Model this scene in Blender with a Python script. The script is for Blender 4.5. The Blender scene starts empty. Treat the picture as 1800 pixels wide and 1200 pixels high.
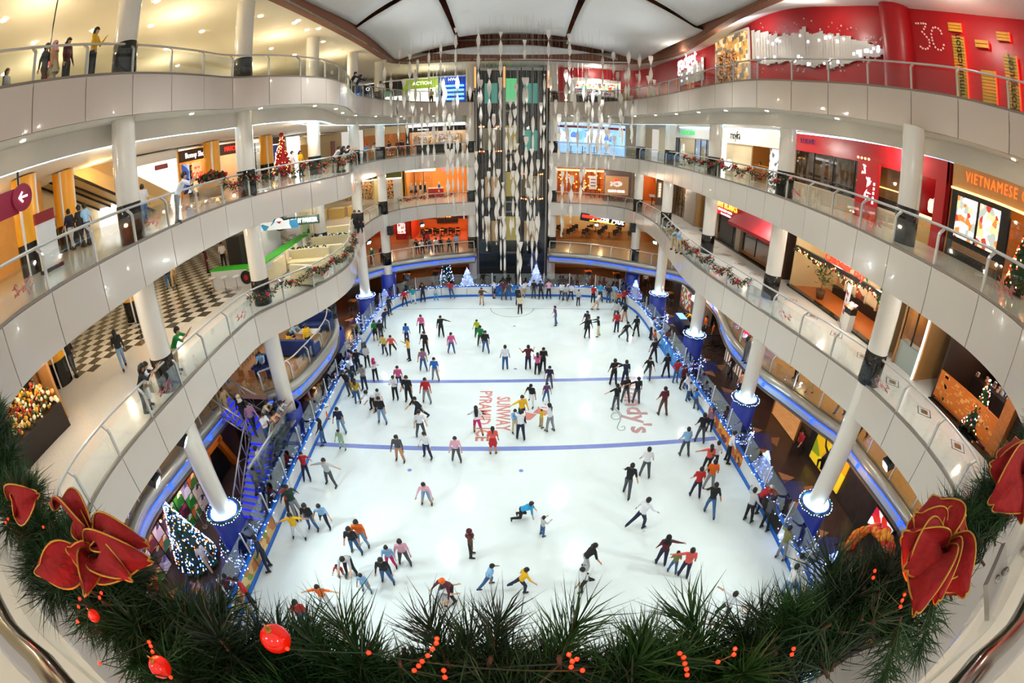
import bpy, bmesh, math, random
from mathutils import Vector, Matrix, geometry
# ---------------------------------------------------------------- camera, world, exposure
SC = bpy.context.scene
COL = SC.collection
EYE = 14.65                       # camera height above the ice
PITCH = math.radians(25.42)
FPX = 816.0                       # equisolid focal length in pixels of the 1800x1200 frame
cam = bpy.data.cameras.new('camera')
cam.type = 'PANO'
try:
    cam.panorama_type = 'FISHEYE_EQUISOLID'; cam.fisheye_lens = FPX*36/1800; cam.fisheye_fov = math.radians(210)
except Exception:
    cam.cycles.panorama_type = 'FISHEYE_EQUISOLID'; cam.cycles.fisheye_lens = FPX*36/1800; cam.cycles.fisheye_fov = math.radians(210)
cam.sensor_fit = 'HORIZONTAL'; cam.sensor_width = 36; cam.sensor_height = 24
cam.clip_start = 0.01; cam.clip_end = 300
camo = bpy.data.objects.new('camera', cam); COL.objects.link(camo)
camo.location = (0, 0, EYE); camo.rotation_euler = (math.pi/2-PITCH, 0, 0)
SC.camera = camo
W = bpy.data.worlds.new('world'); SC.world = W; W.use_nodes = True
bg = W.node_tree.nodes['Background']; bg.inputs[0].default_value = (1.0, .93, .84, 1); bg.inputs[1].default_value = 0.7
SC.view_settings.view_transform = 'Standard'; SC.view_settings.look = 'None'
SC.view_settings.exposure = 0.0; SC.view_settings.gamma = 1.0; SC.view_settings.use_curve_mapping = False
cy = SC.cycles
cy.max_bounces = 3; cy.diffuse_bounces = 2; cy.glossy_bounces = 2; cy.transmission_bounces = 4; cy.transparent_max_bounces = 16
cy.caustics_reflective = False; cy.caustics_refractive = False
cy.sample_clamp_indirect = 4; cy.use_denoising = True; cy.use_light_tree = True; cy.use_adaptive_sampling = True; cy.adaptive_threshold = .18; cy.adaptive_min_samples = 8

def lamp(kind, loc, power, color=(1, 1, 1), radius=.15, aim=None, cone=100, blend=.6, name='lamp'):
    d = bpy.data.lights.new(name, kind); d.energy = power; d.color = color
    if kind == 'SPOT': d.spot_size = math.radians(cone); d.spot_blend = blend
    d.shadow_soft_size = radius
    o = bpy.data.objects.new(name, d); COL.objects.link(o); o.location = loc
    if aim is not None: o.rotation_euler = (Vector(aim)-Vector(loc)).to_track_quat('-Z', 'Y').to_euler()
    return o
L3, L2, L1, G0, LF = 18.25, 13.1, 8.1, 3.3, 0.12     # floor heights: four galleries and the rink surround
TOPC = 22.3                                          # ceiling of the top gallery
WARM, WHITE, COOL = (1, .80, .56), (1, .93, .83), (.86, .96, 1)
# roof floodlights over the rink
for x, y in ((-6, 12), (6, 12), (-6, 20), (6, 20), (-6, 28), (6, 28), (-5, 36), (5, 36)):
    lamp('SPOT', (x, y, 21.4), 1700 if y < 25 else 2400, COOL, .16, (x*.9, y, 0), 125, .8, 'roof_floodlight')

# ---------------------------------------------------------------- survey: photo pixel -> point of the place
CP, SP = math.cos(PITCH), math.sin(PITCH)
def ray(px, py):
    u, v = px-900.0, 600.0-py
    r = math.hypot(u, v); th = 2*math.asin(min(1, r/2/FPX)); ph = math.atan2(v, u)
    x, y, z = math.sin(th)*math.cos(ph), math.sin(th)*math.sin(ph), math.cos(th)
    return x, z*CP+y*SP, -z*SP+y*CP
def gp(px, py, z):
    d = ray(px, py); k = (z-EYE)/d[2]; return Vector((d[0]*k, d[1]*k, z))
def xp(px, py, X):
    d = ray(px, py); k = X/d[0]; return Vector((X, d[1]*k, EYE+d[2]*k))
def yp(px, py, Y):
    d = ray(px, py); k = Y/d[1]; return Vector((d[0]*k, Y, EYE+d[2]*k))

# ---------------------------------------------------------------- materials
MATS = {}
def rgb(h):
    h = h.lstrip('#'); c = [int(h[i:i+2], 16)/255 for i in (0, 2, 4)]
    return tuple(x/12.92 if x <= .04045 else ((x+.055)/1.055)**2.4 for x in c)
def mat(name, col='#cccccc', rough=.5, metal=0, emit=0, ecol=None, noise=0, nscale=4, bump=0, spec=.5, coat=0):
    if name in MATS: return MATS[name]
    m = bpy.data.materials.new(name); m.use_nodes = True; nt = m.node_tree; b = nt.nodes['Principled BSDF']
    c = rgb(col) if isinstance(col, str) else col
    b.inputs['Base Color'].default_value = (*c, 1); b.inputs['Roughness'].default_value = rough; b.inputs['Metallic'].default_value = metal
    b.inputs['Specular IOR Level'].default_value = spec; b.inputs['Coat Weight'].default_value = coat
    if emit:
        e = c if ecol is None else (rgb(ecol) if isinstance(ecol, str) else ecol)
        b.inputs['Emission Color'].default_value = (*e, 1); b.inputs['Emission Strength'].default_value = emit; m.cycles.emission_sampling = 'NONE'
    if noise or bump:
        tc = nt.nodes.new('ShaderNodeTexCoord'); n = nt.nodes.new('ShaderNodeTexNoise'); n.inputs['Scale'].default_value = nscale; n.inputs['Detail'].default_value = 2
        nt.links.new(tc.outputs['Object'], n.inputs['Vector'])
        if noise:
            mx = nt.nodes.new('ShaderNodeMix'); mx.data_type = 'RGBA'
            mx.inputs['A'].default_value = (*[max(0, x*(1-noise)) for x in c], 1); mx.inputs['B'].default_value = (*[min(1, x*(1+noise)) for x in c], 1)
            nt.links.new(n.outputs['Fac'], mx.inputs['Factor']); nt.links.new(mx.outputs['Result'], b.inputs['Base Color'])
        if bump:
            bp = nt.nodes.new('ShaderNodeBump'); bp.inputs['Strength'].default_value = bump; bp.inputs['Distance'].default_value = .02
            nt.links.new(n.outputs['Fac'], bp.inputs['Height']); nt.links.new(bp.outputs['Normal'], b.inputs['Normal'])
    MATS[name] = m; return m
def glass(name, tint=(.93, .96, .95), refl=.10):
    if name in MATS: return MATS[name]
    m = bpy.data.materials.new(name); m.use_nodes = True; nt = m.node_tree; nt.nodes.clear()
    out = nt.nodes.new('ShaderNodeOutputMaterial'); mix = nt.nodes.new('ShaderNodeMixShader'); tr = nt.nodes.new('ShaderNodeBsdfTransparent'); gl = nt.nodes.new('ShaderNodeBsdfGlossy')
    tr.inputs[0].default_value = (*tint, 1); gl.inputs['Roughness'].default_value = .03
    lw = nt.nodes.new('ShaderNodeLayerWeight'); lw.inputs[0].default_value = .25
    mp = nt.nodes.new('ShaderNodeMapRange'); mp.inputs['To Min'].default_value = refl*.4; mp.inputs['To Max'].default_value = refl*4
    nt.links.new(lw.outputs['Fresnel'], mp.inputs['Value']); nt.links.new(mp.outputs[0], mix.inputs[0])
    nt.links.new(tr.outputs[0], mix.inputs[1]); nt.links.new(gl.outputs[0], mix.inputs[2]); nt.links.new(mix.outputs[0], out.inputs[0])
    MATS[name] = m; return m
def printed(name, cols, scale=3, emit=0, kind='v', rough=.5):
    """flat print: a mosaic of the given colours"""
    if name in MATS: return MATS[name]
    m = mat(name, cols[0], rough); nt = m.node_tree; b = nt.nodes['Principled BSDF']
    tc = nt.nodes.new('ShaderNodeTexCoord'); vo = nt.nodes.new('ShaderNodeTexVoronoi'); vo.inputs['Scale'].default_value = scale
    if kind == 'box': vo.distance = 'CHEBYCHEV'; vo.inputs['Randomness'].default_value = .6
    cr = nt.nodes.new('ShaderNodeValToRGB'); cr.color_ramp.interpolation = 'CONSTANT'
    el = cr.color_ramp.elements
    while len(el) > 1: el.remove(el[0])
    el[0].position = 0; el[0].color = (*rgb(cols[0]), 1)
    for i, c in enumerate(cols[1:]):
        e = el.new((i+1)/len(cols)); e.color = (*rgb(c), 1)
    sp = nt.nodes.new('ShaderNodeSeparateColor')
    nt.links.new(tc.outputs['Object'], vo.inputs['Vector']); nt.links.new(vo.outputs['Color'], sp.inputs[0]); nt.links.new(sp.outputs[0], cr.inputs[0])
    nt.links.new(cr.outputs[0], b.inputs['Base Color'])
    if emit: nt.links.new(cr.outputs[0], b.inputs['Emission Color']); b.inputs['Emission Strength'].default_value = emit; m.cycles.emission_sampling = 'NONE'
    return m

# ---------------------------------------------------------------- mesh building
class MB:
    def __init__(s): s.v = []; s.f = []; s.m = []; s.sm = []
    def add(s, vs, fs, m=0, smooth=False):
        o = len(s.v); s.v += [tuple(v) for v in vs]; s.f += [tuple(i+o for i in f) for f in fs]; s.m += [m]*len(fs); s.sm += [smooth]*len(fs); return s
    def box(s, c, d, rz=0, m=0, M=None):
        x, y, z = d[0]/2, d[1]/2, d[2]/2
        vs = [Vector((i, j, k)) for k in (-z, z) for j in (-y, y) for i in (-x, x)]
        R = M if M is not None else Matrix.Rotation(rz, 3, 'Z')
        vs = [R @ v+Vector(c) for v in vs]
        return s.add(vs, [(0, 2, 3, 1), (4, 5, 7, 6), (0, 1, 5, 4), (2, 6, 7, 3), (0, 4, 6, 2), (1, 3, 7, 5)], m)
    def tube(s, pts, r, n=8, m=0, closed=False, caps=True):
        pts = [Vector(p) for p in pts]; N = len(pts); vs = []; rs = r if isinstance(r, (list, tuple)) else [r]*N
        up = None
        for i, p in enumerate(pts):
            a = pts[(i-1) % N] if (i or closed) else p; b = pts[(i+1) % N] if (i < N-1 or closed) else p
            t = (b-a).normalized() if (b-a).length > 1e-9 else Vector((0, 0, 1))
            if up is None: up = Vector((0, 0, 1)) if abs(t.z) < .9 else Vector((1, 0, 0))
            x = up.cross(t); x = x.normalized() if x.length > 1e-6 else t.orthogonal().normalized(); y = t.cross(x); up = y
            for k in range(n):
                an = 2*math.pi*k/n; vs.append(p+(x*math.cos(an)+y*math.sin(an))*rs[i])
        fs = []
        for i in range(N if closed else N-1):
            j = (i+1) % N
            for k in range(n): fs.append((i*n+k, i*n+(k+1) % n, j*n+(k+1) % n, j*n+k))
        if caps and not closed: fs.append(tuple(range(n))[::-1]); fs.append(tuple(range((N-1)*n, N*n)))
        return s.add(vs, fs, m, True)
    def lathe(s, prof, n=16, at=(0, 0, 0), m=0, smooth=True, cap=True):
        vs = []; a = Vector(at)
        for r, z in prof:
            for k in range(n): an = 2*math.pi*k/n; vs.append(a+Vector((r*math.cos(an), r*math.sin(an), z)))
        fs = [(i*n+k, i*n+(k+1) % n, (i+1)*n+(k+1) % n, (i+1)*n+k) for i in range(len(prof)-1) for k in range(n)]
        s.add(vs, fs, m, smooth)
        if cap:
            o = len(s.v)-len(vs)
            s.f += [tuple(o+k for k in range(n))[::-1], tuple(o+(len(prof)-1)*n+k for k in range(n))]; s.m += [m, m]; s.sm += [False, False]
        return s
    def ball(s, c, r, n=8, m=0, sc=(1, 1, 1)):
        h = max(4, n//2+1); pr = [(max(1e-4, math.sin(math.pi*i/h)), -math.cos(math.pi*i/h)) for i in range(h+1)]
        vs = []; c = Vector(c)
        for q, z in pr:
            for k in range(n): an = 2*math.pi*k/n; vs.append(c+Vector((q*math.cos(an)*r*sc[0], q*math.sin(an)*r*sc[1], z*r*sc[2])))
        fs = [(i*n+k, i*n+(k+1) % n, (i+1)*n+(k+1) % n, (i+1)*n+k) for i in range(h) for k in range(n)]
        return s.add(vs, fs, m, True)
    def prism(s, poly, z0, z1, m=0, mtop=None):
        P = [Vector((p[0], p[1], 0)) for p in poly]; n = len(P)
        tris = geometry.tessellate_polygon([P])
        ar = sum(P[i].x*P[(i+1) % n].y-P[(i+1) % n].x*P[i].y for i in range(n))
        vs = [(p.x, p.y, z0) for p in P]+[(p.x, p.y, z1) for p in P]
        up = []; 
        for t in tris:
            a, b, c = (P[i] for i in t)
            if ((b-a).cross(c-a)).z < 0: t = t[::-1]
            up.append(tuple(i+n for i in t))
        dn = [tuple(i-n for i in t)[::-1] for t in up]
        sd = [((i+1) % n, i, i+n, (i+1) % n+n) if ar < 0 else (i, (i+1) % n, (i+1) % n+n, i+n) for i in range(n)]
        s.add(vs, dn+sd, m)
        o = len(s.v)-2*n; s.f += [tuple(i+o for i in t) for t in up]; s.m += [m if mtop is None else mtop]*len(up); s.sm += [False]*len(up)
        return s
    def strip(s, A, B, m=0, smooth=True, closed=False):
        n = len(A); k = n if closed else n-1
        return s.add(list(A)+list(B), [(i, (i+1) % n, n+(i+1) % n, n+i) for i in range(k)], m, smooth)
    def grid(s, rows, m=0, smooth=True):
        n = len(rows[0]); vs = [p for r in rows for p in r]
        return s.add(vs, [(i*n+j, i*n+j+1, (i+1)*n+j+1, (i+1)*n+j) for i in range(len(rows)-1) for j in range(n-1)], m, smooth)
    def mesh(s, name, mats):
        me = bpy.data.meshes.new(name); me.from_pydata(s.v, [], s.f)
        for m in (mats if isinstance(mats, (list, tuple)) else [mats]): me.materials.append(m)
        me.polygons.foreach_set('material_index', s.m); me.polygons.foreach_set('use_smooth', s.sm); me.update(); return me
    def build(s, name, mats, parent=None, loc=None, rz=0): return obj(name, s.mesh(name, mats), parent, loc, rz)
def obj(name, data, parent=None, loc=None, rz=0):
    o = bpy.data.objects.new(name, data); COL.objects.link(o)
    if loc is not None: o.location = loc
    if rz: o.rotation_euler = (0, 0, rz)
    if parent is not None: o.parent = parent
    return o
def tag(o, label, cat=None, group=None, kind=None):
    o['label'] = label
    if cat: o['category'] = cat
    if group: o['group'] = group
    if kind: o['kind'] = kind
    return o
def root(name, loc, label, cat, group=None, kind=None, rz=0):
    return tag(obj(name, None, None, loc, rz), label, cat, group, kind)
def local(parent, p): return Vector(p)-parent.location
def text(body, size, mt, parent, name, M, ext=.01, align='CENTER', shear=0, spacing=1, bold=0, scale=(1, 1)):
    c = bpy.data.curves.new(name, 'FONT'); c.body = body; c.size = size; c.extrude = ext; c.align_x = align; c.align_y = 'CENTER'; c.shear = shear; c.space_character = spacing; c.offset = bold; c.resolution_u = 2
    o = bpy.data.objects.new(name, c); COL.objects.link(o); me = bpy.data.meshes.new_from_object(o)
    bpy.data.objects.remove(o); bpy.data.curves.remove(c); me.materials.clear(); me.materials.append(mt); me.name = name
    o = obj(name, me, parent); o.matrix_local = M @ Matrix.Diagonal((scale[0], scale[1], 1, 1)); return o
def frame(origin, right, up):
    """matrix whose local x runs along right, y along up, z out of the face"""
    r = Vector(right).normalized(); u = Vector(up).normalized(); n = r.cross(u)
    M = Matrix((r, u, n)).transposed().to_4x4(); M.translation = Vector(origin); return M
def catmull(pts, step, n=None):
    P = [Vector((*p, 0)) if len(p) == 2 else Vector(p) for p in pts]; D = []
    for i in range(len(P)-1):
        p0, p1, p2, p3 = P[max(0, i-1)], P[i], P[i+1], P[min(len(P)-1, i+2)]
        for k in range(12):
            t = k/12; D.append(.5*((2*p1)+(p2-p0)*t+(2*p0-5*p1+4*p2-p3)*t*t+(3*p1-p0-3*p2+p3)*t**3))
    D.append(P[-1]); L = [0]
    for a, b in zip(D, D[1:]): L.append(L[-1]+(b-a).length)
    n = n or max(1, round(L[-1]/step)); out = []; j = 0
    for i in range(n+1):
        s = L[-1]*i/n
        while j < len(L)-2 and L[j+1] < s: j += 1
        t = (s-L[j])/max(1e-9, L[j+1]-L[j]); out.append(D[j].lerp(D[j+1], min(1, max(0, t))))
    return out
def offset(P, d):
    """shift a polyline to its left by d"""
    out = []
    for i, p in enumerate(P):
        t = (P[min(len(P)-1, i+1)]-P[max(0, i-1)]).normalized(); out.append(p+Vector((-t.y, t.x, 0))*d)
    return out
R = random.Random(7)
# ---------------------------------------------------------------- people
def fk(pose):
    """joint positions of a 1.70 m figure facing +y"""
    d = dict(lean=0, side=0, head=0, crouch=0, la=(5, 12, 10), ra=(5, 12, 10), ll=(0, 4, 2), rl=(0, 4, 2), turn=0); d.update(pose); R_ = math.radians
    lean, side = R_(d['lean']), R_(d['side']); J = {}; hip = Vector((0, 0, 0))
    sp = Vector((math.sin(side), math.sin(lean)*math.cos(side), math.cos(lean)*math.cos(side))); fw = Vector((0, math.cos(lean), -math.sin(lean))); J['pel'] = hip; J['waist'] = sp*.14; J['chest'] = sp*.36; J['neck'] = sp*.53+fw*.0
    hl = lean*.45+R_(d['head']); hd = Vector((math.sin(side), math.sin(hl), math.cos(hl))).normalized(); J['head'] = J['neck']+hd*.155; J['hup'] = hd
    for s, k, l in ((-1, 'la', 'll'), (1, 'ra', 'rl')):
        sh = J['neck']+Vector((s*.185, 0, -.05)); pf, ab, el = (R_(a) for a in d[k])
        u = Vector((s*math.sin(ab)*math.cos(pf*.3), math.sin(pf)*math.cos(ab), -math.cos(ab)*math.cos(pf))); u.normalize(); e = sh+u*.28
        ax = Vector((1, 0, 0)); f2 = (Matrix.Rotation(el, 3, ax) @ u); f2 = (f2+Vector((-s*.18*math.sin(el), 0, 0))).normalized(); w = e+f2*.245
        J['sh%d' % s], J['el%d' % s], J['wr%d' % s], J['hd%d' % s] = sh, e, w, f2
        hp = Vector((s*.09, 0, -.02)); hpf, hab, kn = (R_(a) for a in d[l]); t = Vector((s*math.sin(hab), math.sin(hpf)*math.cos(hab), -math.cos(hpf)*math.cos(hab))); kp = hp+t*.44; t2 = Matrix.Rotation(-kn, 3, ax) @ t; an = kp+t2*.42
        J['hp%d' % s], J['kn%d' % s], J['an%d' % s] = hp, kp, an; J['ft%d' % s] = Vector((s*.05, 1, 0)) if abs(hpf-kn) < 1 else (Matrix.Rotation(-(kn-hpf), 3, ax) @ Vector((s*.05, 1, 0)))
    low = min(min(J['an%d' % s].z+min(0, J['ft%d' % s].z*.15) for s in (-1, 1))-.1, min(J['kn%d' % s].z for s in (-1, 1))-.06, min(J['wr%d' % s].z for s in (-1, 1))-.1, -.12)
    for k in J:
        if k not in ('hup',) and not k.startswith(('hd', 'ft')): J[k] = J[k]-Vector((0, 0, low))
    return J
POSES = {
 'st': {}, 'sh': dict(la=(25, 35, 95), ra=(25, 35, 95)), 'hf': dict(la=(35, 8, 85), ra=(35, 8, 85), head=12),
 'gl': dict(lean=8, la=(8, 15, 25), ra=(2, 17, 28), ll=(6, 9, 12), rl=(-8, 9, 8)), 'pu': dict(lean=20, la=(30, 25, 20), ra=(-25, 25, 20), ll=(22, 4, 28), rl=(-32, 12, 8)), 'pb': dict(lean=20, la=(-25, 25, 20), ra=(30, 25, 20), ll=(-32, 12, 8), rl=(22, 4, 28)),
 'ln': dict(lean=32, head=-8, la=(20, 22, 25), ra=(10, 26, 25), ll=(20, 10, 30), rl=(14, 10, 30)), 'ao': dict(lean=6, la=(5, 75, 10), ra=(5, 72, 10), ll=(8, 14, 10), rl=(-6, 14, 8)), 'rt': dict(lean=4, la=(5, 14, 15), ra=(10, 70, 12), ll=(4, 6, 5), rl=(-4, 6, 5)), 'lt': dict(lean=4, la=(10, 70, 12), ra=(5, 14, 15), ll=(4, 6, 5), rl=(-4, 6, 5)),
 'wv': dict(la=(5, 150, 30), ra=(5, 25, 15), ll=(6, 12, 6), rl=(-4, 12, 6)), 'fw': dict(lean=10, la=(75, 8, 10), ra=(72, 10, 10), ll=(8, 6, 10), rl=(-6, 6, 8)), 'rl': dict(lean=34, head=-4, la=(62, 12, 70), ra=(62, 12, 70), ll=(-8, 5, 2), rl=(-2, 5, 8)),
 'bk': dict(lean=-14, la=(-30, 30, 25), ra=(-30, 30, 25), ll=(24, 6, 4), rl=(20, 8, 6)), 'sl': dict(side=14, lean=8, la=(10, 40, 30), ra=(40, 40, 60), ll=(10, 16, 10), rl=(0, -4, 4)), 'sr': dict(side=-14, lean=8, la=(40, 40, 60), ra=(10, 40, 30), ll=(0, -4, 4), rl=(10, 16, 10)),
 'si': dict(lean=12, la=(40, 8, 60), ra=(40, 8, 60), ll=(84, 8, 84), rl=(84, 8, 84)), 'kn': dict(lean=64, head=-30, la=(22, 8, 6), ra=(6, 10, 6), ll=(28, 6, 112), rl=(-6, 6, 84)), 'be': dict(lean=48, head=5, la=(48, 10, 25), ra=(42, 10, 35), ll=(18, 8, 22), rl=(14, 8, 22)), 'wk': dict(lean=3, la=(22, 10, 20), ra=(-20, 10, 15), ll=(-16, 3, 10), rl=(22, 3, 6)), 'hd': dict(lean=4, la=(20, 30, 130), ra=(10, 14, 15)), 'sq': dict(lean=35, la=(60, 10, 50), ra=(60, 10, 50), ll=(70, 14, 95), rl=(62, 14, 95)),
}
TEMPL = {}
DUMMY = [mat('p_slot%d' % i, '#888888', .7) for i in range(7)]
def template(pose):
    if pose in TEMPL: return TEMPL[pose]
    J = fk(POSES[pose]); b = MB(); bones = []
    def cap(a, c, r0, r1, slot, n=8, flat=None):
        b.tube([a, a.lerp(c, .5), c], [r0, (r0+r1)/2, r1], n); b.ball(a, r0, 8); b.ball(c, r1, 8); bones.append((a, c, (r0+r1)/2, slot))
    x = Vector((1, 0, 0))
    for o_ in (-.075, 0, .075): 
        cap(J['pel']+x*o_, J['waist']+x*o_*.8, .12 if not o_ else .1, .112 if not o_ else .092, 1); cap(J['waist']+x*o_*.8, J['chest']+x*o_*1.35, .112 if not o_ else .092, .125 if not o_ else .1, 1)
    cap(J['chest'], J['neck']-Vector((0, 0, .06)), .12, .08, 1); cap(J['sh-1'], J['sh1'], .075, .075, 1); cap(J['neck']-Vector((0, 0, .05)), J['head']-J['hup']*.06, .052, .05, 0)
    hc = J['head']; b.ball(hc, .112, 12, 0, (.88, .98, 1.12)); bones.append((hc-J['hup']*.03, hc+J['hup']*.04, .1, 0))
    for s in (-1, 1):
        cap(J['hp%d' % s], J['kn%d' % s], .108, .08, 2); cap(J['kn%d' % s], J['an%d' % s], .078, .064, 5); f = J['ft%d' % s].normalized(); an = J['an%d' % s]; cap(an-Vector((0, 0, .03))-f*.05, an-Vector((0, 0, .045))+f*.15, .05, .042, 3); bones.append((an-f*.05, an+f*.02, .06, 3))
        cap(J['sh%d' % s], J['el%d' % s], .068, .058, 1); cap(J['el%d' % s], J['wr%d' % s], .048, .034, 4); w = J['wr%d' % s]; h = J['hd%d' % s]; cap(w, w+h*.07, .03, .034, 0); bones.append((w+h*.02, w+h*.1, .04, 0))
    me = b.mesh('tmp', [DUMMY[0]]); o = bpy.data.objects.new('tmp', me); COL.objects.link(o)
    m = o.modifiers.new('r', 'REMESH'); m.mode = 'VOXEL'; m.voxel_size = .02; m.use_smooth_shade = True; m = o.modifiers.new('s', 'SMOOTH'); m.iterations = 3; m.factor = .5; m = o.modifiers.new('d', 'DECIMATE'); m.ratio = .16
    me2 = bpy.data.meshes.new_from_object(o.evaluated_get(bpy.context.evaluated_depsgraph_get())); bpy.data.objects.remove(o); bpy.data.meshes.remove(me)
    out = MB(); out.v = [tuple(v.co) for v in me2.vertices]
    for p in me2.polygons:
        c = p.center; best = 9
        for a, e, r, s in bones:
            d = e-a; t = max(0, min(1, (c-a).dot(d)/max(1e-9, d.length_squared))); q = (c-a-d*t).length/(r+.02)
            if q < best: best, sl = q, s
        if sl == 1 and (c-J['pel']).dot((J['neck']-J['pel']).normalized()) < .02: sl = 2
        out.f.append(tuple(p.vertices)); out.m.append(sl); out.sm.append(True)
    bpy.data.meshes.remove(me2)
    up = J['hup']; fwd = Vector((0, up.z, -up.y)).normalized(); rt = fwd.cross(up).normalized()
    out.ball(hc+fwd*.105+up*-.015, .017, 5, 0); out.ball(hc+fwd*.1-up*.055, .016, 5, 6, (1.6, .4, .4))
    for s in (-1, 1): out.ball(hc+fwd*.092+rt*s*.034+up*.012, .012, 5, 6); out.ball(hc+rt*s*.09-up*.01, .024, 5, 0, (.5, 1, 1.2))
    for s in (-1, 1):      # five unequal fingers, gently curled, the thumb off the side of the palm
        w, h = J['wr%d' % s], J['hd%d' % s]; lat = h.cross(Vector((0, 0, 1))); lat = lat.normalized() if lat.length > .2 else Vector((0, 1, 0)); nm = lat.cross(h)
        for k, L in enumerate((.062, .075, .08, .07)):
            a = w+h*.085+lat*(k-1.5)*.019; q = a+h*L*.55; e = q+(h*.75-nm*.65)*L*.5; out.tube([a, q, e], [.0095, .0088, .007], 4, 0)
        a = w+h*.03-lat*.03; out.tube([a, a+(h*.6-lat*.8)*.035, a+(h*.95-lat*.7)*.06], [.011, .01, .008], 4, 0)
    for s in (-1, 1):
        an = J['an%d' % s]; f = J['ft%d' % s].normalized(); out.box(an-Vector((0, 0, .095))+f*.05, (.012, .27, .03), rz=math.atan2(-f.x, f.y), m=3) if abs(f.z) < .3 else None
    me = out.mesh('body', DUMMY); TEMPL[pose] = (me, J, fwd, rt); return TEMPL[pose]
for k_ in POSES: template(k_)
# ---------------------------------------------------------------- shared materials
M_fascia = mat('fascia_enamel', '#cfc7ba', .16, noise=.05, nscale=.6, coat=.3)
M_fascia3 = mat('fascia_enamel_top', '#d0c2b4', .2, noise=.05, nscale=.6, coat=.2)
M_soffit = mat('soffit_paint', '#d5cfc2', .6, noise=.03)
M_ceil = mat('ceiling_paint', '#efe4c8', .7, noise=.03, nscale=.3)
M_ceilw = mat('ceiling_white', '#e8e6e0', .7, noise=.03, nscale=.3)
M_white = mat('white_paint', '#e6e4de', .35, noise=.02)
M_colw = mat('column_enamel', '#e0dacd', .14, noise=.02, coat=.4)
M_black = mat('black_granite', '#14130f', .12, noise=.3, nscale=20)
M_steel = mat('brushed_steel', '#b9b8b4', .3, metal=.9, noise=.06, nscale=30)
M_rail = mat('rail_steel', '#c8c6c0', .32, metal=.55)
M_blue = mat('rink_blue', '#1f6fd0', .4, noise=.05)
M_drum = mat('drum_blue', '#0c2f96', .35, noise=.08, nscale=2)
M_glass = glass('rail_glass', (.95, .975, .965), .07)
M_glass2 = glass('shop_glass', (.95, .97, .96), .12)
M_rglass = glass('rink_glass', (.86, .90, .92), .16)
M_led = mat('led_cool', '#bfe6ff', .4, emit=9, ecol='#8fd0ff')
M_ledw = mat('led_white', '#ffffff', .4, emit=7, ecol='#fff2dc')
M_ledb = mat('led_blue', '#2044ff', .4, emit=3.5, ecol='#2048ff')
M_tile = mat('cream_stone', '#dcd6cb', .12, noise=.10, nscale=9, coat=.2)
M_tile2 = mat('pale_stone', '#e3dccb', .12, noise=.08, nscale=5, coat=.2)
M_dark = mat('dark_tile', '#3f3834', .25, noise=.3, nscale=3)
M_brown = mat('brown_render', '#8a5a41', .8, noise=.1, nscale=6)
M_red = mat('red_wall', '#b3121a', .35, noise=.06, nscale=1)
M_brass = mat('downlight_lens', '#fff6e0', .4, emit=14, ecol='#fff0d0')

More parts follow.
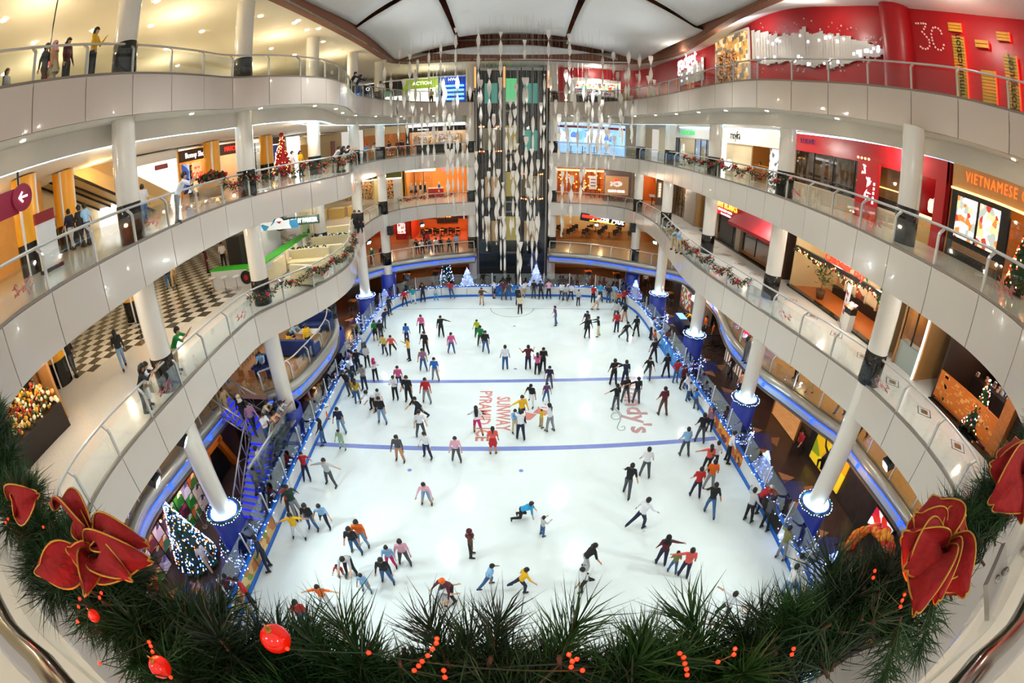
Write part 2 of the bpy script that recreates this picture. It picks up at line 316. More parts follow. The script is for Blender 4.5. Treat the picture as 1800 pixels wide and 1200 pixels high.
# ---------------------------------------------------------------- plan of the galleries (metres; edges run from near to far)
EDGE = {
 ('L1', -1): [(-8.2, 1.2), (-9.4, 2.8), (-10.1, 4.1), (-10.4, 5.2), (-10.55, 6.3), (-10.65, 7.9), (-10.7, 9.5), (-10.85, 11.3), (-10.95, 13), (-11.02, 14.9), (-11.0, 16.3), (-10.75, 17.2), (-10.05, 18.4), (-9.4, 20), (-9.05, 21.6), (-8.95, 23.3), (-9.3, 25.5), (-10.3, 28.5), (-11.3, 31.8), (-11.65, 35), (-11.7, 38.4), (-11.4, 40.8), (-10.6, 42.5), (-9.2, 43.9), (-7, 45), (-3.6, 45.8)],
 ('L1', 1): [(9.4, 1.4), (10.5, 3), (11.3, 4.2), (11.7, 4.9), (11.9, 5.8), (12.0, 6.8), (12.08, 8.8), (11.95, 10.8), (11.6, 12.8), (11.25, 14.8), (10.9, 16.9), (10.6, 19), (10.4, 21.1), (10.25, 23), (10.3, 25.4), (10.55, 27.8), (11.1, 31.8), (11.6, 35.5), (11.65, 38.4), (11.45, 41), (10.9, 42.9), (9.6, 44.4), (7, 45.2), (3.6, 45.8)],
 ('L2', -1): [(-3, .35), (-6, .9), (-8.6, 2.4), (-9.7, 4), (-10.0, 5.2), (-10.2, 7), (-10.5, 9.2), (-10.75, 11), (-11, 13.2), (-11.15, 15.2), (-11.15, 17.2), (-10.6, 19.2), (-9.9, 21), (-9.25, 22.6), (-8.9, 24.3), (-9.3, 26.6), (-10.4, 30), (-11.3, 34), (-11.5, 38), (-11, 41), (-9.6, 43.3), (-7, 44.9), (-3.6, 45.8)],
 ('L2', 1): [(3, .4), (6, 1), (8.7, 2.6), (9.9, 4.3), (10.3, 5.6), (10.45, 7), (10.6, 9.2), (10.95, 11.8), (11.3, 14.6), (11.55, 17), (11.7, 19.5), (11.75, 22.5), (11.7, 26), (11.75, 30), (11.75, 34), (11.6, 38), (11.1, 41), (9.7, 43.3), (7, 44.9), (3.6, 45.8)],
 ('L3', -1): [(-11.2, .5), (-11.1, 3), (-11.05, 5.7), (-11.0, 6.7), (-10.9, 8.2), (-10.8, 9.7), (-10.75, 11.4), (-10.75, 13), (-10.75, 14.6), (-10.7, 16.1), (-10.3, 17.1), (-9.75, 18.2), (-9.25, 19.7), (-8.85, 21.1), (-8.8, 23.1), (-9.05, 25), (-9.8, 28), (-10.5, 31), (-10.4, 35), (-9.7, 38.6), (-8.2, 42), (-6, 44.3), (-3.6, 45.6)],
 ('L3', 1): [(13.9, 1), (13.7, 4.5), (13.4, 7), (12.75, 9.5), (12.45, 11.4), (12, 13.2), (11.5, 15.4), (10.95, 17.1), (10.4, 18.8), (10.2, 20.9), (10.2, 24), (10.3, 28.2), (10.2, 32), (9.85, 36), (9.2, 39.5), (7.9, 42.4), (6, 44.4), (3.6, 45.6)],
}
LEV = {'L1': L1, 'L2': L2, 'L3': L3}
SIDE = {-1: 'left', 1: 'right'}
LNAME = {'L1': 'first', 'L2': 'second', 'L3': 'top'}
XOUT = {-1: -33, 1: 21}

def v3(p, z): return Vector((p.x, p.y, z))
def post_mesh():
    b = MB(); w, t = .075, .03
    prof = [(0, -.12), (0, .84), (.05, .92), (.22, 1.05)]
    for (y0, z0), (y1, z1) in zip(prof, prof[1:]):
        d = Vector((0, y1-y0, z1-z0)); n = Vector((0, -d.z, d.y)).normalized()*t
        vs = []
        for y, z in ((y0, z0), (y1, z1)):
            for sx in (-w/2, w/2):
                for q in (-1, 1): vs.append(Vector((sx, y, z))+n*q)
        b.add(vs, [(0, 1, 3, 2), (4, 6, 7, 5), (0, 4, 5, 1), (2, 3, 7, 6), (0, 2, 6, 4), (1, 5, 7, 3)])
    return b.mesh('post', M_rail)
POST = post_mesh()
PANE = MB().box((0, 0, 0), (1, 1, 1)).mesh('glass_panel', M_glass)
def railing(P, z, sgn, label, z_label='railing', glass_mesh=PANE, base=True):
    """P: edge polyline, sgn=+1 when the gallery lies to the left of travel"""
    o = Vector((P[len(P)//2].x, P[len(P)//2].y, z)); r = root('railing', o, label, 'railing')
    P = offset(P, .06*sgn)
    for i, p in enumerate(P):
        t = (P[min(len(P)-1, i+1)]-P[max(0, i-1)]).normalized(); a = math.atan2(t.y, t.x)
        obj('post', POST, r, v3(p, z)-o, a if sgn > 0 else a+math.pi)
        if i < len(P)-1:
            q = P[i+1]; d = q-p; g = obj('glass_panel', glass_mesh, r, v3((p+q)/2, z+.47)-o, math.atan2(d.y, d.x)); g.scale = (d.length-.06, .014, .8)
    H = offset(catmull([(p.x, p.y) for p in P], .5), .22*sgn)
    MB().tube([v3(p, z+1.08)-o for p in H], .042, 8).build('handrail', M_rail, r)
    if base:
        B = catmull([(p.x, p.y) for p in P], .7); i0, i1 = offset(B, -.05*sgn), offset(B, .07*sgn)
        b = MB(); A = [v3(p, z+.07)-o for p in i0]; Bq = [v3(p, z+.07)-o for p in i1]; A0 = [v3(p, z)-o for p in i0]; B0 = [v3(p, z)-o for p in i1]
        b.strip(A, Bq); b.strip(A0, A); b.strip(Bq, B0); b.build('base_rail', mat('base_channel', '#8d8378', .4, metal=.4), r)
    return r
def fascia(P, z0, z1, sgn, r, o, m, name='fascia_panel', per=4, th=.06):
    D = catmull([(p.x, p.y) for p in P], 1, (len(P)-1)*per)
    for i in range(len(P)-1):
        seg = D[i*per:i*per+per+1]
        if len(seg) < 2: continue
        seg = list(seg); seg[0] = seg[0].lerp(seg[1], .03); seg[-1] = seg[-1].lerp(seg[-2], .03)
        inn = offset(seg, th*sgn); b = MB()
        f0, f1, g0, g1 = ([v3(p, z)-o for p in q] for q, z in ((seg, z0), (seg, z1), (inn, z0), (inn, z1)))
        if sgn < 0: f0, f1, g0, g1 = f0[::-1], f1[::-1], g0[::-1], g1[::-1]
        b.strip(f1, f0); b.strip(g0, g1); b.strip(f0, g0, smooth=False); b.strip(g1, f1, smooth=False)
        n = len(seg); b.add([f0[0], f1[0], g1[0], g0[0]], [(0, 1, 2, 3)]); b.add([f0[-1], f1[-1], g1[-1], g0[-1]], [(3, 2, 1, 0)])
        b.build(name, m, r)
CURVE = {}
for (lv, sd), pts in EDGE.items():
    z = LEV[lv]; sgn = 1 if sd < 0 else -1
    P = catmull(pts, 1.95); CURVE[lv, sd] = P
    F = catmull(pts, .8)
    o = Vector((sd*13, 24, z))
    r = root('floor', o, '%s gallery floor slab with enamelled fascia on the %s side of the atrium' % (LNAME[lv], SIDE[sd]), 'floor', None, 'structure')
    xo = XOUT[sd]; FI = offset(F, .1*sgn); pol = [(p.x-o.x, p.y-o.y) for p in FI]+[(sd*3.6-o.x, 56-o.y), (xo-o.x, 56-o.y), (xo-o.x, F[0].y-o.y)]
    MB().prism(pol, -.3, 0).build('slab', M_tile if lv == 'L1' else M_tile2, r)
    fascia(P, z-1.3, z-.01, sgn, r, o, M_fascia3 if lv == 'L3' else M_fascia)
    # soffit, bulkhead and the ceiling of the gallery below
    BK, CE = (1.95, 1.7) if lv == 'L3' else (1.42, 1.38)
    I = offset(F, 1.25*sgn); b = MB(); b.strip([v3(p, z-1.3)-o for p in F], [v3(p, z-1.3)-o for p in I]); b.build('soffit', M_soffit, r)
    b = MB(); I2 = offset(F, 1.4*sgn)
    b.strip([v3(p, z-1.3)-o for p in I], [v3(p, z-BK)-o for p in I]); b.strip([v3(p, z-BK)-o for p in I], [v3(p, z-BK)-o for p in I2]); b.strip([v3(p, z-BK)-o for p in I2], [v3(p, z-CE)-o for p in I2])
    b.build('bulkhead', M_soffit, r)
    pol = [(p.x-o.x, p.y-o.y) for p in I2]+[(sd*3.6-o.x, 56-o.y), (xo-o.x, 56-o.y), (xo-o.x, F[0].y-o.y)]
    MB().prism(pol, -CE, -CE+.1).build('ceiling_below', M_ceilw, r)
    # cool light strip tucked behind the bulkhead
    if sd < 0 or lv == 'L3':
        for o0, o1, zz in ((1.4, 1.54, BK+.004), (3.3, 3.38, CE+.004)) if sd < 0 else ((1.41, 1.5, BK+.004),):
            if lv != 'L3' and o0 > 2: continue
            k0 = 2 if sd < 0 else len(F)*2//3
            S = offset(F, o0*sgn)[k0:-2]; S2 = offset(F, o1*sgn)[k0:-2]; b = MB(); b.strip([v3(p, z-zz)-o for p in S], [v3(p, z-zz)-o for p in S2]); b.build('light_strip', M_led, r)
    railing(P, z, sgn, 'glass balustrade with steel posts along the %s edge of the %s gallery' % (SIDE[sd], LNAME[lv]))
# downlights in the soffits: small lens discs with their lamps every few metres
DL = MB().lathe([(.09, 0), (.09, -.03)], 10).mesh('downlight', M_brass)
n = 0
for (lv, sd), P in CURVE.items():
    z = LEV[lv]; sgn = 1 if sd < 0 else -1
    Q = offset(P, .65*sgn); o = None
    k = 0
    for i in range(1, len(Q)-1, 2):
        if Q[i].y < 3: continue
        k += 1; tag(obj('downlight', DL, None, v3(Q[i], z-1.3)), 'small round soffit downlight under the %s gallery, %s side, %s from the camera' % (LNAME[lv], SIDE[sd], 'first second third fourth fifth sixth seventh eighth ninth tenth eleventh twelfth thirteenth fourteenth fifteenth'.split()[k-1]), 'downlight', 'downlights under the %s gallery, %s side' % (LNAME[lv], SIDE[sd]))
    Q = offset(P, 2.6*sgn)
    for i in range(2, len(Q)-1, 4):
        if Q[i].y < 2: continue
        lamp('POINT', v3(Q[i], z-(2.15 if lv == 'L3' else 1.9)), 200 if lv != 'L1' else 80, WARM if sd < 0 else WHITE, .12, name='gallery_lamp')

# own gallery floor beneath the camera
P0 = catmull([(-3, .35), (-1.5, .12), (0, .02), (1.5, .12), (3, .4)], .3)
b = MB(); b.prism([(p.x, p.y) for p in P0]+[(3, -6), (-3, -6)], L2-.3, L2); r = b.build('floor', M_tile2); tag(r, 'pale gallery floor under the near handrail at the picture bottom', 'floor', None, 'structure')

# ---------------------------------------------------------------- ground gallery with its blue-lit edge
GE = {
 'left_near': ([(-11.5, 2), (-13.2, 5.2), (-14.3, 7.6), (-14.62, 9.4), (-14.5, 12.5), (-14.45, 16.4)], 1),
 'left': ([(-12.4, 17.6), (-11.25, 18.7), (-10.8, 21.6), (-10.9, 24.5), (-11.6, 26.9), (-13, 29.4), (-14.2, 32.3), (-14.4, 35.6), (-13.2, 38.7), (-11.4, 40.7), (-9.2, 42), (-6.8, 43), (-3.6, 44)], 1),
 'right': ([(13.6, 2.5), (15.4, 5.4), (15.8, 7.8), (15.8, 11.5), (15.85, 13.9), (15.3, 15.5), (14.5, 18.1), (13.9, 20.2), (13.85, 23.9), (14.4, 26.8), (15.5, 30.6), (15.7, 34.5), (15.6, 37.6), (14.4, 39.1), (12, 40.6), (9.8, 41.9), (7.3, 43.1), (3.6, 44)], -1),
}
M_gfloor = mat('ground_gallery_floor', '#b98d62', .2, noise=.12, nscale=3)
M_nose = mat('bullnose_metal', '#a9a59b', .3, metal=.55, noise=.06, nscale=4)
M_gband = mat('blue_lit_band', '#aebdd6', .3)
BLK = MB().box((0, 0, 0), (.16, .1, .2)).mesh('marker_light', M_ledb)
for k, (pts, sgn) in GE.items():
    F = catmull(pts, .7); P = catmull(pts, 2.0); o = Vector((pts[0][0], 20, G0)); sd = -1 if sgn > 0 else 1
    r = root('floor', o, 'ground gallery floor with silver bullnose and blue light line, %s' % k.replace('_', ' '), 'floor', None, 'structure')
    if k == 'left_near': pol = [(p.x, p.y) for p in F]+[(-15.8, 17.5), (-33, 17.5), (-33, 2)]
    elif k == 'left': pol = [(p.x, p.y) for p in F]+[(-3.6, 56), (-33, 56), (-33, 17.5), (-14.4, 17.5), (-12.4, 17.55)]
    else: pol = [(p.x, p.y) for p in F]+[(3.6, 56), (30, 56), (30, 2.5)]
    MB().prism([(x-o.x, y-o.y) for x, y in pol], -.25, 0).build('slab', M_gfloor, r)
    MB().prism([(x-o.x, y-o.y) for x, y in pol], -1.0, -.9).build('ceiling_below', mat('undercroft_ceiling', '#6a5a4a', .7), r)
    N = offset(F, .16*sgn); MB().tube([v3(p, G0-.2)-o for p in N], .26, 12).build('bullnose', M_nose, r)
    I = offset(F, .12*sgn); b = MB()
    b.strip([v3(p, G0-.52)-o for p in I], [v3(p, G0-1.02)-o for p in I]); b.build('blue_lit_band', M_gband, r)
    b = MB(); I2 = offset(F, .06*sgn); b.strip([v3(p, G0-.46)-o for p in I2], [v3(p, G0-.53)-o for p in I2]); b.build('blue_light_line', M_ledb, r)
    for i in range(1, len(P)-1, 2):
        t = (P[i+1]-P[i-1]).normalized(); obj('marker_light', BLK, r, v3(offset(P, .07*sgn)[i], G0-.68)-o, math.atan2(t.y, t.x))
    if k != 'left_near': railing(offset(P, .3*sgn), G0, sgn, 'glass balustrade above the blue light line, %s ground gallery' % k.replace('_', ' '))
    else: railing(offset(P, .3*sgn), G0, sgn, 'glass balustrade above the poster wall by the stairs')

# ---------------------------------------------------------------- columns
COLS = {'LA': (-11.36, 10.25, 'L'), 'LB': (-11.45, 17.9, 'L'), 'LC': (-12.3, 27.6, 'L'), 'LD': (-12.0, 34.6, 'L'), 'LE': (-11.6, 40.6, 'L'), 'LF': (-4.05, 46.3, 'F'),
        'RA': (12.36, 10.5, 'R'), 'RB': (12.46, 18.75, 'R'), 'RC': (12.4, 27.0, 'R'), 'RD': (12.2, 35.1, 'R'), 'RE': (11.66, 41.9, 'R'), 'RF': (4.05, 46.3, 'F')}
CDESC = {'LA': 'nearest white column on the escalator side', 'LB': 'white column beside the green-topped kiosk', 'LC': 'white column behind the cream sofas', 'LD': 'white column rising beside the restaurant corner, stair side',
         'LE': 'white column before the red noodle restaurant', 'LF': 'white column at the lift tower, teppanyaki side', 'RA': 'nearest white column on the red-wall side', 'RB': 'white column before the red noodle bar and rib grill',
         'RC': 'white column beside the rib grill entrance', 'RD': 'white column rising from the rink corner, fish-logo side', 'RE': 'white column beside the fish-logo panel', 'RF': 'white column at the lift tower, pizza side'}
M_glow = mat('drum_light', '#d8f0ff', .4, emit=14, ecol='#9fd8ff')
M_garl = mat('garland_green', '#163a1c', .8, noise=.4, nscale=30)
M_bulbb = mat('bulb_blue_white', '#dfe8ff', .4, emit=10, ecol='#8fa8ff')
for k, (x, y, s) in COLS.items():
    o = Vector((x, y, 0)); r = root('column', o, CDESC[k], 'column', None, 'structure'); rad = .42
    top = TOPC+.6 if s != 'R' else L3-1.3
    zz = [LF, top]
    MB().lathe([(rad, 0), (rad, top)], 24, cap=False).build('shaft', M_colw, r)
    for z in ([G0] if k in ('LD', 'LE', 'RE', 'LF', 'RF', 'LC') else [])+[L1, L2]+([L3] if s != 'R' else []):
        if k == 'LD' and z == G0: continue
        MB().lathe([(rad, z), (rad+.025, z), (rad+.025, z+1.18), (rad, z+1.2)], 24, cap=False).build('base_cladding', M_black, r)
    if k in ('LA', 'LD', 'RA', 'RB', 'RC', 'RD', 'LE', 'RE', 'LB', 'LC'):
        h = 2.45; b = MB().lathe([(.72, 0), (.72, h), (.62, h), (.62, h-.1)], 24, cap=False); d = b.build('drum', M_drum, r)
        if k in ('LA', 'LD', 'RA', 'RB', 'RC', 'RD'):
            MB().lathe([(rad+.01, h-.08), (.61, h-.08)], 24, cap=False).build('light_ring', M_glow, d)
            b = MB(); b.tube([(.76*math.cos(a*math.pi/16), .76*math.sin(a*math.pi/16), h-.06+.02*math.sin(a*2.1)) for a in range(32)], .055, 6, closed=True); b.build('garland_ring', M_garl, d)
            b = MB()
            for a in range(40):
                t = a*2*math.pi/40; b.ball((.815*math.cos(t), .815*math.sin(t), h-.05+.03*math.sin(a*1.7)), .022, 5)
            q = b.build('fairy_lights', M_bulbb, d); q['kind'] = 'stuff'
# lights pooled in the drums
for k in ('LA', 'LD', 'RA', 'RB', 'RC', 'RD'):
    x, y, s = COLS[k]
    for a in (0, 2.1, 4.2): lamp('POINT', (x+.53*math.cos(a), y+.53*math.sin(a), 2.55), 38, (.6, .85, 1), .06, name='drum_lamp')
# ---------------------------------------------------------------- lower floor, ice, boards
RINK = [(-10.05, 7), (-10.1, 11), (-10.25, 15), (-10.45, 19), (-10.6, 23), (-10.9, 28), (-11.05, 32.5), (-10.9, 35.6), (-10.25, 37.7), (-9, 39.2), (-7, 40.15), (-4, 40.4), (0, 40.45), (5.3, 40.45), (7.6, 40.2), (9.35, 39.3), (10.4, 37.8), (10.9, 35), (10.95, 30), (11.05, 24), (11.2, 19), (11.3, 15), (11.35, 11.8), (11.3, 8.8), (11, 6.4), (10, 4.1), (8, 2.5), (5, 1.9), (0, 1.8), (-5, 1.9), (-8, 2.7), (-9.5, 4.6), (-10.05, 7)]
RK = catmull(RINK, .6)[:-1]
M_floor = mat('rink_surround_tile', '#4b3a33', .22, noise=.25, nscale=1.2)
fl = root('floor', (0, 25, 0), 'dark tiled walkway with blue and tan star inlays around the rink', 'floor', None, 'structure')
MB().prism([(-30, -24), (30, -24), (30, 31), (-30, 31)], -.3, 0).build('slab', M_floor, fl)
def ice_material():
    m = mat('ice', '#e9f4f3', .11, spec=.28); nt = m.node_tree; b = nt.nodes['Principled BSDF']
    tc = nt.nodes.new('ShaderNodeTexCoord'); n = nt.nodes.new('ShaderNodeTexNoise'); n.inputs['Scale'].default_value = .35; n.inputs['Detail'].default_value = 6; n.inputs['Distortion'].default_value = 1.5
    mx = nt.nodes.new('ShaderNodeMix'); mx.data_type = 'RGBA'; mx.inputs['A'].default_value = (*rgb('#dfe9e6'), 1); mx.inputs['B'].default_value = (*rgb('#f4fdfd'), 1)
    n2 = nt.nodes.new('ShaderNodeTexNoise'); n2.inputs['Scale'].default_value = 9; n2.inputs['Detail'].default_value = 8
    bp = nt.nodes.new('ShaderNodeBump'); bp.inputs['Strength'].default_value = .12; bp.inputs['Distance'].default_value = .01
    nt.links.new(tc.outputs['Object'], n.inputs['Vector']); nt.links.new(tc.outputs['Object'], n2.inputs['Vector']); nt.links.new(n.outputs['Fac'], mx.inputs['Factor']); nt.links.new(mx.outputs['Result'], b.inputs['Base Color'])
    nt.links.new(n2.outputs['Fac'], bp.inputs['Height']); nt.links.new(bp.outputs['Normal'], b.inputs['Normal']); return m
ICEZ = .04
ice = root('floor', (0, 22, 0), 'white skating ice with blue lines and faded red lettering', 'ice', None, 'structure')
MB().prism([(p.x, p.y-22) for p in RK], .0, ICEZ).build('ice_sheet', ice_material(), ice)
M_line = mat('line_blue', '#7f8fd0', .3, noise=.15, nscale=2); M_linek = mat('line_grey', '#8e9a9c', .3); M_ired = mat('faded_red', '#d98a80', .35, noise=.2, nscale=3); M_ired2 = mat('faded_rose', '#c79a98', .35, noise=.25, nscale=3); M_igrey = mat('faded_grey', '#a8b4b4', .35)
def iceflat(poly, name, m): MB().prism([(x, y-22) for x, y in poly], ICEZ, ICEZ+.003).build(name, m, ice)
for pa, pb, w in (((700, 671), (1180, 663), .36), ((610, 783), (1200, 775), .34)):
    a, b_ = gp(*pa, ICEZ), gp(*pb, ICEZ); y = (a.y+b_.y)/2; dy = (b_.y-a.y)/(b_.x-a.x)
    iceflat([(-10.4, y-10.4*dy-w/2), (11.1, y+11.1*dy-w/2), (11.1, y+11.1*dy+w/2), (-10.4, y-10.4*dy+w/2)], 'blue_line', M_line)
yl = gp(900, 542, ICEZ).y
iceflat([(-10.6, yl-.04), (10.6, yl-.04), (10.6, yl+.04), (-10.6, yl+.04)], 'goal_line', M_linek)
c = gp(900, 541, ICEZ); ro = 1.9; n = 24
iceflat([(c.x+ro*math.cos(math.pi+math.pi*i/n), c.y+ro*1.1*math.sin(math.pi+math.pi*i/n)) for i in range(n+1)]+[(c.x+(ro-.07)*math.cos(math.pi+math.pi*i/n), c.y+(ro*1.1-.07)*math.sin(math.pi+math.pi*i/n)) for i in range(n, -1, -1)], 'crease_arc', M_linek)
for px, py in ((720, 826), (916, 827), (904, 573), (906, 648)):
    q = gp(px, py, ICEZ); iceflat([(q.x+.11*math.cos(i*.7), q.y+.11*math.sin(i*.7)) for i in range(9)], 'spot', M_line)
def icetext(s, p_start, p_end, pside, m, squash=1):
    a, b_ = gp(*p_start, ICEZ), gp(*p_end, ICEZ); h = abs(gp(*pside, ICEZ).x-a.x); L = (b_-a).length
    o = text(s, 1, m, ice, 'ice_lettering', Matrix.Identity(4), .001, bold=.025); w = o.dimensions.x; hh = o.dimensions.y
    mid = (a+b_)/2; M = frame((mid.x, mid.y-22, ICEZ+.003), (b_-a), (Vector((0, 0, 1)).cross(b_-a)))
    o.matrix_local = M @ Matrix.Diagonal((L/w, h/hh*squash, 1, 1))
icetext('SUNWAY', (884, 697), (883, 757), (860, 697), M_ired)
icetext('PYRAMID ICE', (854, 687), (846, 775), (832, 687), M_ired)
icetext("Wendy's", (1100, 662), (1128, 762), (1056, 662), M_ired2)
def teardrop(cx, cy_, rx, ry, a, tail):
    ca, sa = math.cos(a), math.sin(a); out = []
    for i in range(20):
        t = 2*math.pi*i/20; x, y = rx*math.cos(t), ry*math.sin(t)
        if math.cos(t) > 0: y *= (1-math.cos(t))**.8; x = x*tail
        out.append((cx+ca*x-sa*y, cy_+sa*x+ca*y))
    return out
q = gp(928, 731, ICEZ); iceflat(teardrop(q.x, q.y, .42, .4, .35, 1.3), 'swirl_mark', M_ired)
q = gp(953, 722, ICEZ); iceflat(teardrop(q.x, q.y, .45, .42, math.pi+.35, 1.3), 'swirl_mark', M_ired)
b = MB(); cu = [(1085, 708), (1078, 716), (1083, 722), (1091, 728), (1088, 735), (1078, 736), (1076, 729), (1084, 725), (1090, 734), (1086, 745), (1084, 752), (1090, 757), (1099, 755), (1098, 748), (1091, 750)]
cp = catmull([tuple(gp(x, y, ICEZ+.002)-Vector((0, 22, 0))) for x, y in cu], .15); cpo = offset(cp, .07)
b.strip(cp, cpo); b.build('curl_mark', M_igrey, ice)

# boards: kick strip, panels, cap, posts and glass, each piece its own
BD = catmull(RINK, 2.35); NB = len(BD)-1
M_bwhite = mat('board_white', '#e8ebea', .35, noise=.03)
boards = root('rink_boards', (0, 22, 0), 'white rink boards with blue kick strip and glass screens around the ice', 'rink boards')
pens = [p for p in RK]
def ring(off, z0, z1, name, m, th):
    A = offset(RK+[RK[0]], off)[:-1]; B = offset(RK+[RK[0]], off+th)[:-1]; o = Vector((0, 22, 0)); b = MB()
    a0, a1, b0, b1 = ([v3(p, z)-o for p in q] for q, z in ((A, z0), (A, z1), (B, z0), (B, z1)))
    b.strip(a0, a1, closed=True); b.strip(a1, b1, closed=True); b.strip(b1, b0, closed=True); b.build(name, m, boards)
ring(.02, 0, .24, 'kick_strip', M_blue, .1)
ring(.0, 1.0, 1.09, 'cap_rail', M_blue, .14)
M_ads = {'mocha': printed('ad_tan', ['#d9a860', '#e8c98a', '#c07a3c', '#dfb873', '#7c9a3c'], 3), 'blue': printed('ad_blue', ['#2b7fd0', '#3a93dd', '#1f6ac0', '#5aa9e0'], 4), 'orange': printed('ad_orange', ['#d8531e', '#f0a030', '#7a3a2a', '#e06a20', '#f5c860'], 3.5), 'black': printed('ad_black', ['#15120f', '#241a14', '#0e0d0c', '#3a2a20'], 4), 'sky': mat('ad_pale', '#b8cfe4', .4)}
ADS = []
for px, py, kd in ((455, 985, 'mocha'), (470, 950, 'mocha'), (905, 515, 'blue'), (1180, 650, 'blue'), (1165, 620, 'blue'), (1250, 745, 'orange'), (1262, 765, 'orange'), (1330, 880, 'black'), (1352, 905, 'black')):
    ADS.append((gp(px, py, .6), kd))
GP_ = MB().box((0, 0, 0), (1, 1, 1)).mesh('glass_screen', M_rglass); PO_ = MB().box((0, 0, .58), (.05, .06, 1.2)).mesh('screen_post', mat('screen_post_white', '#dfe3e6', .4))
for i in range(NB):
    p, q = BD[i], BD[i+1]; mid = (p+q)/2
    seg = [s for s in catmull([(BD[(i-1) % NB].x, BD[(i-1) % NB].y), (p.x, p.y), (q.x, q.y), (BD[(i+2) % NB].x, BD[(i+2) % NB].y)], .3)]
    seg = [p.lerp(q, .01)]+[s for s in seg if (s-mid).length < (q-p).length*.46]+[p.lerp(q, .99)]
    kd = next((k for a, k in ADS if (Vector((a.x, a.y, 0))-mid).length < 1.3), None)
    if kd == 'blue' and mid.y > 39 and abs(mid.x-.2) > 2.4: kd = None
    I = offset(seg, .05); O = offset(seg, .11); o = Vector((0, 22, 0)); b = MB()
    b.strip([v3(s, .24)-o for s in I], [v3(s, 1.0)-o for s in I]); b.strip([v3(s, 1.0)-o for s in O], [v3(s, .24)-o for s in O]); b.build('board_panel', M_ads[kd] if kd else M_bwhite, boards)
    d = q-p; a = math.atan2(d.y, d.x)
    nrm = Vector((-d.y, d.x, 0)).normalized()*.1
    g = obj('glass_screen', GP_, boards, v3(mid+nrm, 1.66)-o, a); g.scale = (d.length-.04, .012, 1.12)
    obj('screen_post', PO_, boards, v3(p+nrm, 1.09)-o, a)
# lettering on the far blue board and the sponsor mark on the corner board
text('on skates', .42, mat('lettering_pale', '#e8e0d0', .5), boards, 'board_lettering', frame((.6, 40.32-22, .62), (1, 0, 0), (0, 0, 1)), .004, shear=.2)
# string lights on the cap rail
b = MB(); rr = random.Random(3)
for p in offset(RK+[RK[0]], .1)[:-1]:
    for k in range(4): b.ball((p.x+rr.uniform(-.3, .3), p.y-22+rr.uniform(-.3, .3) if abs(p.x) < 8 else p.y-22+rr.uniform(-.3, .3), 1.11+rr.uniform(0, .05)), .026, 4)
q = b.build('fairy_lights', M_bulbb, boards); q['kind'] = 'stuff'
# star inlays: each triangle its own tile
M_tri = mat('inlay_blue', '#3d4270', .25, noise=.15), mat('inlay_tan', '#b07a52', .25, noise=.15)
def tri(m): return MB().prism([(0, 0), (1.15, 0), (.0, 1.15)], 0, .006).mesh('inlay_tile', m)
T0 = tri(M_tri[0]); T1 = MB().prism([(1.15, 0), (1.15, 1.0), (.35, .5)], 0, .006).mesh('inlay_tile', M_tri[1])
for side, xs, ys in ((1, 13.75, (5.5, 9.6, 13.7, 18, 22.4, 26.8, 31, 35)), (-1, -12.9, (6.5, 21.5, 26, 30.5, 35))):
    for y in ys:
        for k in range(4):
            obj('inlay_tile', T0, fl, Vector((xs, y-25, .001)), k*math.pi/2+.4); obj('inlay_tile', T1, fl, Vector((xs, y-25, .001)), k*math.pi/2+.9)
# rink surround walls under the ground gallery
def wall(name, a, b_, z0, z1, m, label, th=.2, cat='wall'):
    a, b_ = Vector((*a, 0)), Vector((*b_, 0)); d = b_-a; o = Vector(((a.x+b_.x)/2, (a.y+b_.y)/2, (z0+z1)/2))
    w = MB().box((0, 0, 0), (d.length, th, z1-z0)).build(name, m, None, o, math.atan2(d.y, d.x)); return tag(w, label, cat, None, 'structure')
M_stone = mat('dark_stone', '#3a332f', .2, noise=.3, nscale=1.5)
M_wood = mat('warm_wood', '#a8672f', .45, noise=.25, nscale=5)
wall('wall_right', (16.3, 2), (16.3, 16.5), 0, 2.4, M_stone, 'dark stone wall under the ground gallery on the balloon arch side')
wall('wall_right', (16.6, 16.5), (18.6, 33), 0, 2.4, M_stone, 'dark stone wall behind the wooden shutter, under the ground gallery')
wall('wall_left', (-15.3, 3), (-14.9, 17), 0, 2.4, mat('poster_backing', '#5a3326', .6), 'wall behind the poster squares beside the lit fir tree')
wall('wall_left', (-17.5, 17), (-17.5, 44), 0, 2.4, mat('orange_wall', '#c0561a', .6, noise=.1), 'orange wall of the rinkside food court under the ground gallery')
wall('wall_far', (-17.5, 50.5), (-4, 50.5), 0, 2.4, M_wood, 'warm wooden wall behind the far boards, fir tree side')
wall('wall_far', (4, 50.5), (19, 50.5), 0, 2.4, M_wood, 'warm wooden wall behind the far boards, food hall side')
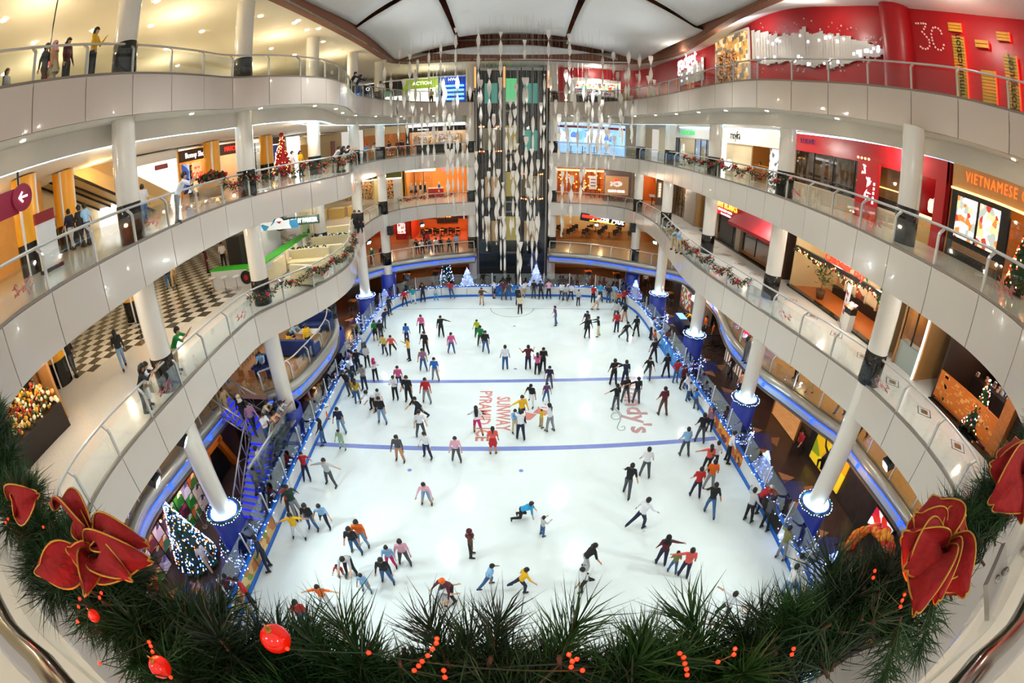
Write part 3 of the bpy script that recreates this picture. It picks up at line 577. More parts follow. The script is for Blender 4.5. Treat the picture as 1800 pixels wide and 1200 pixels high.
# ---------------------------------------------------------------- shopfronts
class Face:
    """a shopfront plane: local x runs left to right as seen from the atrium, local y into the shop, local z up"""
    def __init__(s, kind, coord, px0, px1, py, z0, label, name='shopfront', cat='shopfront', at=None):
        s.k, s.c = kind, coord
        if at is None: a, b_ = s.raw(px0, py), s.raw(px1, py)
        else: a, b_ = Vector(at[0]), Vector(at[1])
        s.w = (b_-a).length if False else ((a.y-b_.y) if kind == 'R' else (b_.y-a.y) if kind == 'L' else (b_.x-a.x))
        s.o = Vector((a.x, a.y, z0)); s.z0 = z0; s.rz = {'R': -math.pi/2, 'L': math.pi/2, 'F': 0}[kind]
        s.r = root(name, s.o, label, cat, None, None, s.rz)
    def raw(s, px, py): return yp(px, py, s.c) if s.k == 'F' else xp(px, py, s.c)
    def pt(s, px, py):
        p = s.raw(px, py); d = (s.o.y-p.y) if s.k == 'R' else (p.y-s.o.y) if s.k == 'L' else (p.x-s.o.x); return d, p.z-s.z0
    def box(s, name, s0, s1, z0, z1, y0, y1, m, parent=None):
        return MB().box(((s0+s1)/2, (y0+y1)/2, (z0+z1)/2), (abs(s1-s0), abs(y1-y0), abs(z1-z0))).build(name, m, parent or s.r)
    def prect(s, name, p0, p1, y0, y1, m, parent=None):
        a, b_ = s.pt(*p0), s.pt(*p1); return s.box(name, a[0], b_[0], a[1], b_[1], y0, y1, m, parent)
    def txt(s, body, sx, z, size, m, y=-.05, name='lettering', **k): return text(body, size, m, s.r, name, Matrix.Translation((sx, y, z)) @ Matrix.Rotation(math.pi/2, 4, 'X'), .015, **k)
    def ptxt(s, body, p, size, m, y=-.05, name='lettering', **k): a = s.pt(*p); return s.txt(body, a[0], a[1], size, m, y, name, **k)
    def world(s, sx, y, z): return s.r.matrix_basis @ Vector((sx, y, z))
    def shell(s, h, d, mb, mf=None, mc=None, side=None, wall=None):
        w = s.w
        s.box('back_wall', 0, w, 0, h, d, d+.1, mb); s.box('side_wall', -.1, 0, 0, h, 0, d, side or mb); s.box('side_wall', w, w+.1, 0, h, 0, d, side or mb)
        s.box('shop_ceiling', 0, w, h, h+.08, 0, d, mc or M_ceilw)
        if mf: s.box('shop_floor', 0, w, .005, .02, 0, d, mf)
        return s
    def panes(s, n, z0, z1, s0=0, s1=None, y=.05, fm=None):
        s1 = s.w if s1 is None else s1; g = MB().box((0, 0, 0), (1, 1, 1)).mesh('window_pane', M_glass2); fm = fm or M_frame
        for i in range(n):
            a, b_ = s0+(s1-s0)*i/n, s0+(s1-s0)*(i+1)/n; o = obj('window_pane', g, s.r, ((a+b_)/2, y, (z0+z1)/2)); o.scale = (b_-a-.05, .012, z1-z0)
            s.box('mullion', a-.03, a+.03, z0, z1, y-.03, y+.03, fm)
    def light(s, p, col=WARM, sx=None, y=1.2, z=None, h=3): lamp('POINT', s.world(s.w/2 if sx is None else sx, y, z or h-.35), p, col, .2, name='shop_lamp')
M_frame = mat('dark_frame', '#1c1714', .4)
M_cream = mat('cream_wall', '#ead9b4', .7, noise=.04); M_wl = mat('bright_wall', '#f4f2ea', .6); M_tan = mat('tan_wall', '#b9854c', .6, noise=.12, nscale=3); M_goldw = mat('gold_wall', '#d9a04e', .6, noise=.1)
M_dred = mat('deep_red', '#8c0f18', .4, noise=.08); M_or = mat('orange_floor', '#c5682a', .3, noise=.12); M_bk = mat('matt_black', '#0e0d0d', .5); M_lwhite = mat('lit_white', '#ffffff', .5, emit=1.6, ecol='#ffffff'); M_lit = mat('lit_warm', '#ffe2a8', .5, emit=2.0, ecol='#ffd488')
M_lred = mat('lit_red', '#ff3020', .5, emit=2.2, ecol='#ff2a18'); M_lgreen = mat('lit_green', '#18c060', .5, emit=1.2, ecol='#10b050'); M_lblue = mat('lit_blue', '#2060ff', .5, emit=2.0, ecol='#1c58ff'); M_lyel = mat('lit_yellow', '#ffc02a', .5, emit=2.2, ecol='#ffb020')
GOODS = [printed('goods_a', ['#d8c8a0', '#a04030', '#e8e0d0', '#406080', '#c09040', '#f0f0f0', '#303030'], 9, kind='box'), printed('goods_b', ['#e8a050', '#803020', '#f0d090', '#50402c', '#d06030', '#ffe0a0'], 9, kind='box'), printed('goods_c', ['#f0f0f4', '#b0c0d0', '#ffffff', '#d03040', '#4060a0', '#e0e0e0'], 10, kind='box')]
GN = [0]
def shelving(f, s0, s1, y, h, rows, m, mg, label, d=.35, stuff=True):
    """a shelf unit standing in a shop, its goods in rows"""
    o = f.world((s0+s1)/2, y, 0); r = root('display_shelf', o, label, 'shelf', None, None, f.rz); w = s1-s0
    for e in (-w/2, w/2): MB().box((e, 0, h/2), (.04, d, h)).build('upright', m, r)
    MB().box((0, d/2, h/2), (w, .03, h)).build('back_panel', m, r)
    for i in range(rows+1):
        z = .08+(h-.1)*i/rows; MB().box((0, 0, z), (w, d, .03)).build('shelf_board', m, r)
        if i < rows:
            b = MB(); x = -w/2+.08; rr = random.Random(i*7+int(s0*10)+GN[0])
            while x < w/2-.12:
                q = rr.uniform(.1, .28); hh = rr.uniform(.45, .85)*(h/rows); b.box((x+q/2, rr.uniform(-.05, .05), z+.015+hh/2), (q*.9, d*.6, hh)); x += q+.02
            g = b.build('goods', mg, r); g['kind'] = 'stuff'
    GN[0] += 1; return r
def mannequin(f, sx, y, top, skirt, label):
    r = root('mannequin', f.world(sx, y, 0), label, 'mannequin', 'dressed mannequins in the far boutique', None, f.rz); m = mat('mannequin_white', '#e8e0d4', .4)
    MB().lathe([(.2, 0), (.2, .02), (.03, .03), (.02, .1)], 12).build('stand', M_steel, r)
    b = MB(); 
    for e in (-.08, .08): b.tube([(e, 0, .06), (e, 0, .5), (e*.9, 0, .92)], [.04, .055, .075], 8)
    b.tube([(0, 0, 1.42), (0, 0, 1.56)], [.05, .045], 8); b.ball((0, 0, 1.66), .1, 10, 0, (.8, .95, 1.15))
    for e in (-1, 1): b.tube([(e*.17, 0, 1.38), (e*.22, -.03, 1.12), (e*.2, -.08, .88)], [.045, .04, .03], 6)
    b.build('figure', m, r)
    MB().lathe([(.13, .9), (.105, 1.1), (.15, 1.3), (.16, 1.4), (.06, 1.45)], 12).build('top', top, r)
    MB().lathe([(.2, .62), (.14, .95)], 12).build('skirt', skirt, r)
def table_set(p, rz, label, m, cm, n=4, rnd=False):
    r = root('dining_table', p, label, 'table', None, None, rz)
    if rnd: MB().lathe([(.42, .72), (.42, .76)], 16).build('table_top', m, r)
    else: MB().box((0, 0, .74), (.75, .75, .05)).build('table_top', m, r)
    MB().tube([(0, 0, 0), (0, 0, .72)], .04, 6).build('leg', M_bk, r); MB().lathe([(.25, 0), (.22, .03)], 10).build('base', M_bk, r)
    return r
def chair_proto():
    r = root('dining_chair', (0, 0, 0), 'chair', 'chair')
    MB().box((0, 0, .45), (.42, .42, .06)).build('seat', M_bk, r); MB().box((0, .2, .72), (.4, .04, .45)).build('backrest', M_bk, r)
    for x in (-.18, .18):
        for y in (-.18, .18): MB().tube([(x, y, 0), (x, y, .44)], .018, 5).build('leg', M_steel, r)
    return r
ORDW = 'first second third fourth fifth sixth seventh eighth ninth tenth eleventh twelfth thirteenth fourteenth fifteenth sixteenth seventeenth eighteenth nineteenth twentieth twenty-first twenty-second twenty-third twenty-fourth twenty-fifth'.split()
CH0 = [None]
def chair(p, rz, label, group, m=None):
    if CH0[0] is None: CH0[0] = chair_proto(); o = CH0[0]
    else:
        o = CH0[0].copy(); COL.objects.link(o)
        for c in CH0[0].children: q = c.copy(); COL.objects.link(q); q.parent = o
    o.location = p; o.rotation_euler = (0, 0, rz); tag(o, label, 'chair', group)
    if m:
        for c in o.children:
            if c.name.split('.')[0] in ('seat', 'backrest'): c.material_slots[0].link = 'OBJECT'; c.material_slots[0].material = m
    return o

# --- second gallery, right side (plane x = 15.2)
f = Face('R', 15.2, 1184, 1252, 250, L2, 'restaurant front with green lettering and orange glow beside the maylra-style white sign')
f.shell(3.3, 4, mat('orange_glow_wall', '#e07a28', .6), M_tile2); f.box('sign_band', 0, f.w, 2.45, 3.35, -.06, 0, M_white); f.txt('RE KITCHEN', f.w*.42, 2.9, .62, M_lgreen, -.08); f.panes(3, .1, 2.4, f.w*.6, f.w, fm=M_frame); f.box('red_panel', f.w*.2, f.w*.35, 0, 2.4, 3.8, 3.95, M_lred); f.light(70)
for i in range(4): f.box('curtain_slat', f.w*(.02+.035*i), f.w*(.045+.035*i), 0, 2.4, .02, .1, M_frame)
r = root('menu_stand', f.world(f.w*.55, -.9, 0), 'white menu board standing before the green-lettered kitchen', 'menu stand', None, None, f.rz); MB().box((0, 0, 1.1), (.7, .06, 1.5)).build('board', printed('menu_pale', ['#f4f4f0', '#d8e0d8', '#b8c8b0', '#ffffff'], 5), r); MB().box((0, 0, .03), (.6, .4, .06)).build('foot', M_bk, r); MB().box((0, .02, .3), (.06, .04, .6)).build('pole', M_steel, r)
f = Face('R', 15.2, 1268, 1373, 270, L2, 'white restaurant front with dark script sign and warm lit counter')
f.shell(3.3, 4.5, mat('lit_tan', '#c98d4a', .6), M_tile2); f.box('sign_band', 0, f.w, 2.35, 3.35, -.25, .02, mat('sign_cream', '#f6efdc', .5, emit=.45)); f.txt('moyfra', f.w*.32, 2.9, .85, M_bk, -.27, spacing=.8, scale=(.8, 1)); f.box('jamb', 0, .5, 0, 2.35, -.1, .2, M_lwhite); f.box('menu_lightbox', f.w-1.1, f.w-.15, .1, 2.3, -.12, 0, printed('menu_dots', ['#ffffff', '#f4f4f4', '#ffffff', '#606060', '#ffffff'], 6, .9)); f.box('counter', .8, f.w-1.6, 0, 1.05, 1.2, 1.7, M_tan); f.box('counter_top', .7, f.w-1.5, 1.05, 1.1, 1.1, 1.8, M_goldw); f.box('wall_relief', .9, f.w-1.4, 1.5, 2.2, 4.3, 4.45, M_goldw); f.light(110)
for i, z in enumerate((.55, )):
    MB().lathe([(.42, 0), (.42, .05)], 20).build('round_emblem', M_dred, f.r, (.9, -.32, .75)).rotation_euler = (math.pi/2, 0, 0); MB().lathe([(.42, 0), (.42, .05)], 20).build('round_emblem', M_lwhite, f.r, (2.1, -.32, .75)).rotation_euler = (math.pi/2, 0, 0)
f = Face('R', 15.2, 1398, 1590, 300, L2, 'red noodle bar front with dark glass and a white-brushed red banner')
f.shell(3.3, 4.5, mat('dim_tan', '#7a5632', .6, noise=.1), M_tan); f.box('sign_band', 0, f.w, 2.45, 3.4, -.1, .02, M_red); f.panes(5, .7, 2.45); f.box('plinth', 0, f.w, 0, .7, -.05, .1, mat('plinth_pale', '#c9b49a', .4)); f.txt('LOONE', f.w*.06, 3.0, .4, mat('sign_navy', '#2a2a6a', .4), -.12, align='LEFT'); f.light(60); f.box('lit_shelf', 1, f.w-1, 1.55, 1.62, 4, 4.4, M_lit); f.box('bar_counter', .5, f.w-.6, 0, 1.1, 2.2, 2.7, M_frame)
a, b_ = f.pt(1509, 350), f.pt(1553, 290); f.box('banner', a[0], b_[0], 0, 2.5, -.25, -.15, mat('banner_red', '#c4101a', .4)); sx = (a[0]+b_[0])/2
for i, (dx, dz, s, ch) in enumerate(((-.3, 2.0, .55, '節'), (.05, 1.5, .8, '麺'), (.1, .95, .75, '屋'))):
    b = MB(); rr = random.Random(i+5)
    for k in range(7):
        x0, z0_, x1, z1_ = rr.uniform(-.3, .3)*s, rr.uniform(-.35, .35)*s, rr.uniform(-.35, .35)*s, rr.uniform(-.4, .4)*s
        b.tube([(x0, 0, z0_), ((x0+x1)/2+rr.uniform(-.05, .05), 0, (z0_+z1_)/2), (x1, 0, z1_)], [.025, .04, .012], 5)
    b.build('brush_character', M_lwhite, f.r, (sx+dx, -.28, dz+.15))
b = MB(); 
for k in range(5): b.box((0, 0, -.2*k), (.1, .02, .12))
b.build('small_characters', M_lwhite, f.r, (b_[0]-.25, -.27, 1.6))['kind'] = 'stuff'
for k in range(4): MB().ball((a[0]+.2+.25*k, -.45, 2.62), .06, 8).build('banner_spot', M_lit, f.r)
f = Face('R', 15.2, 1618, 1665, 340, L2, 'red pillar bay with a small window of hanging white lanterns')
f.shell(3.3, 1.2, M_dred); f.box('pier', f.w*.62, f.w, 0, 3.3, -.15, .02, M_red); f.box('head_panel', 0, f.w, 2.5, 3.3, -.12, .02, M_red); f.box('lit_sill', 0, f.w*.62, .85, 1.05, -.1, .1, M_lit); f.box('brick_apron', 0, f.w*.62, 0, .85, -.06, .02, mat('lit_stone', '#c79a5c', .6, noise=.3, nscale=12)); f.light(25, WARM, None, .6)
for k in range(4): MB().lathe([(.06, -.3), (.13, -.2), (.14, .1), (.07, .25)], 10).build('paper_lantern', mat('paper_white', '#fff4dc', .6, emit=.8), f.r, (.35+.28*(k % 2), .4+.25*(k//2), 1.5+.15*(k % 2)))
f = Face('R', 15.2, 1668, 1800, 400, L2, 'wood-fronted restaurant with orange lettering and two lit menu boards')
f.w = max(f.w, 5.5); f.shell(3.3, 4, mat('amber_wall', '#c87a24', .6, noise=.1), M_tan); f.box('sign_band', 0, f.w, 2.45, 3.35, -.1, .02, mat('lit_wood', '#cf9a5c', .6, noise=.08)); f.txt('VIETNAMESE CUISINE', f.w*.52, 2.92, .52, mat('lit_orange', '#ff7a2a', .5, emit=1.1), -.14, spacing=1.25, scale=(.72, 1)); f.box('cove_line', 0, f.w, 2.38, 2.46, -.2, 0, M_lit); f.box('black_surround', 0, 2.9, 0, 2.38, -.06, .06, M_bk); f.light(60)
for k in range(2): f.box('menu_board', .35+1.15*k, 1.35+1.15*k, .75, 2.2, -.12, -.07, printed('menu_food', ['#ffffff', '#f4ece0', '#d8843c', '#ffffff', '#b0b8b0', '#c04030', '#f0d8a0'], 4.5, 1.0))
for k in range(5): f.box('grille_slat', .35, 2.7, .3+.05*k, .33+.05*k, -.1, -.06, M_tan)
f.panes(2, .1, 2.1, 2.9, f.w)
# blue-white light line over the right-hand shopfronts
for lv, z in (('second', L2+3.42), ('first', L1+3.38)):
    b = MB().box((15.12, 23, z), (.06, 36, .07)); tag(b.build('light_strip', M_led), 'long cool light line above the shopfronts of the %s gallery, red-wall side' % lv, 'light strip')
wall('wall_right', (15.35, 1), (15.35, 48), L2+3.3, L3-.3, M_white, 'white wall above the shopfronts of the second gallery')
wall('wall_right', (15.35, 1), (15.35, 48), L1+3.3, L2-.3, M_white, 'white wall above the shopfronts of the first gallery')
wall('wall_right', (15.4, 27.5), (15.4, 48), L2, L2+3.3, M_cream, 'cream wall beyond the green-lettered kitchen', .1)
# --- first gallery, right side
f = Face('R', 15.2, 1180, 1226, 340, L1, 'lit wooden shelf front with a corrugated panel beside the rib grill')
f.shell(3.3, 1.6, M_tan); f.panes(4, .1, 3.2, f.w*.05, f.w*.6); f.light(45); f.box('corrugated_panel', f.w*.6, f.w*.85, 0, 3.3, -.05, .05, mat('grey_corrugated', '#8a7f72', .5, noise=.1, nscale=14)); f.box('stone_pier', f.w*.85, f.w, 0, 3.3, -.12, .06, mat('stack_stone', '#9a8a78', .8, noise=.5, nscale=14))
shelving(f, .3, f.w*.58, .8, 2.9, 6, M_tan, GOODS[1], 'amber lit bottle shelf behind glass, fish-logo corner')
f = Face('R', 15.2, 1232, 1380, 430, L1, "rib grill front with red sign, stone piers and a red awning")
f.shell(3.3, 4.5, mat('dim_brown', '#4a2f20', .6), M_wood); sa, sb = f.pt(1261, 372)[0], f.pt(1308, 350)[0]; f.box('sign_band', sa, sb, 2.05, 3.25, -.35, .0, M_red); sm = (sa+sb)/2; f.txt("TONY ROMA'S", sm, 2.82, .62, M_lyel, -.38, bold=.012, scale=((sb-sa)/4.4, 1)); f.txt('RIBS · SEAFOOD · STEAKS', sm, 2.42, .2, M_lwhite, -.38); f.txt('Famous for Ribs Bar', sm+.2, 2.18, .2, M_lwhite, -.38); f.light(40)
for s0 in (sa-.5, sb-.4): f.box('stone_pier', s0, s0+.7, 0, 2.1, -.15, .1, mat('stack_stone', '#9a8a78', .8))
b = MB(); s0, s1 = sb, f.w; b.add([(s0, 0, 2.9), (s1, 0, 2.9), (s1, -1.1, 2.1), (s0, -1.1, 2.1), (s0, -1.1, 1.9), (s1, -1.1, 1.9)], [(0, 1, 2, 3), (3, 2, 5, 4)]); b.build('awning', mat('awning_red', '#a3141c', .7), f.r); f.panes(4, .3, 2.4, f.w*.44, f.w); f.box('lit_head', f.w*.4, f.w, 2.95, 3.1, -.05, .05, M_lit); f.box('door', sa+.6, sb-.6, 0, 2.0, .05, .1, M_frame)
f.box('step', 0, f.w, 0, .12, -.3, 0, M_black)
f = Face('R', 15.2, 1385, 1572, 520, L1, 'open cafe front with red lettering, fir garland and orange wooden floor')
f.shell(3.3, 2.9, mat('beige_lit', '#d8bd8e', .6, noise=.05), M_or); f.box('sign_beam', 0, f.w, 2.12, 2.32, -.1, .1, M_frame); f.txt('Chandler Bay', f.w*.55, 2.55, .6, M_lred, -.1, shear=.15, bold=.015); f.box('plinth', 0, f.w, 0, .1, -.25, .1, M_black); f.light(110, WARM, f.w*.3, 1.3); f.light(90, WARM, f.w*.75, 1.3)
for k in range(6):
    s0 = f.w*(.12+.115*k); f.box('wall_board', s0, s0+.75, .6, 2.5, 2.75, 2.88, [printed('food_poster', ['#e8d8b0', '#b05030', '#f0e8d0', '#508040', '#c08a50', '#704030'], 2.6), M_cream][k % 2]); f.box('wall_batten', s0+.8, s0+.92, 0, 2.6, 2.7, 2.85, M_cream)
f.box('dado', f.w*.1, f.w*.8, 0, .5, 2.65, 2.85, M_frame)
b = MB(); rr = random.Random(12)
for k in range(260):
    s = f.w*k/260; b.ball((s, -.12+rr.uniform(-.08, .08), 2.08+.1*math.sin(s*2.2)+rr.uniform(-.1, .08)), .055, 4, rr.choice((0, 0, 0, 1, 2)))
q = b.build('fir_garland', [M_garl, mat('bauble_red', '#c01818', .3), M_lit], f.r); q['kind'] = 'stuff'
p = f.pt(1530, 515); r = root('wall_screen', f.world(f.w*.87, 1.3, 1.15), 'bright television showing a crowd beside the cafe entrance', 'television', None, None, f.rz+.25); MB().box((0, 0, .5), (1.5, .08, .95)).build('bezel', M_bk, r); MB().box((0, -.05, .5), (1.4, .02, .84)).build('screen', printed('tv_picture', ['#e8f0a0', '#c8a050', '#60b0d0', '#f0f0f0', '#7060a0', '#e0c040'], 5, 1.5), r); MB().box((0, .1, -.5), (1.2, .5, 1.2)).build('cabinet', M_frame, r)
f = Face('R', 15.2, 1580, 1625, 600, L1, 'pale glass servery front beside the orange etched screen')
f.shell(3.3, 3, M_tan); f.box('counter', 0, f.w, 0, 1.05, .1, .6, mat('frosted_panel', '#a8b4b0', .3)); f.panes(2, 1.05, 3.2); f.box('edge_light', f.w-.04, f.w+.03, 0, 3.3, -.1, -.02, M_lwhite); f.light(50)
f = Face('R', 15.2, 1630, 1800, 720, L1, 'noodle restaurant with orange etched screen and red menu wall')
f.w = max(f.w, 4.6); f.shell(3.3, 6, mat('dark_brown_wall', '#2c1d15', .6), M_wood); f.light(70, WARM, 1.5, 2.5); f.light(60, WARM, 4, 3)
b = f.box('etched_screen', 0, 3.4, .15, 1.15, -.05, .03, mat('etched_orange', '#c8691c', .4, noise=.1)); b_ = MB(); rr = random.Random(4)
for k in range(90):
    x, z = rr.uniform(.1, 3.3), rr.uniform(.22, 1.08); b_.box((x, -.055, z), (rr.choice((.03, .12, .2)), .006, rr.choice((.03, .08, .14))))
b_.build('etched_characters', mat('etched_pale', '#dd9a50', .5), f.r)
f.box('red_menu_wall', .6, 4.4, 1.5, 3.2, 3.8, 3.9, mat('menu_red', '#c8200e', .5)); 
for k in range(4): MB().lathe([(.34, 0), (.34, .05)], 18).build('dish_picture', printed('dish', ['#f0e0b0', '#a05a20', '#e8c878', '#507030', '#301810'], 6), f.r, (1.0+.9*k, 3.75, 2.4)).rotation_euler = (math.pi/2, 0, 0)
f.box('end_pier', 3.4, 3.9, 0, 3.3, -.1, .5, mat('tile_mosaic', '#b0662c', .5, noise=.4, nscale=16)); f.box('step', 0, 5, 0, .05, -.55, 0, M_black); f.box('kitchen_counter', .4, 4.2, 0, 1.0, 2.2, 2.9, M_frame)
b = MB(); rr = random.Random(6)
for k in range(24): b.box((rr.uniform(.5, 4.1), rr.uniform(2.3, 2.8), 1.0+rr.uniform(.05, .2)), (rr.uniform(.08, .25), .15, rr.uniform(.1, .35)))
b.build('kitchenware', GOODS[0], f.r)['kind'] = 'stuff'
# --- top gallery, right side: red wall with pixel mosaic
RW = [(15.9, 1), (15.8, 6), (15.6, 9), (14.9, 12.6), (14.5, 14.5), (14.5, 18), (14.5, 22), (14.5, 27), (14.3, 31), (13.6, 36), (13.2, 40), (12.8, 44), (11, 47.5), (3.8, 48)]
RWP = catmull(RW, .8); rw = root('wall_right', (14, 20, L3), 'curved glossy red wall behind the top gallery', 'wall', None, 'structure')
def ztop(y): return 22.35+1.5*math.exp(-((y-24)/8)**2)
o = Vector((14, 20, L3)); b = MB(); 
W1 = [p for p in RWP if not (p.y > 46.5 and p.x < 10.6)]; W2 = [p for p in RWP if p.y > 46.5 and p.x < 5.8]
for W_ in (W1, W2): b.strip([v3(p, L3)-o for p in W_], [v3(p, ztop(p.y))-o for p in W_])
b.add([v3(W1[-1], L3+2.9)-o, v3(W2[0], L3+2.9)-o, v3(W2[0], 22.4)-o, v3(W1[-1], 22.4)-o], [(0, 1, 2, 3)]); b.build('wall_skin', M_red, rw)
def onwall(px, py, out=.05):
    X = 14.5
    for _ in range(6):
        p = xp(px, py, X); X = min(RWP, key=lambda q: abs(q.y-p.y)).x-out
    return xp(px, py, X)
# white jagged mosaic: columns of pixels read off the wall
pm = root('pixel_mosaic', onwall(1440, 85), 'white jagged pixel mosaic with glowing squares on the red wall', 'wall decoration'); o = pm.location.copy(); rr = random.Random(21)
up = [(1322, 56), (1340, 56), (1350, 60), (1370, 62), (1390, 60), (1400, 62), (1411, 48), (1420, 58), (1440, 57), (1460, 60), (1490, 64), (1500, 72), (1520, 74), (1540, 80), (1556, 88)]
lo = [(1322, 104), (1345, 116), (1360, 112), (1375, 108), (1400, 112), (1420, 120), (1440, 110), (1455, 122), (1475, 114), (1490, 110), (1510, 102), (1530, 100), (1545, 96), (1556, 92)]
def interp(tab, x):
    for (a, y0), (c, y1) in zip(tab, tab[1:]):
        if a <= x <= c: return y0+(y1-y0)*(x-a)/(c-a)
    return tab[-1][1]
M_pix = mat('mosaic_white', '#cfc8c0', .4); M_sq = mat('glow_square', '#ffffff', .4, emit=3.5, ecol='#efe8ff')
b = MB(); x = 1322.0
while x < 1556:
    y0, y1 = interp(up, x)+rr.uniform(-3, 3), interp(lo, x)+rr.uniform(-3, 3); a, c = xp(x, y0, 14.38), xp(x+5.4, y1, 14.38); mid = (a+c)/2; b.box(mid-o, (.06, abs(xp(x, 85, 14.38).y-xp(x+5.4, 85, 14.38).y), abs(a.z-c.z))); x += 5
b.build('mosaic_plate', M_pix, pm)
def squares(n, fx, fy, s, m, name, seed):
    rr = random.Random(seed)
    me = MB().box((0, 0, 0), (.05, 1, 1)).mesh(name, m)
    for i in range(n):
        px = rr.uniform(*fx); py = fy(px, rr); p = xp(px, py, 14.33); q = obj(name, me, pm, p-o); k = s*rr.uniform(.7, 1.2); q.scale = (1, k, k)
squares(14, (1326, 1500), lambda x, r_: interp(up, x)+r_.uniform(5, 16), .14, M_sq, 'glow_square', 1)
squares(16, (1326, 1545), lambda x, r_: interp(lo, x)-r_.uniform(3, 14), .14, M_sq, 'glow_square', 2)
squares(6, (1500, 1552), lambda x, r_: r_.uniform(82, 97), .14, M_sq, 'glow_square', 3)
squares(30, (1326, 1570), lambda x, r_: interp(up, min(1555, x))-r_.uniform(4, 22), .07, M_pix, 'loose_pixel', 4)
squares(26, (1326, 1570), lambda x, r_: interp(lo, min(1555, x))+r_.uniform(3, 14), .08, M_pix, 'loose_pixel', 5)
# lit shop opening and script sign further along
pw = root('shopfront', onwall(1280, 110), 'lit gadget shop opening with stacked shelves in the red wall', 'shopfront'); o = pw.location.copy()
a, c = onwall(1243, 88, .1), onwall(1322, 135, .1); 
MB().box(((a+c)/2-o)+Vector((.05, 0, 0)), (.05, abs(a.y-c.y), abs(a.z-c.z)+1.2)).build('lit_opening', printed('shelf_glow', ['#e8c890', '#c89048', '#6a6058', '#f0e0b8', '#8a7458', '#d8a050'], 3.2, .8, kind='box'), pw)
MB().box(((a+c)/2-o)+Vector((-.02, 0, abs(a.z-c.z)/2+.65)), (.1, abs(a.y-c.y)+.1, .12)).build('frame_head', M_white, pw)
for e in (a.y, c.y): MB().box(Vector(((a.x+c.x)/2, e, (a.z+c.z)/2))-o, (.12, .1, abs(a.z-c.z)+1.2)).build('frame_jamb', M_white, pw)
for k in range(3): MB().box(((a+c)/2-o)+Vector((-.15, -1.2+1.1*k, -.5)), (.3, .5, 2.2)).build('shelf_tower', GOODS[1], pw)
p1, p2 = onwall(1188, 117, .2), onwall(1226, 97, .2); t = text('gadget', 1, M_lwhite, None, 'wall_lettering', frame((p1+p2)/2, (p2-p1), (0, 0, 1)), .02, shear=.2); k = (p2-p1).length/2.6; t.scale = (k, k*1.3, k); tag(t, 'glowing white script lettering on the red wall corner', 'lettering')
pm2 = root('pixel_mosaic', onwall(1215, 130), 'smaller white pixel mosaic below the script lettering on the red wall', 'wall decoration'); o = pm2.location.copy(); b = MB(); bs = MB()
for i in range(9):
    px = 1196+4.6*i; y0 = 128-3.0*i+rr.uniform(-3, 3); a, c = onwall(px, y0, .08), onwall(px+4.6, 150-1.2*i, .08); b.box((a+c)/2-o, (.06, abs(a.y-c.y), abs(a.z-c.z)))
    for k in range(2): q = onwall(px+2, y0+3+k*8+rr.uniform(0, 4), .14); bs.box(q-o, (.04, .16, .16))
b.build('mosaic_plate', M_pix, pm2); bs.build('glow_square', M_sq, pm2)['kind'] = 'stuff'
# red half-round pier and the 3C lettering
p = onwall(1583, 90, 0); pier = root('wall_right', (p.x-.1, p.y, L3), 'rounded red pier standing out of the red wall', 'pier', None, 'structure'); MB().lathe([(.75, 0), (.75, 4.4)], 20, cap=False).build('pier_shaft', M_red, pier)
cc = root('dotted_lettering', onwall(1635, 62, .1), 'numeral and letter drawn in pale bulbs on the red wall', 'lettering'); o = cc.location.copy(); DB = MB().ball((0, 0, 0), .045, 8).mesh('bulb', mat('pale_bulb', '#e8c0b0', .4, emit=.35))
for px, py in ((1610, 41), (1614, 41), (1619, 41), (1623, 41), (1627, 42), (1626, 47), (1624, 51), (1621, 56), (1625, 60), (1629, 65), (1633, 70), (1634, 75), (1634, 81), (1631, 85), (1627, 86), (1622, 85), (1618, 82), (1655, 59), (1653, 54), (1649, 50), (1644, 48), (1640, 49), (1638, 54), (1637, 60), (1638, 66), (1639, 71), (1641, 77), (1644, 83), (1649, 87), (1654, 88), (1658, 85), (1659, 79)): obj('bulb', DB, cc, onwall(px, py, .08)-o)
M_neon = mat('neon_red', '#ff3a20', .4, emit=4, ecol='#ff2010'); M_sl = mat('slatted_gold', '#b89a28', .5, noise=.15, nscale=20, emit=.06)
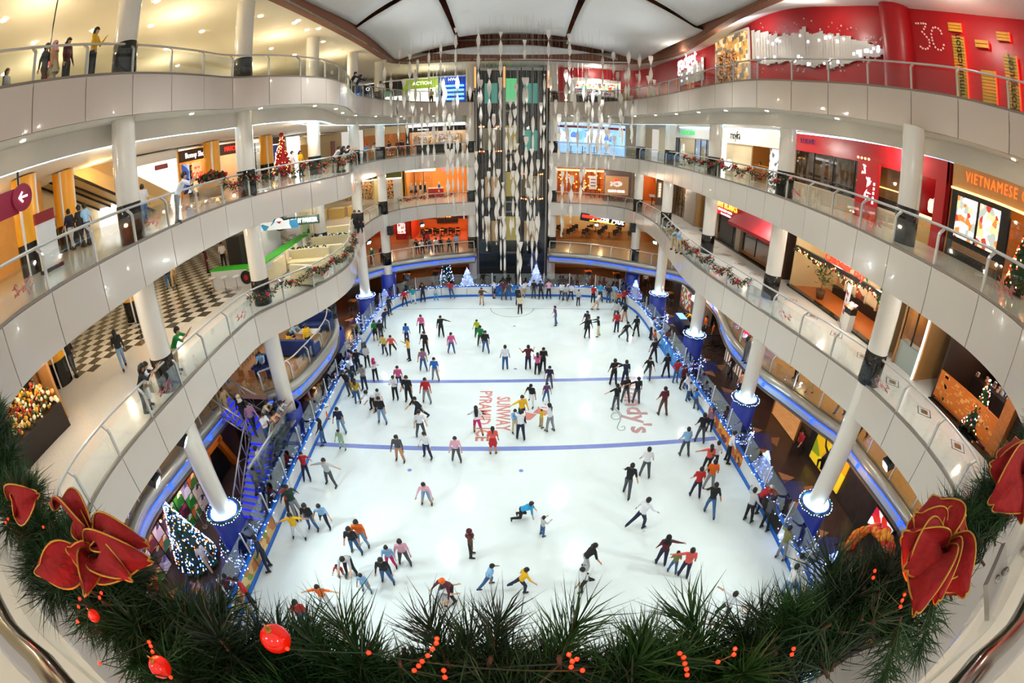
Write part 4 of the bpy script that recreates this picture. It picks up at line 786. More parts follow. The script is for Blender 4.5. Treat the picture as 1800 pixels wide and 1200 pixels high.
for i, (q, nm, wd) in enumerate((([(1670, 64), (1689, 64), (1708, 172), (1685, 170)], 'mmunication', 0), ([(1665, 40), (1688, 40), (1692, 57), (1669, 55)], '', 0), ([(1723, 122), (1748, 125), (1756, 185), (1730, 180)], '', 0), ([(1713, 69), (1735, 71), (1740, 87), (1716, 82)], '', 0), ([(1760, 95), (1784, 99), (1798, 195), (1775, 190)], 'computer', 0), ([(1750, 54), (1773, 58), (1777, 75), (1754, 70)], '', 0))):
    P = [onwall(x, y, .12) for x, y in q]; c = sum(P, Vector())/4; w = ((P[1]-P[0]).length+(P[2]-P[3]).length)/2; h = ((P[3]-P[0]).length+(P[2]-P[1]).length)/2
    lb = ['tall gold slatted sign with upright lettering and red neon edge', 'small gold square over the tall lettered sign', 'short gold slatted sign with red neon edge', 'gold square over the short slatted sign', 'gold slatted sign reading downward at the picture edge', 'greenish gold square over the edge sign'][i]
    s = root('slat_sign', c, lb, 'sign'); d = (P[1]+P[2]-P[0]-P[3]).normalized(); a = math.atan2(d.y, d.x)
    k = max(2, int(h/.12))
    sl = MB().box((0, 0, 0), (w, .05, h/k*.8)).mesh('slat', M_sl)
    for j in range(k): obj('slat', sl, s, (0, 0, -h/2+h*(j+.5)/k), a)
    MB().box((w/2*math.cos(a), w/2*math.sin(a), 0), (.05, .05, h)).build('neon_edge', M_neon, s)
    if nm: text(nm, .5, M_bk, s, 'lettering', frame(Vector((-.06, 0, 0)), (0, 0, 1), (0, 1, 0)), .01)
    lamp('POINT', c+Vector((-.35, 0, 0)), 4, (1, .12, .05), .1, name='neon_glow')
# ---------------------------------------------------------------- far shopfronts (plane y = 50)
M_lime = mat('lime_panel', '#8ab020', .5, emit=.25); M_bluep = mat('blue_panel', '#0a48b8', .4, emit=.3)
def far(px0, px1, py, z, label): return Face('F', 50, px0, px1, py, z, label)
f = far(600, 707, 140, L3, 'black phone shop front with a white ring mark at the far top gallery'); f.shell(3.4, 3, mat('dim_grey', '#5a5a5e', .5)); f.box('sign_band', 0, f.w, 2.2, 3.3, -.1, .05, M_bk); f.txt('O', f.w*.45, 2.75, .6, M_lwhite, -.12); f.panes(6, .1, 2.2); f.box('lit_case', .4, f.w-.4, .8, 1.8, 2, 2.3, M_lwhite); f.box('blue_screen', f.w*.2, f.w*.5, .6, 1.8, 1, 1.1, M_lblue); f.light(60, WHITE)
f = far(708, 771, 150, L3, 'lime green shop front with a glowing white window, far top gallery'); f.shell(3.4, 3, M_wl); f.box('sign_band', 0, f.w, 2.25, 3.3, -.1, .05, M_lime); f.txt('ACTION', f.w*.55, 2.8, .55, M_lwhite, -.12); f.box('side_panel', 0, .45, 0, 2.25, -.1, .05, M_lime); f.box('side_panel', f.w-.3, f.w, 0, 2.25, -.1, .05, M_lime); f.box('glow_window', .5, f.w-.4, .7, 2.2, .3, .4, mat('glow_window', '#f8fff0', .5, emit=1.4)); f.light(60, WHITE)
f = far(772, 818, 150, L3, 'blue lit shop front with wavy light shelves, far top gallery'); f.shell(3.4, 2.5, M_bluep); f.box('sign_band', 0, f.w, 2.7, 3.3, -.1, .05, M_bluep)
for k in range(4): f.box('light_shelf', .2, f.w-.2, .75+.5*k, .95+.5*k, .2, .5, mat('sky_glow', '#7ac8ff', .5, emit=1.6))
f.txt('HW', f.w*.5, 3.0, .5, M_lwhite, -.12); f.light(40, (.4, .6, 1))
f = far(826, 838, 150, L3, 'narrow deep blue wall panel beside the lift tower'); f.box('panel', 0, f.w, 0, 3.4, -.2, 0, M_bluep)
f = far(640, 713, 245, L2, 'copper doored front of the far second gallery'); f.shell(3.3, 3, mat('copper_wall', '#c07840', .5, noise=.1)); f.light(70)
for k in range(3): f.box('door_leaf', f.w*(.08+.3*k), f.w*(.3+.3*k), 0, 2.5, -.05, .05, mat('copper_door', '#d08a4a', .4, noise=.15, nscale=8))
f.box('head_panel', 0, f.w, 2.5, 3.3, -.05, .1, M_cream)
f = far(714, 818, 245, L2, 'bright clothes shop of the far second gallery with black band'); f.shell(3.3, 4, mat('shop_blush', '#f2dcc4', .6)); f.box('sign_band', 0, f.w, 2.45, 3.0, -.1, .05, M_bk); f.box('light_head', 0, f.w, 3.0, 3.3, -.05, .05, M_lwhite); f.light(160, WHITE, f.w*.3); f.light(120, WARM, f.w*.8); f.txt('boutique', f.w*.3, 2.72, .35, M_lwhite, -.13); f.box('black_pier', 0, .35, 0, 3.0, -.1, .3, M_bk); f.box('counter', 1, f.w-.5, 0, 1.0, .6, 1.1, M_bk)
for k in range(4): shelving(f, .6+1.25*k, 1.7+1.25*k, 3.3, 2.2, 4, M_cream, GOODS[k % 3], ['clothes shelf nearest the copper doors, far second gallery', 'second clothes shelf from the copper doors, far second gallery', 'third clothes shelf from the copper doors, far second gallery', 'clothes shelf nearest the lift tower, far second gallery'][k])
f = far(560, 655, 330, L1, 'green-fascia bakery front with a scalloped lit edge, far first gallery'); f.shell(3.3, 3, mat('bakery_cream', '#f0dc9a', .6)); f.box('sign_band', 0, f.w, 2.5, 3.3, -.3, .0, mat('olive_fascia', '#6a6a20', .5)); f.box('lit_edge', 0, f.w, 2.38, 2.5, -.35, .0, M_lwhite); f.light(120, WARM, f.w*.7)
for k in range(3): shelving(f, f.w*(.3+.22*k), f.w*(.5+.22*k), 2.4, 2.2, 5, M_cream, GOODS[1], ['bakery shelf hidden most by the corner column', 'middle bakery shelf full of loaves', 'bakery shelf beside the far white column'][k])
f = far(658, 706, 330, L1, 'cream bakery bay beside the mannequin boutique'); f.shell(3.3, 3, mat('bakery_cream', '#f0dc9a', .6)); f.box('sign_band', 0, f.w, 2.55, 3.3, -.3, .0, mat('olive_fascia', '#6a6a20', .5)); f.box('lit_edge', 0, f.w, 2.43, 2.55, -.35, .0, M_lwhite); f.light(80); f.box('white_pier', f.w-.9, f.w, 0, 3.3, -.2, .2, M_white)
shelving(f, .3, 1.9, 2.0, 2.2, 5, M_cream, GOODS[1], 'bakery shelf nearest the mannequins')
f = far(713, 820, 320, L1, 'orange lit boutique with mannequins, far first gallery'); f.shell(3.3, 4, mat('boutique_orange', '#e8963c', .6)); f.box('light_head', 0, f.w*.5, 3.05, 3.3, -.05, .05, M_lwhite); f.txt('kiki', f.w*.65, 3.1, .5, mat('lit_pink', '#ff5aa0', .5, emit=1.5), -.06); f.panes(3, .1, 3.0, 0, f.w*.45); f.light(150, WARM, f.w*.3); f.light(120, (1, .6, .3), f.w*.75)
r = root('shop_counter', f.world(f.w*.48, .8, 0), 'red sale counter beside the mannequins', 'counter', None, None, 0); MB().box((0, 0, .5), (1.6, .7, 1.0)).build('body', M_red, r); MB().box((0, 0, 1.03), (1.7, .8, .06)).build('top', M_white, r)
cl = [mat('cloth_navy', '#1c2340', .8), mat('cloth_black', '#17161a', .8), mat('cloth_pale', '#e8dcc8', .8), mat('cloth_denim', '#3a6090', .8)]
for k, sx in enumerate((.45, .95, 1.5, 2.0)): mannequin(f, sx, .7, cl[(k+2) % 4], cl[k], ['mannequin in pale top and navy skirt, first from the white pier', 'mannequin in blue top and black skirt, second from the white pier', 'mannequin in navy top and pale skirt, third from the white pier', 'mannequin in black top and blue skirt, beside the red counter'][k])
for k, sx in enumerate((3.6, 4.6)): mannequin(f, sx, .6, cl[3], cl[2], ['mannequin in denim top standing past the red counter', 'mannequin in denim top nearest the lift tower'][k])
f = far(640, 722, 410, G0, 'red restaurant corner with a white menu panel, far ground gallery'); f.shell(3.1, 4, mat('red_orange_wall', '#c83a18', .6)); f.light(110, (1, .55, .3)); f.box('menu_panel', f.w-1.6, f.w-.3, .3, 2.6, -.4, -.1, M_red); f.box('menu_print', f.w-1.4, f.w-.5, 1.0, 2.2, -.45, -.4, printed('menu_white', ['#ffffff', '#f0d8d0', '#ffffff', '#d06050'], 9, .8)); f.box('screen_head', f.w-1.5, f.w-.3, 2.6, 3.0, -.4, -.1, printed('menu_white', ['#ffffff'], 9))
f = far(724, 822, 420, G0, 'teppanyaki restaurant with red-lit lettering and orange floor'); f.shell(3.1, 5, mat('orange_wall_lit', '#d0702c', .6), mat('coral_floor', '#e0805a', .3)); f.box('sign_band', 0, f.w, 2.45, 3.1, -.1, .05, M_dred); f.txt('MR. TEPPANYAKI', f.w*.42, 2.78, .52, M_lyel, -.13, bold=.02, scale=(.95, 1)); f.light(180, (1, .6, .35), f.w*.3, 1.5); f.light(140, (1, .6, .35), f.w*.8, 2); f.box('dark_screen', f.w*.35, f.w*.75, 1.1, 2.2, 4.6, 4.8, M_frame)
MB().box((0, 0, 0), (1, 1, 1))
for k in range(5): table_set(f.world(1.2+.9*k, 2.2+.5*(k % 2), .02), 0, ['teppanyaki table first from the menu panel', 'teppanyaki table second from the menu panel', 'middle one of the teppanyaki tables', 'teppanyaki table second from the lift tower', 'teppanyaki table nearest the lift tower'][k], M_tan, None)
for k in range(10): chair(f.world(.9+.45*k, 1.7+.9*(k % 2), .02), (k % 2)*math.pi, 'dark chair %s along the teppanyaki tables' % ORDW[k], 'chairs at the teppanyaki tables', M_frame)
# right of the lift tower
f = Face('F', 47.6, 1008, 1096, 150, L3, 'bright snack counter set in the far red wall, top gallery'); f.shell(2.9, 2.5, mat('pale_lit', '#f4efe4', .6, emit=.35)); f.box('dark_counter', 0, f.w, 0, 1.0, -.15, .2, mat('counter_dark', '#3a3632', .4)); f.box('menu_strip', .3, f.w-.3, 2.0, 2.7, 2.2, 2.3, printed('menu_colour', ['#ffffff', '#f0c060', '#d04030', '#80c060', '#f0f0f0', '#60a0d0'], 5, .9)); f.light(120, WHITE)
shelving(f, .4, f.w-.4, 2.0, 2.0, 3, M_white, GOODS[2], 'white shelf of bottles behind the bright snack counter')
for i, c in enumerate(('#2a8ae0', '#f040a0', '#f0d020', '#40b0f0')):
    p = yp(1118+16*i, 128+2*i, 47.0); tag(MB().box((0, 0, 0), (.62, .06, .62)).build('picture_panel', mat('pic%d' % i, c, .5, emit=1.0), None, p), ['blue glowing square picture on the far red wall', 'pink glowing square picture on the far red wall', 'yellow glowing square picture on the far red wall', 'pale blue glowing square picture on the far red wall'][i], 'picture')
b = MB()
text('Be the first', .3, mat('pale_letter', '#e8c8c0', .5), None, 'wall_notice', frame(yp(1106, 150, 47.5), (1, 0, 0), (0, 0, 1)), .01)['label'] = 'small pale line of lettering on the far red wall'; bpy.data.objects['wall_notice']['category'] = 'lettering'
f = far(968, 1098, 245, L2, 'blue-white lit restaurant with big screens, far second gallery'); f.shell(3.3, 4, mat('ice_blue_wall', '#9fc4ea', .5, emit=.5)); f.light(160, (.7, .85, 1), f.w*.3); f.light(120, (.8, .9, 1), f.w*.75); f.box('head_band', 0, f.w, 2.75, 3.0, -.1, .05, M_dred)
for k in range(4): f.box('wall_screen', .8+1.7*k, 2.2+1.7*k, 1.2, 2.6, 3.7, 3.9, printed('screen_sky', ['#8ac0f0', '#d0e8ff', '#5a90d0', '#f0f8ff', '#3a60b0'], 1.6, 1.3))
for k in range(5): table_set(f.world(1.0+1.3*k, 1.2, 0), 0, ['screen restaurant table nearest the lift tower', 'screen restaurant table second from the lift tower', 'middle table of the screen restaurant', 'screen restaurant table second from the corner', 'screen restaurant table nearest the corner'][k], M_white, None)
f = far(966, 1062, 320, L1, 'amber lattice restaurant front with glowing lamps, far first gallery'); f.shell(3.3, 3.5, mat('amber_glow', '#a85a1c', .6)); f.light(130, (1, .6, .25), f.w*.35); f.light(100, (1, .6, .25), f.w*.8); f.box('head_light', 0, f.w, 2.95, 3.15, -.05, .05, M_lit)
for k in range(12): f.box('lattice_bar', f.w*k/12, f.w*k/12+.05, 0, 3.0, -.03, .03, M_frame)
for k in range(5): f.box('lattice_rail', 0, f.w, .3+.6*k, .34+.6*k, -.04, .02, M_frame)
AL = MB().ball((0, 0, 0), .09, 8).mesh('amber_lamp', mat('amber_lamp', '#ff9a30', .5, emit=5))
rr = random.Random(31)
for k in range(34): obj('amber_lamp', AL, f.r, (rr.uniform(.2, f.w-.2), rr.uniform(.8, 2.8), rr.uniform(.8, 2.7)))
f.box('white_banner', f.w*.72, f.w*.86, 1.0, 2.5, -.15, -.1, mat('banner_white', '#f4efe6', .6)); 
for k in range(3): f.box('banner_print', f.w*.745, f.w*.835, 1.35+.35*k, 1.45+.35*k, -.16, -.15, M_dred)
a = yp(1061, 300, 49); c = yp(1109, 345, 46.5)
f = Face('F', 48.2, 1061, 1109, 320, L1, 'brown restaurant panel with a crowned fish mark and white lettering'); f.box('surround', 0, f.w, 0, 3.3, -.1, .1, mat('mauve_brown', '#7a6258', .5)); f.box('lit_panel', .15, f.w-.3, .75, 2.75, -.2, -.1, mat('fish_panel', '#b9885a', .5, emit=.35))
sx, sz = f.w*.46, 1.9
def fish_curve(k): return [(sx+k*(-.62), -.24, sz+.18), (sx+k*(-.35), -.24, sz-.03), (sx+k*.05, -.24, sz-.22), (sx+k*.45, -.24, sz-.08), (sx+k*.55, -.24, sz+.05), (sx+k*.3, -.24, sz+.22), (sx-.05*k, -.24, sz+.2), (sx+k*(-.35), -.24, sz), (sx+k*(-.65), -.24, sz-.22)]
MB().tube(catmull(fish_curve(1), .05), .07, 6).build('fish_outline', M_lwhite, f.r); MB().tube([Vector(p)+Vector((0, -.05, 0)) for p in catmull(fish_curve(1), .05)], .04, 6).build('fish_stroke', mat('fish_navy', '#1a2348', .4), f.r)
MB().ball((sx+.22, -.3, sz+.06), .05, 8).build('fish_eye', M_lwhite, f.r)
b = MB()
for k in range(3): b.add([(sx-.22+.15*k, -.28, sz+.36), (sx-.08+.15*k, -.28, sz+.36), (sx-.15+.15*k+(k-1)*.05, -.28, sz+.58+.05*(k == 1)), (sx-.22+.15*k, -.22, sz+.36), (sx-.08+.15*k, -.22, sz+.36), (sx-.15+.15*k+(k-1)*.05, -.22, sz+.58)], [(0, 1, 2), (3, 5, 4), (0, 2, 5, 3), (1, 4, 5, 2)])
b.box((sx, -.25, sz+.34), (.46, .06, .06)); b.build('crown', M_lred, f.r); f.txt('SUSHI KING', f.w*.46, 1.12, .34, M_lwhite, -.22, bold=.01)
f = Face('F', 47.4, 1128, 1166, 335, L1, 'orange doorway with an upright lit sign beside the fish panel'); f.shell(3.0, 3, mat('door_orange', '#d87a30', .6)); f.box('jamb', f.w*.65, f.w, 0, 3.0, -.1, .1, mat('mauve_brown', '#7a6258', .5)); f.box('upright_sign', f.w*.72, f.w*.9, .8, 2.5, -.16, -.1, mat('sign_tan', '#c89a5a', .5, emit=.4)); f.light(70, (1, .65, .35))
b = MB()
for k in range(5): b.box((f.w*.81, -.18, 1.05+.3*k), (.16, .03, .2))
b.build('upright_lettering', M_lwhite, f.r)['kind'] = 'stuff'
r = root('menu_lectern', f.world(f.w*.4, -.7, 0), 'pale menu lectern before the orange doorway', 'lectern'); MB().box((0, 0, .5), (.08, .08, 1.0)).build('post', M_bk, r); MB().box((0, -.05, 1.05), (.6, .4, .04), M=Matrix.Rotation(.6, 3, 'X')).build('board', M_white, r); MB().box((0, 0, .02), (.45, .4, .04)).build('base', M_bk, r)
f = Face('F', 50.5, 964, 1160, 415, G0, 'dim pizza restaurant with warm lamps and a red-and-white roof sign'); f.shell(3.1, 6, mat('pizza_wall', '#6a3c1c', .6), mat('pizza_floor', '#8a5428', .3)); f.light(120, (1, .6, .25), f.w*.2, 2.5); f.light(120, (1, .6, .25), f.w*.5, 2.5); f.light(120, (1, .6, .25), f.w*.8, 2.5)
f.box('warm_shelf', .3, f.w-.3, 1.9, 2.05, 5.7, 5.9, M_lit)
for k in range(9): table_set(f.world(.8+1.05*k, 1.2+1.5*(k % 3), .02), 0, 'pizza table number %s from the lift tower' % ['one', 'two', 'three', 'four', 'five', 'six', 'seven', 'eight', 'nine'][k], mat('pizza_table', '#d08a3a', .4), None)
for k in range(22): chair(f.world(.5+.45*k, .8+1.1*(k % 4), .02), (k % 2)*math.pi, 'dark chair in the pizza restaurant, %s from the lift tower' % ORDW[k], 'chairs in the pizza restaurant', M_frame)
p = yp(1060, 386, 45.2); s = root('roof_sign', p, 'tilted black sign with red roof shape and white pizza lettering', 'sign')
MB().box((0, 0, 0), (4.6, .3, .75), M=Matrix.Rotation(math.radians(7), 3, 'Y')).build('sign_case', M_bk, s); MB().box((-1.2, -.18, .25), (1.9, .1, .28), M=Matrix.Rotation(math.radians(7), 3, 'Y')).build('roof_mark', M_lred, s); MB().box((-.1, -.18, -.25), (2.6, .1, .1), M=Matrix.Rotation(math.radians(7), 3, 'Y')).build('underline', M_lyel, s)
text('Pizza Hut', .85, M_lwhite, s, 'lettering', Matrix.Translation((.5, -.2, .02)) @ Matrix.Rotation(math.radians(7), 4, 'Y') @ Matrix.Rotation(math.pi/2, 4, 'X'), .02, shear=.2, bold=.02)
def flood(p, aim, label, power=260, col=(.85, 1, .97)):
    r = root('floodlight', p, label, 'floodlight'); q = (Vector(aim)-Vector(p)).normalized(); M = q.to_track_quat('-Z', 'Y').to_matrix()
    MB().box((0, 0, .06), (.42, .3, .3), M=M).build('housing', M_bk, r); MB().box(q*.12, (.34, .22, .04), M=M).build('lens', mat('flood_lens', '#eafffb', .3, emit=18), r); MB().tube([(0, 0, .1), (0, 0, max(.2, 6.8-r.location.z))], .03, 6).build('bracket', M_bk, r)
    lamp('SPOT', Vector(p)+q*.25, power, col, .12, aim, 90, .7, 'flood_beam')
flood((-11.0, 9.5, 6.45), (0, 14, 0), 'floodlight under the first gallery edge above the lit fir tree', 900); flood((-10.85, 7.4, 6.45), (0, 10, 0), 'floodlight under the first gallery edge nearest the red bow', 900)
flood((12.25, 7.9, 6.45), (0, 10, 0), 'floodlight under the first gallery edge beside the big red flower', 900); flood((-11.95, 36.5, 6.45), (0, 30, 0), 'floodlight under the far gallery corner, teppanyaki side', 900)
flood(yp(742, 395, 45.3), (-2, 32, 0), 'floodlight hanging before the teppanyaki lettering', 600); flood(yp(1049, 394, 45), (3, 32, 0), 'floodlight hanging below the pizza sign', 600)
flood((11.95, 36.5, 6.45), (0, 28, 0), 'floodlight under the far gallery corner, pizza side', 900)
for px, py, Y, lb in ((686, 405, 44, 'black loudspeaker on the far column, teppanyaki side'), (1112, 400, 43.5, 'black loudspeaker on the far column, pizza side')):
    p = yp(px, py, Y-4.0); q0 = Vector((-11.6 if px < 900 else 11.66, 40.6 if px < 900 else 41.9, p.z)); r = root('loudspeaker', p, lb, 'loudspeaker'); MB().box((0, 0, 0), (.5, .4, .8)).build('cabinet', M_bk, r); MB().lathe([(.16, 0), (.12, .02)], 14).build('cone', mat('cone_grey', '#2a2a2c', .6), r, (0, -.21, -.12)).rotation_euler = (math.pi/2, 0, 0); MB().tube([(0, .15, 0), q0-p], .04, 6).build('bracket', M_steel, r)
wall('wall_far', (-17, 56), (-3.6, 56), G0, TOPC, M_cream, 'cream end wall behind the far galleries, clothes shop side'); wall('wall_far', (3.6, 56), (17, 56), G0, TOPC, M_cream, 'cream end wall behind the far galleries, pizza side')

# ---------------------------------------------------------------- lift tower
lt = root('lift_tower', (0, 46.4, 0), 'dark lift tower with steel mullions between the far galleries', 'lift tower', None, 'structure'); M_shaft = mat('shaft_dark', '#16130f', .35); M_mull = mat('mullion_steel', '#9c978e', .3, metal=.6)
MB().box((0, 2.6, 11), (7.2, .2, 22)).build('back_wall', mat('shaft_back', '#3b352e', .5), lt)
for e in (-3.55, 3.55): MB().box((e, 1.3, 11), (.1, 2.6, 22)).build('side_wall', M_shaft, lt)
for x in (-3.48, -.82, -.68, .52, 3.4): MB().box((x, 0, 11), (.13, .2, 22)).build('mullion', M_mull, lt)
for x in (-3.2, -2.2, -1.1, .9, 2.0, 3.1): MB().box((x, .6, 11), (.1, .12, 22)).build('guide_rail', M_shaft, lt)
for z in (L3-.9, L3-.1, L2-1.0, L2-.1, L1-1.1, L1-.1, G0-.6):
    MB().box((-.08, .1, z), (1.2, .2, .14)).build('cross_bar', M_mull, lt)
for z in (G0, L1, L2, L3):
    for x0, x1 in ((-3.4, -.9), (.6, 3.3)):
        MB().box(((x0+x1)/2, 2.3, z-.6), (x1-x0, .3, 1.2)).build('landing_edge', M_shaft, lt)
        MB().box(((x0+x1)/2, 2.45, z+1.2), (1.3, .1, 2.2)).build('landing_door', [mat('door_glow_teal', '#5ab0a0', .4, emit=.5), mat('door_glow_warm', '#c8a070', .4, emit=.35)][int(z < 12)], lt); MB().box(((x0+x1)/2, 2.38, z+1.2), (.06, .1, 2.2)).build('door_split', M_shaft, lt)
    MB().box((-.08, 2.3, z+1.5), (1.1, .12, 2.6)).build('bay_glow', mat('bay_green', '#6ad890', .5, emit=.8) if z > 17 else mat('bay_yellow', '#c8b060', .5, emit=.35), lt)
for x0, x1 in ((-3.48, -.8), (-.66, .5), (.55, 3.4)): MB().box(((x0+x1)/2, -.02, 11.5), (x1-x0-.14, .012, 20.5)).build('glass_sheet', glass('lift_glass', (.93, .95, .94), .08), lt)
for x in (-3.56, -.74, 3.52): MB().box((x, -.1, 20.9), (.16, .08, 2.2)).build('amber_strip', mat('amber_strip', '#ff9a50', .5, emit=1.6), lt)
MB().box((0, .3, .75), (7.2, .5, 1.5)).build('base_board', M_bk, lt)
for x, y in ((-2.7, 2.0), (-1.0, 2.0), (0, 2.0), (2.3, 2.0)): MB().lathe([(.32, 0), (.32, .03)], 18).build('round_mark', mat('mark_grey', '#8a96a8', .5), lt, (x, .04, 1.9-.45)).rotation_euler = (math.pi/2, 0, 0)
MB().box((0, .1, 1.75), (7, .2, 1.5)).build('sponsor_board', mat('sponsor_dark', '#1a2226', .35), lt)
def liftcar(x, z, label):
    r = root('lift_car', (x, 46.9, z), label, 'lift car'); prof = [(-1.05, .9), (-1.05, 0), (-.6, -.55), (.6, -.55), (1.05, 0), (1.05, .9)]
    for nm, z0, z1, m in (('car_floor', 0, .25, M_shaft), ('car_roof', 2.5, 2.8, M_shaft)): MB().prism(prof, z0, z1).build(nm, m, r)
    for (x0, y0), (x1, y1) in zip(prof, prof[1:]):
        g = MB().box((0, 0, 0), (math.hypot(x1-x0, y1-y0), .02, 2.2)).build('car_glass', glass('lift_glass'), r, ((x0+x1)/2, (y0+y1)/2, 1.4), math.atan2(y1-y0, x1-x0)); MB().box((x0, y0, 1.4), (.05, .05, 2.3)).build('car_post', M_steel, r)
    MB().box((0, .85, 1.4), (1.9, .08, 2.2)).build('car_back', mat('car_panel', '#a08868', .4, emit=.25), r)
    bl = MB().ball((0, 0, 0), .07, 8).mesh('car_bulb', mat('bulb_amber', '#ffb060', .5, emit=7)); bl2 = MB().ball((0, 0, 0), .07, 8).mesh('car_bulb', mat('bulb_red', '#ff4030', .5, emit=6))
    for zz in (.12, 2.66):
        for k in range(11):
            t = k/10*4.999; i = int(t); u = t-i; a, c = prof[i], prof[i+1]; obj('car_bulb', bl2 if k % 3 == 0 else bl, r, (a[0]+(c[0]-a[0])*u, a[1]+(c[1]-a[1])*u-.05, zz))
    lamp('POINT', (x, 46.9, z+2.2), 25, WARM, .1, name='lift_lamp')
liftcar(-2.15, yp(860, 268, 46.3).z, 'glass lift car with amber bulbs stopped at the second gallery'); liftcar(2.0, yp(935, 352, 46.3).z, 'glass lift car with amber bulbs stopped at the first gallery')

# ---------------------------------------------------------------- top ceiling, brown rim and fabric sails
cl_ = root('ceiling', (0, 25, TOPC), 'cream ceiling of the top gallery around the sail-covered opening', 'ceiling', None, 'structure'); o = cl_.location.copy()
OPL = [(-10.1, -4), (-10.1, 12), (-10.15, 22), (-10.25, 32), (-10.5, 39), (-10.2, 42), (-8, 43.4), (0, 43.9)]; OPR = [(0, 43.9), (8, 43.4), (10.6, 42), (11.9, 38.6), (12.4, 34.5), (12.0, 30), (11.3, 24), (11, 19), (10.9, 12), (11, -4)]
PL = catmull(OPL, .8); PR = catmull(OPR, .8)
MB().prism([(p.x, p.y-25) for p in PL]+[(0, 31), (-33, 31), (-33, -29)], 0, .15).build('ceiling_field', M_ceil, cl_)
b = MB(); rows = []
WR = [RWP[min(range(len(RWP)), key=lambda i: abs(RWP[i].y-p.y)+(0 if p.y < 43.9 else 0))] for p in PR]
b.strip([v3(p, TOPC)-o for p in PR if p.y < 43.5], [Vector((w.x+.1, p.y, ztop(w.y)))-o for p, w in zip(PR, WR) if p.y < 43.5]); b.build('ceiling_sweep', M_ceilw, cl_)
MB().prism([(0, 18.9), (8, 18.4), (10.6, 17), (16, 17), (16, 31), (0, 31)], 0, .1).build('ceiling_field', M_ceilw, cl_)
rim = PL+PR[1:]; b = MB(); I = offset(rim, .5)
b.strip([v3(p, TOPC-.02)-o for p in rim], [v3(p, TOPC+.95)-o for p in rim]); I0 = offset(rim, .45); b.strip([v3(p, TOPC-.03)-o for p in I0], [v3(p, TOPC-.03)-o for p in rim]); b.build('brown_rim', M_brown, cl_)
MB().box((0, 5, 5.2), (26, 56, .2)).build('roof_void', mat('roof_void_brown', '#7c4630', .8), cl_); MB().box((0, 21.4, 2.8), (24, .2, 5.2)).build('void_end_wall', mat('void_wall', '#9a5236', .8, noise=.1), cl_)
for e in (-12.9, 12.9): MB().box((e, 5, 3.0), (.2, 56, 4.4)).build('void_side_wall', mat('roof_void_brown', '#7c4630'), cl_)
for z in (2.6, 3.3): MB().tube([(-6, 21.1, z), (6, 21.1, z)], .1, 8).build('void_pipe', M_white, cl_)
M_sail = mat('sail_fabric', '#d9d9d6', .85, noise=.02, nscale=2)
def sailz(x, y): return TOPC+.45+1.9*max(0, 1-(x/11)**2)*(1-.25*max(0, (y-30)/12))+.2*math.sin(y*.25)
for lb, q, dz in (('white fabric sail over the near escalator side', ((-10.1, 4), (-10.1, 29.7), (-4.5, 25.9), (-3.75, 4)), 0), ('white fabric sail over the far clothes shop side', ((-10.15, 29.9), (-10.4, 42.2), (-4.7, 41.6), (-4.6, 26.05)), -.15), ('wide central white fabric sail', ((-3.7, 4), (-4.5, 40.2), (4.5, 40.2), (3.7, 4)), .1), ('white fabric sail over the near red-wall side', ((3.75, 4), (4.5, 24.6), (11.2, 27.3), (10.9, 4)), 0), ('white fabric sail over the far pizza side', ((4.6, 24.75), (4.7, 41.6), (11.3, 41), (12.1, 27.5)), -.15)):
    n = 14; rows = []
    for i in range(n+1):
        u = i/n; a = Vector(q[0]).lerp(Vector(q[1]), u); c = Vector(q[3]).lerp(Vector(q[2]), u); row = []
        for j in range(n+1):
            v = j/n; p = a.lerp(c, v); inset = .2*math.sin(math.pi*v)*(1-2*u)*(1 if abs(1-2*u) > .5 else 0); row.append(Vector((p.x, p.y+inset, sailz(p.x, p.y)+dz-.35*math.sin(math.pi*u)*math.sin(math.pi*v))))
        rows.append(row)
    oo = rows[n//2][n//2].copy(); s = MB().grid([[p-oo for p in r_] for r_ in rows]).build('fabric_sail', M_sail, None, oo); m = s.modifiers.new('thickness', 'SOLIDIFY'); m.thickness = .03; tag(s, lb, 'fabric sail')
b = MB(); rows = []
for i in range(5):
    v = i/4; rows.append([Vector((x, 43.0-.3*v, TOPC+.35+.95*v+.3*(abs(x)/6)**2*(1-v)-.55*(abs(x)/7)**2*v)) for x in [-9.6+19.2*k/24 for k in range(25)]])
oo = rows[2][12].copy(); s = MB().grid([[p-oo for p in r_] for r_ in rows]).build('fabric_sail', M_sail, None, oo); m = s.modifiers.new('thickness', 'SOLIDIFY'); m.thickness = .03; tag(s, 'narrow white fabric sail under the brown end wall', 'fabric sail')
# ceiling downlights of the top gallery, read off the ceiling
CD = MB().lathe([(.13, 0), (.13, -.04)], 12).mesh('ceiling_downlight', M_brass)
for i, (px, py) in enumerate(sorted(((7, 35), (60, 75), (165, 53), (265, 45), (355, 55), (292, 86), (7, 130), (275, 2), (458, 28), (518, 40), (540, 52), (524, 36), (560, 50), (477, 85), (518, 96), (568, 73), (312, 115), (75, 88)))):
    p = gp(px, py, TOPC-.01)
    if p.y < 60 and p.x > -40: tag(obj('ceiling_downlight', CD, None, p), 'bright round downlight in the cream top ceiling, %s in a sweep from the corner' % 'first second third fourth fifth sixth seventh eighth ninth tenth eleventh twelfth thirteenth fourteenth fifteenth sixteenth seventeenth eighteenth'.split()[i], 'downlight', 'downlights in the cream top ceiling')
for x, y in ((-14, 8), (-14, 16), (-13.5, 25), (-13.5, 34), (-20, 12), (-20, 22), (-20, 32), (-8, 47)): lamp('POINT', (x, y, TOPC-1.5), 210, (1, .86, .62), .15, name='top_gallery_lamp')
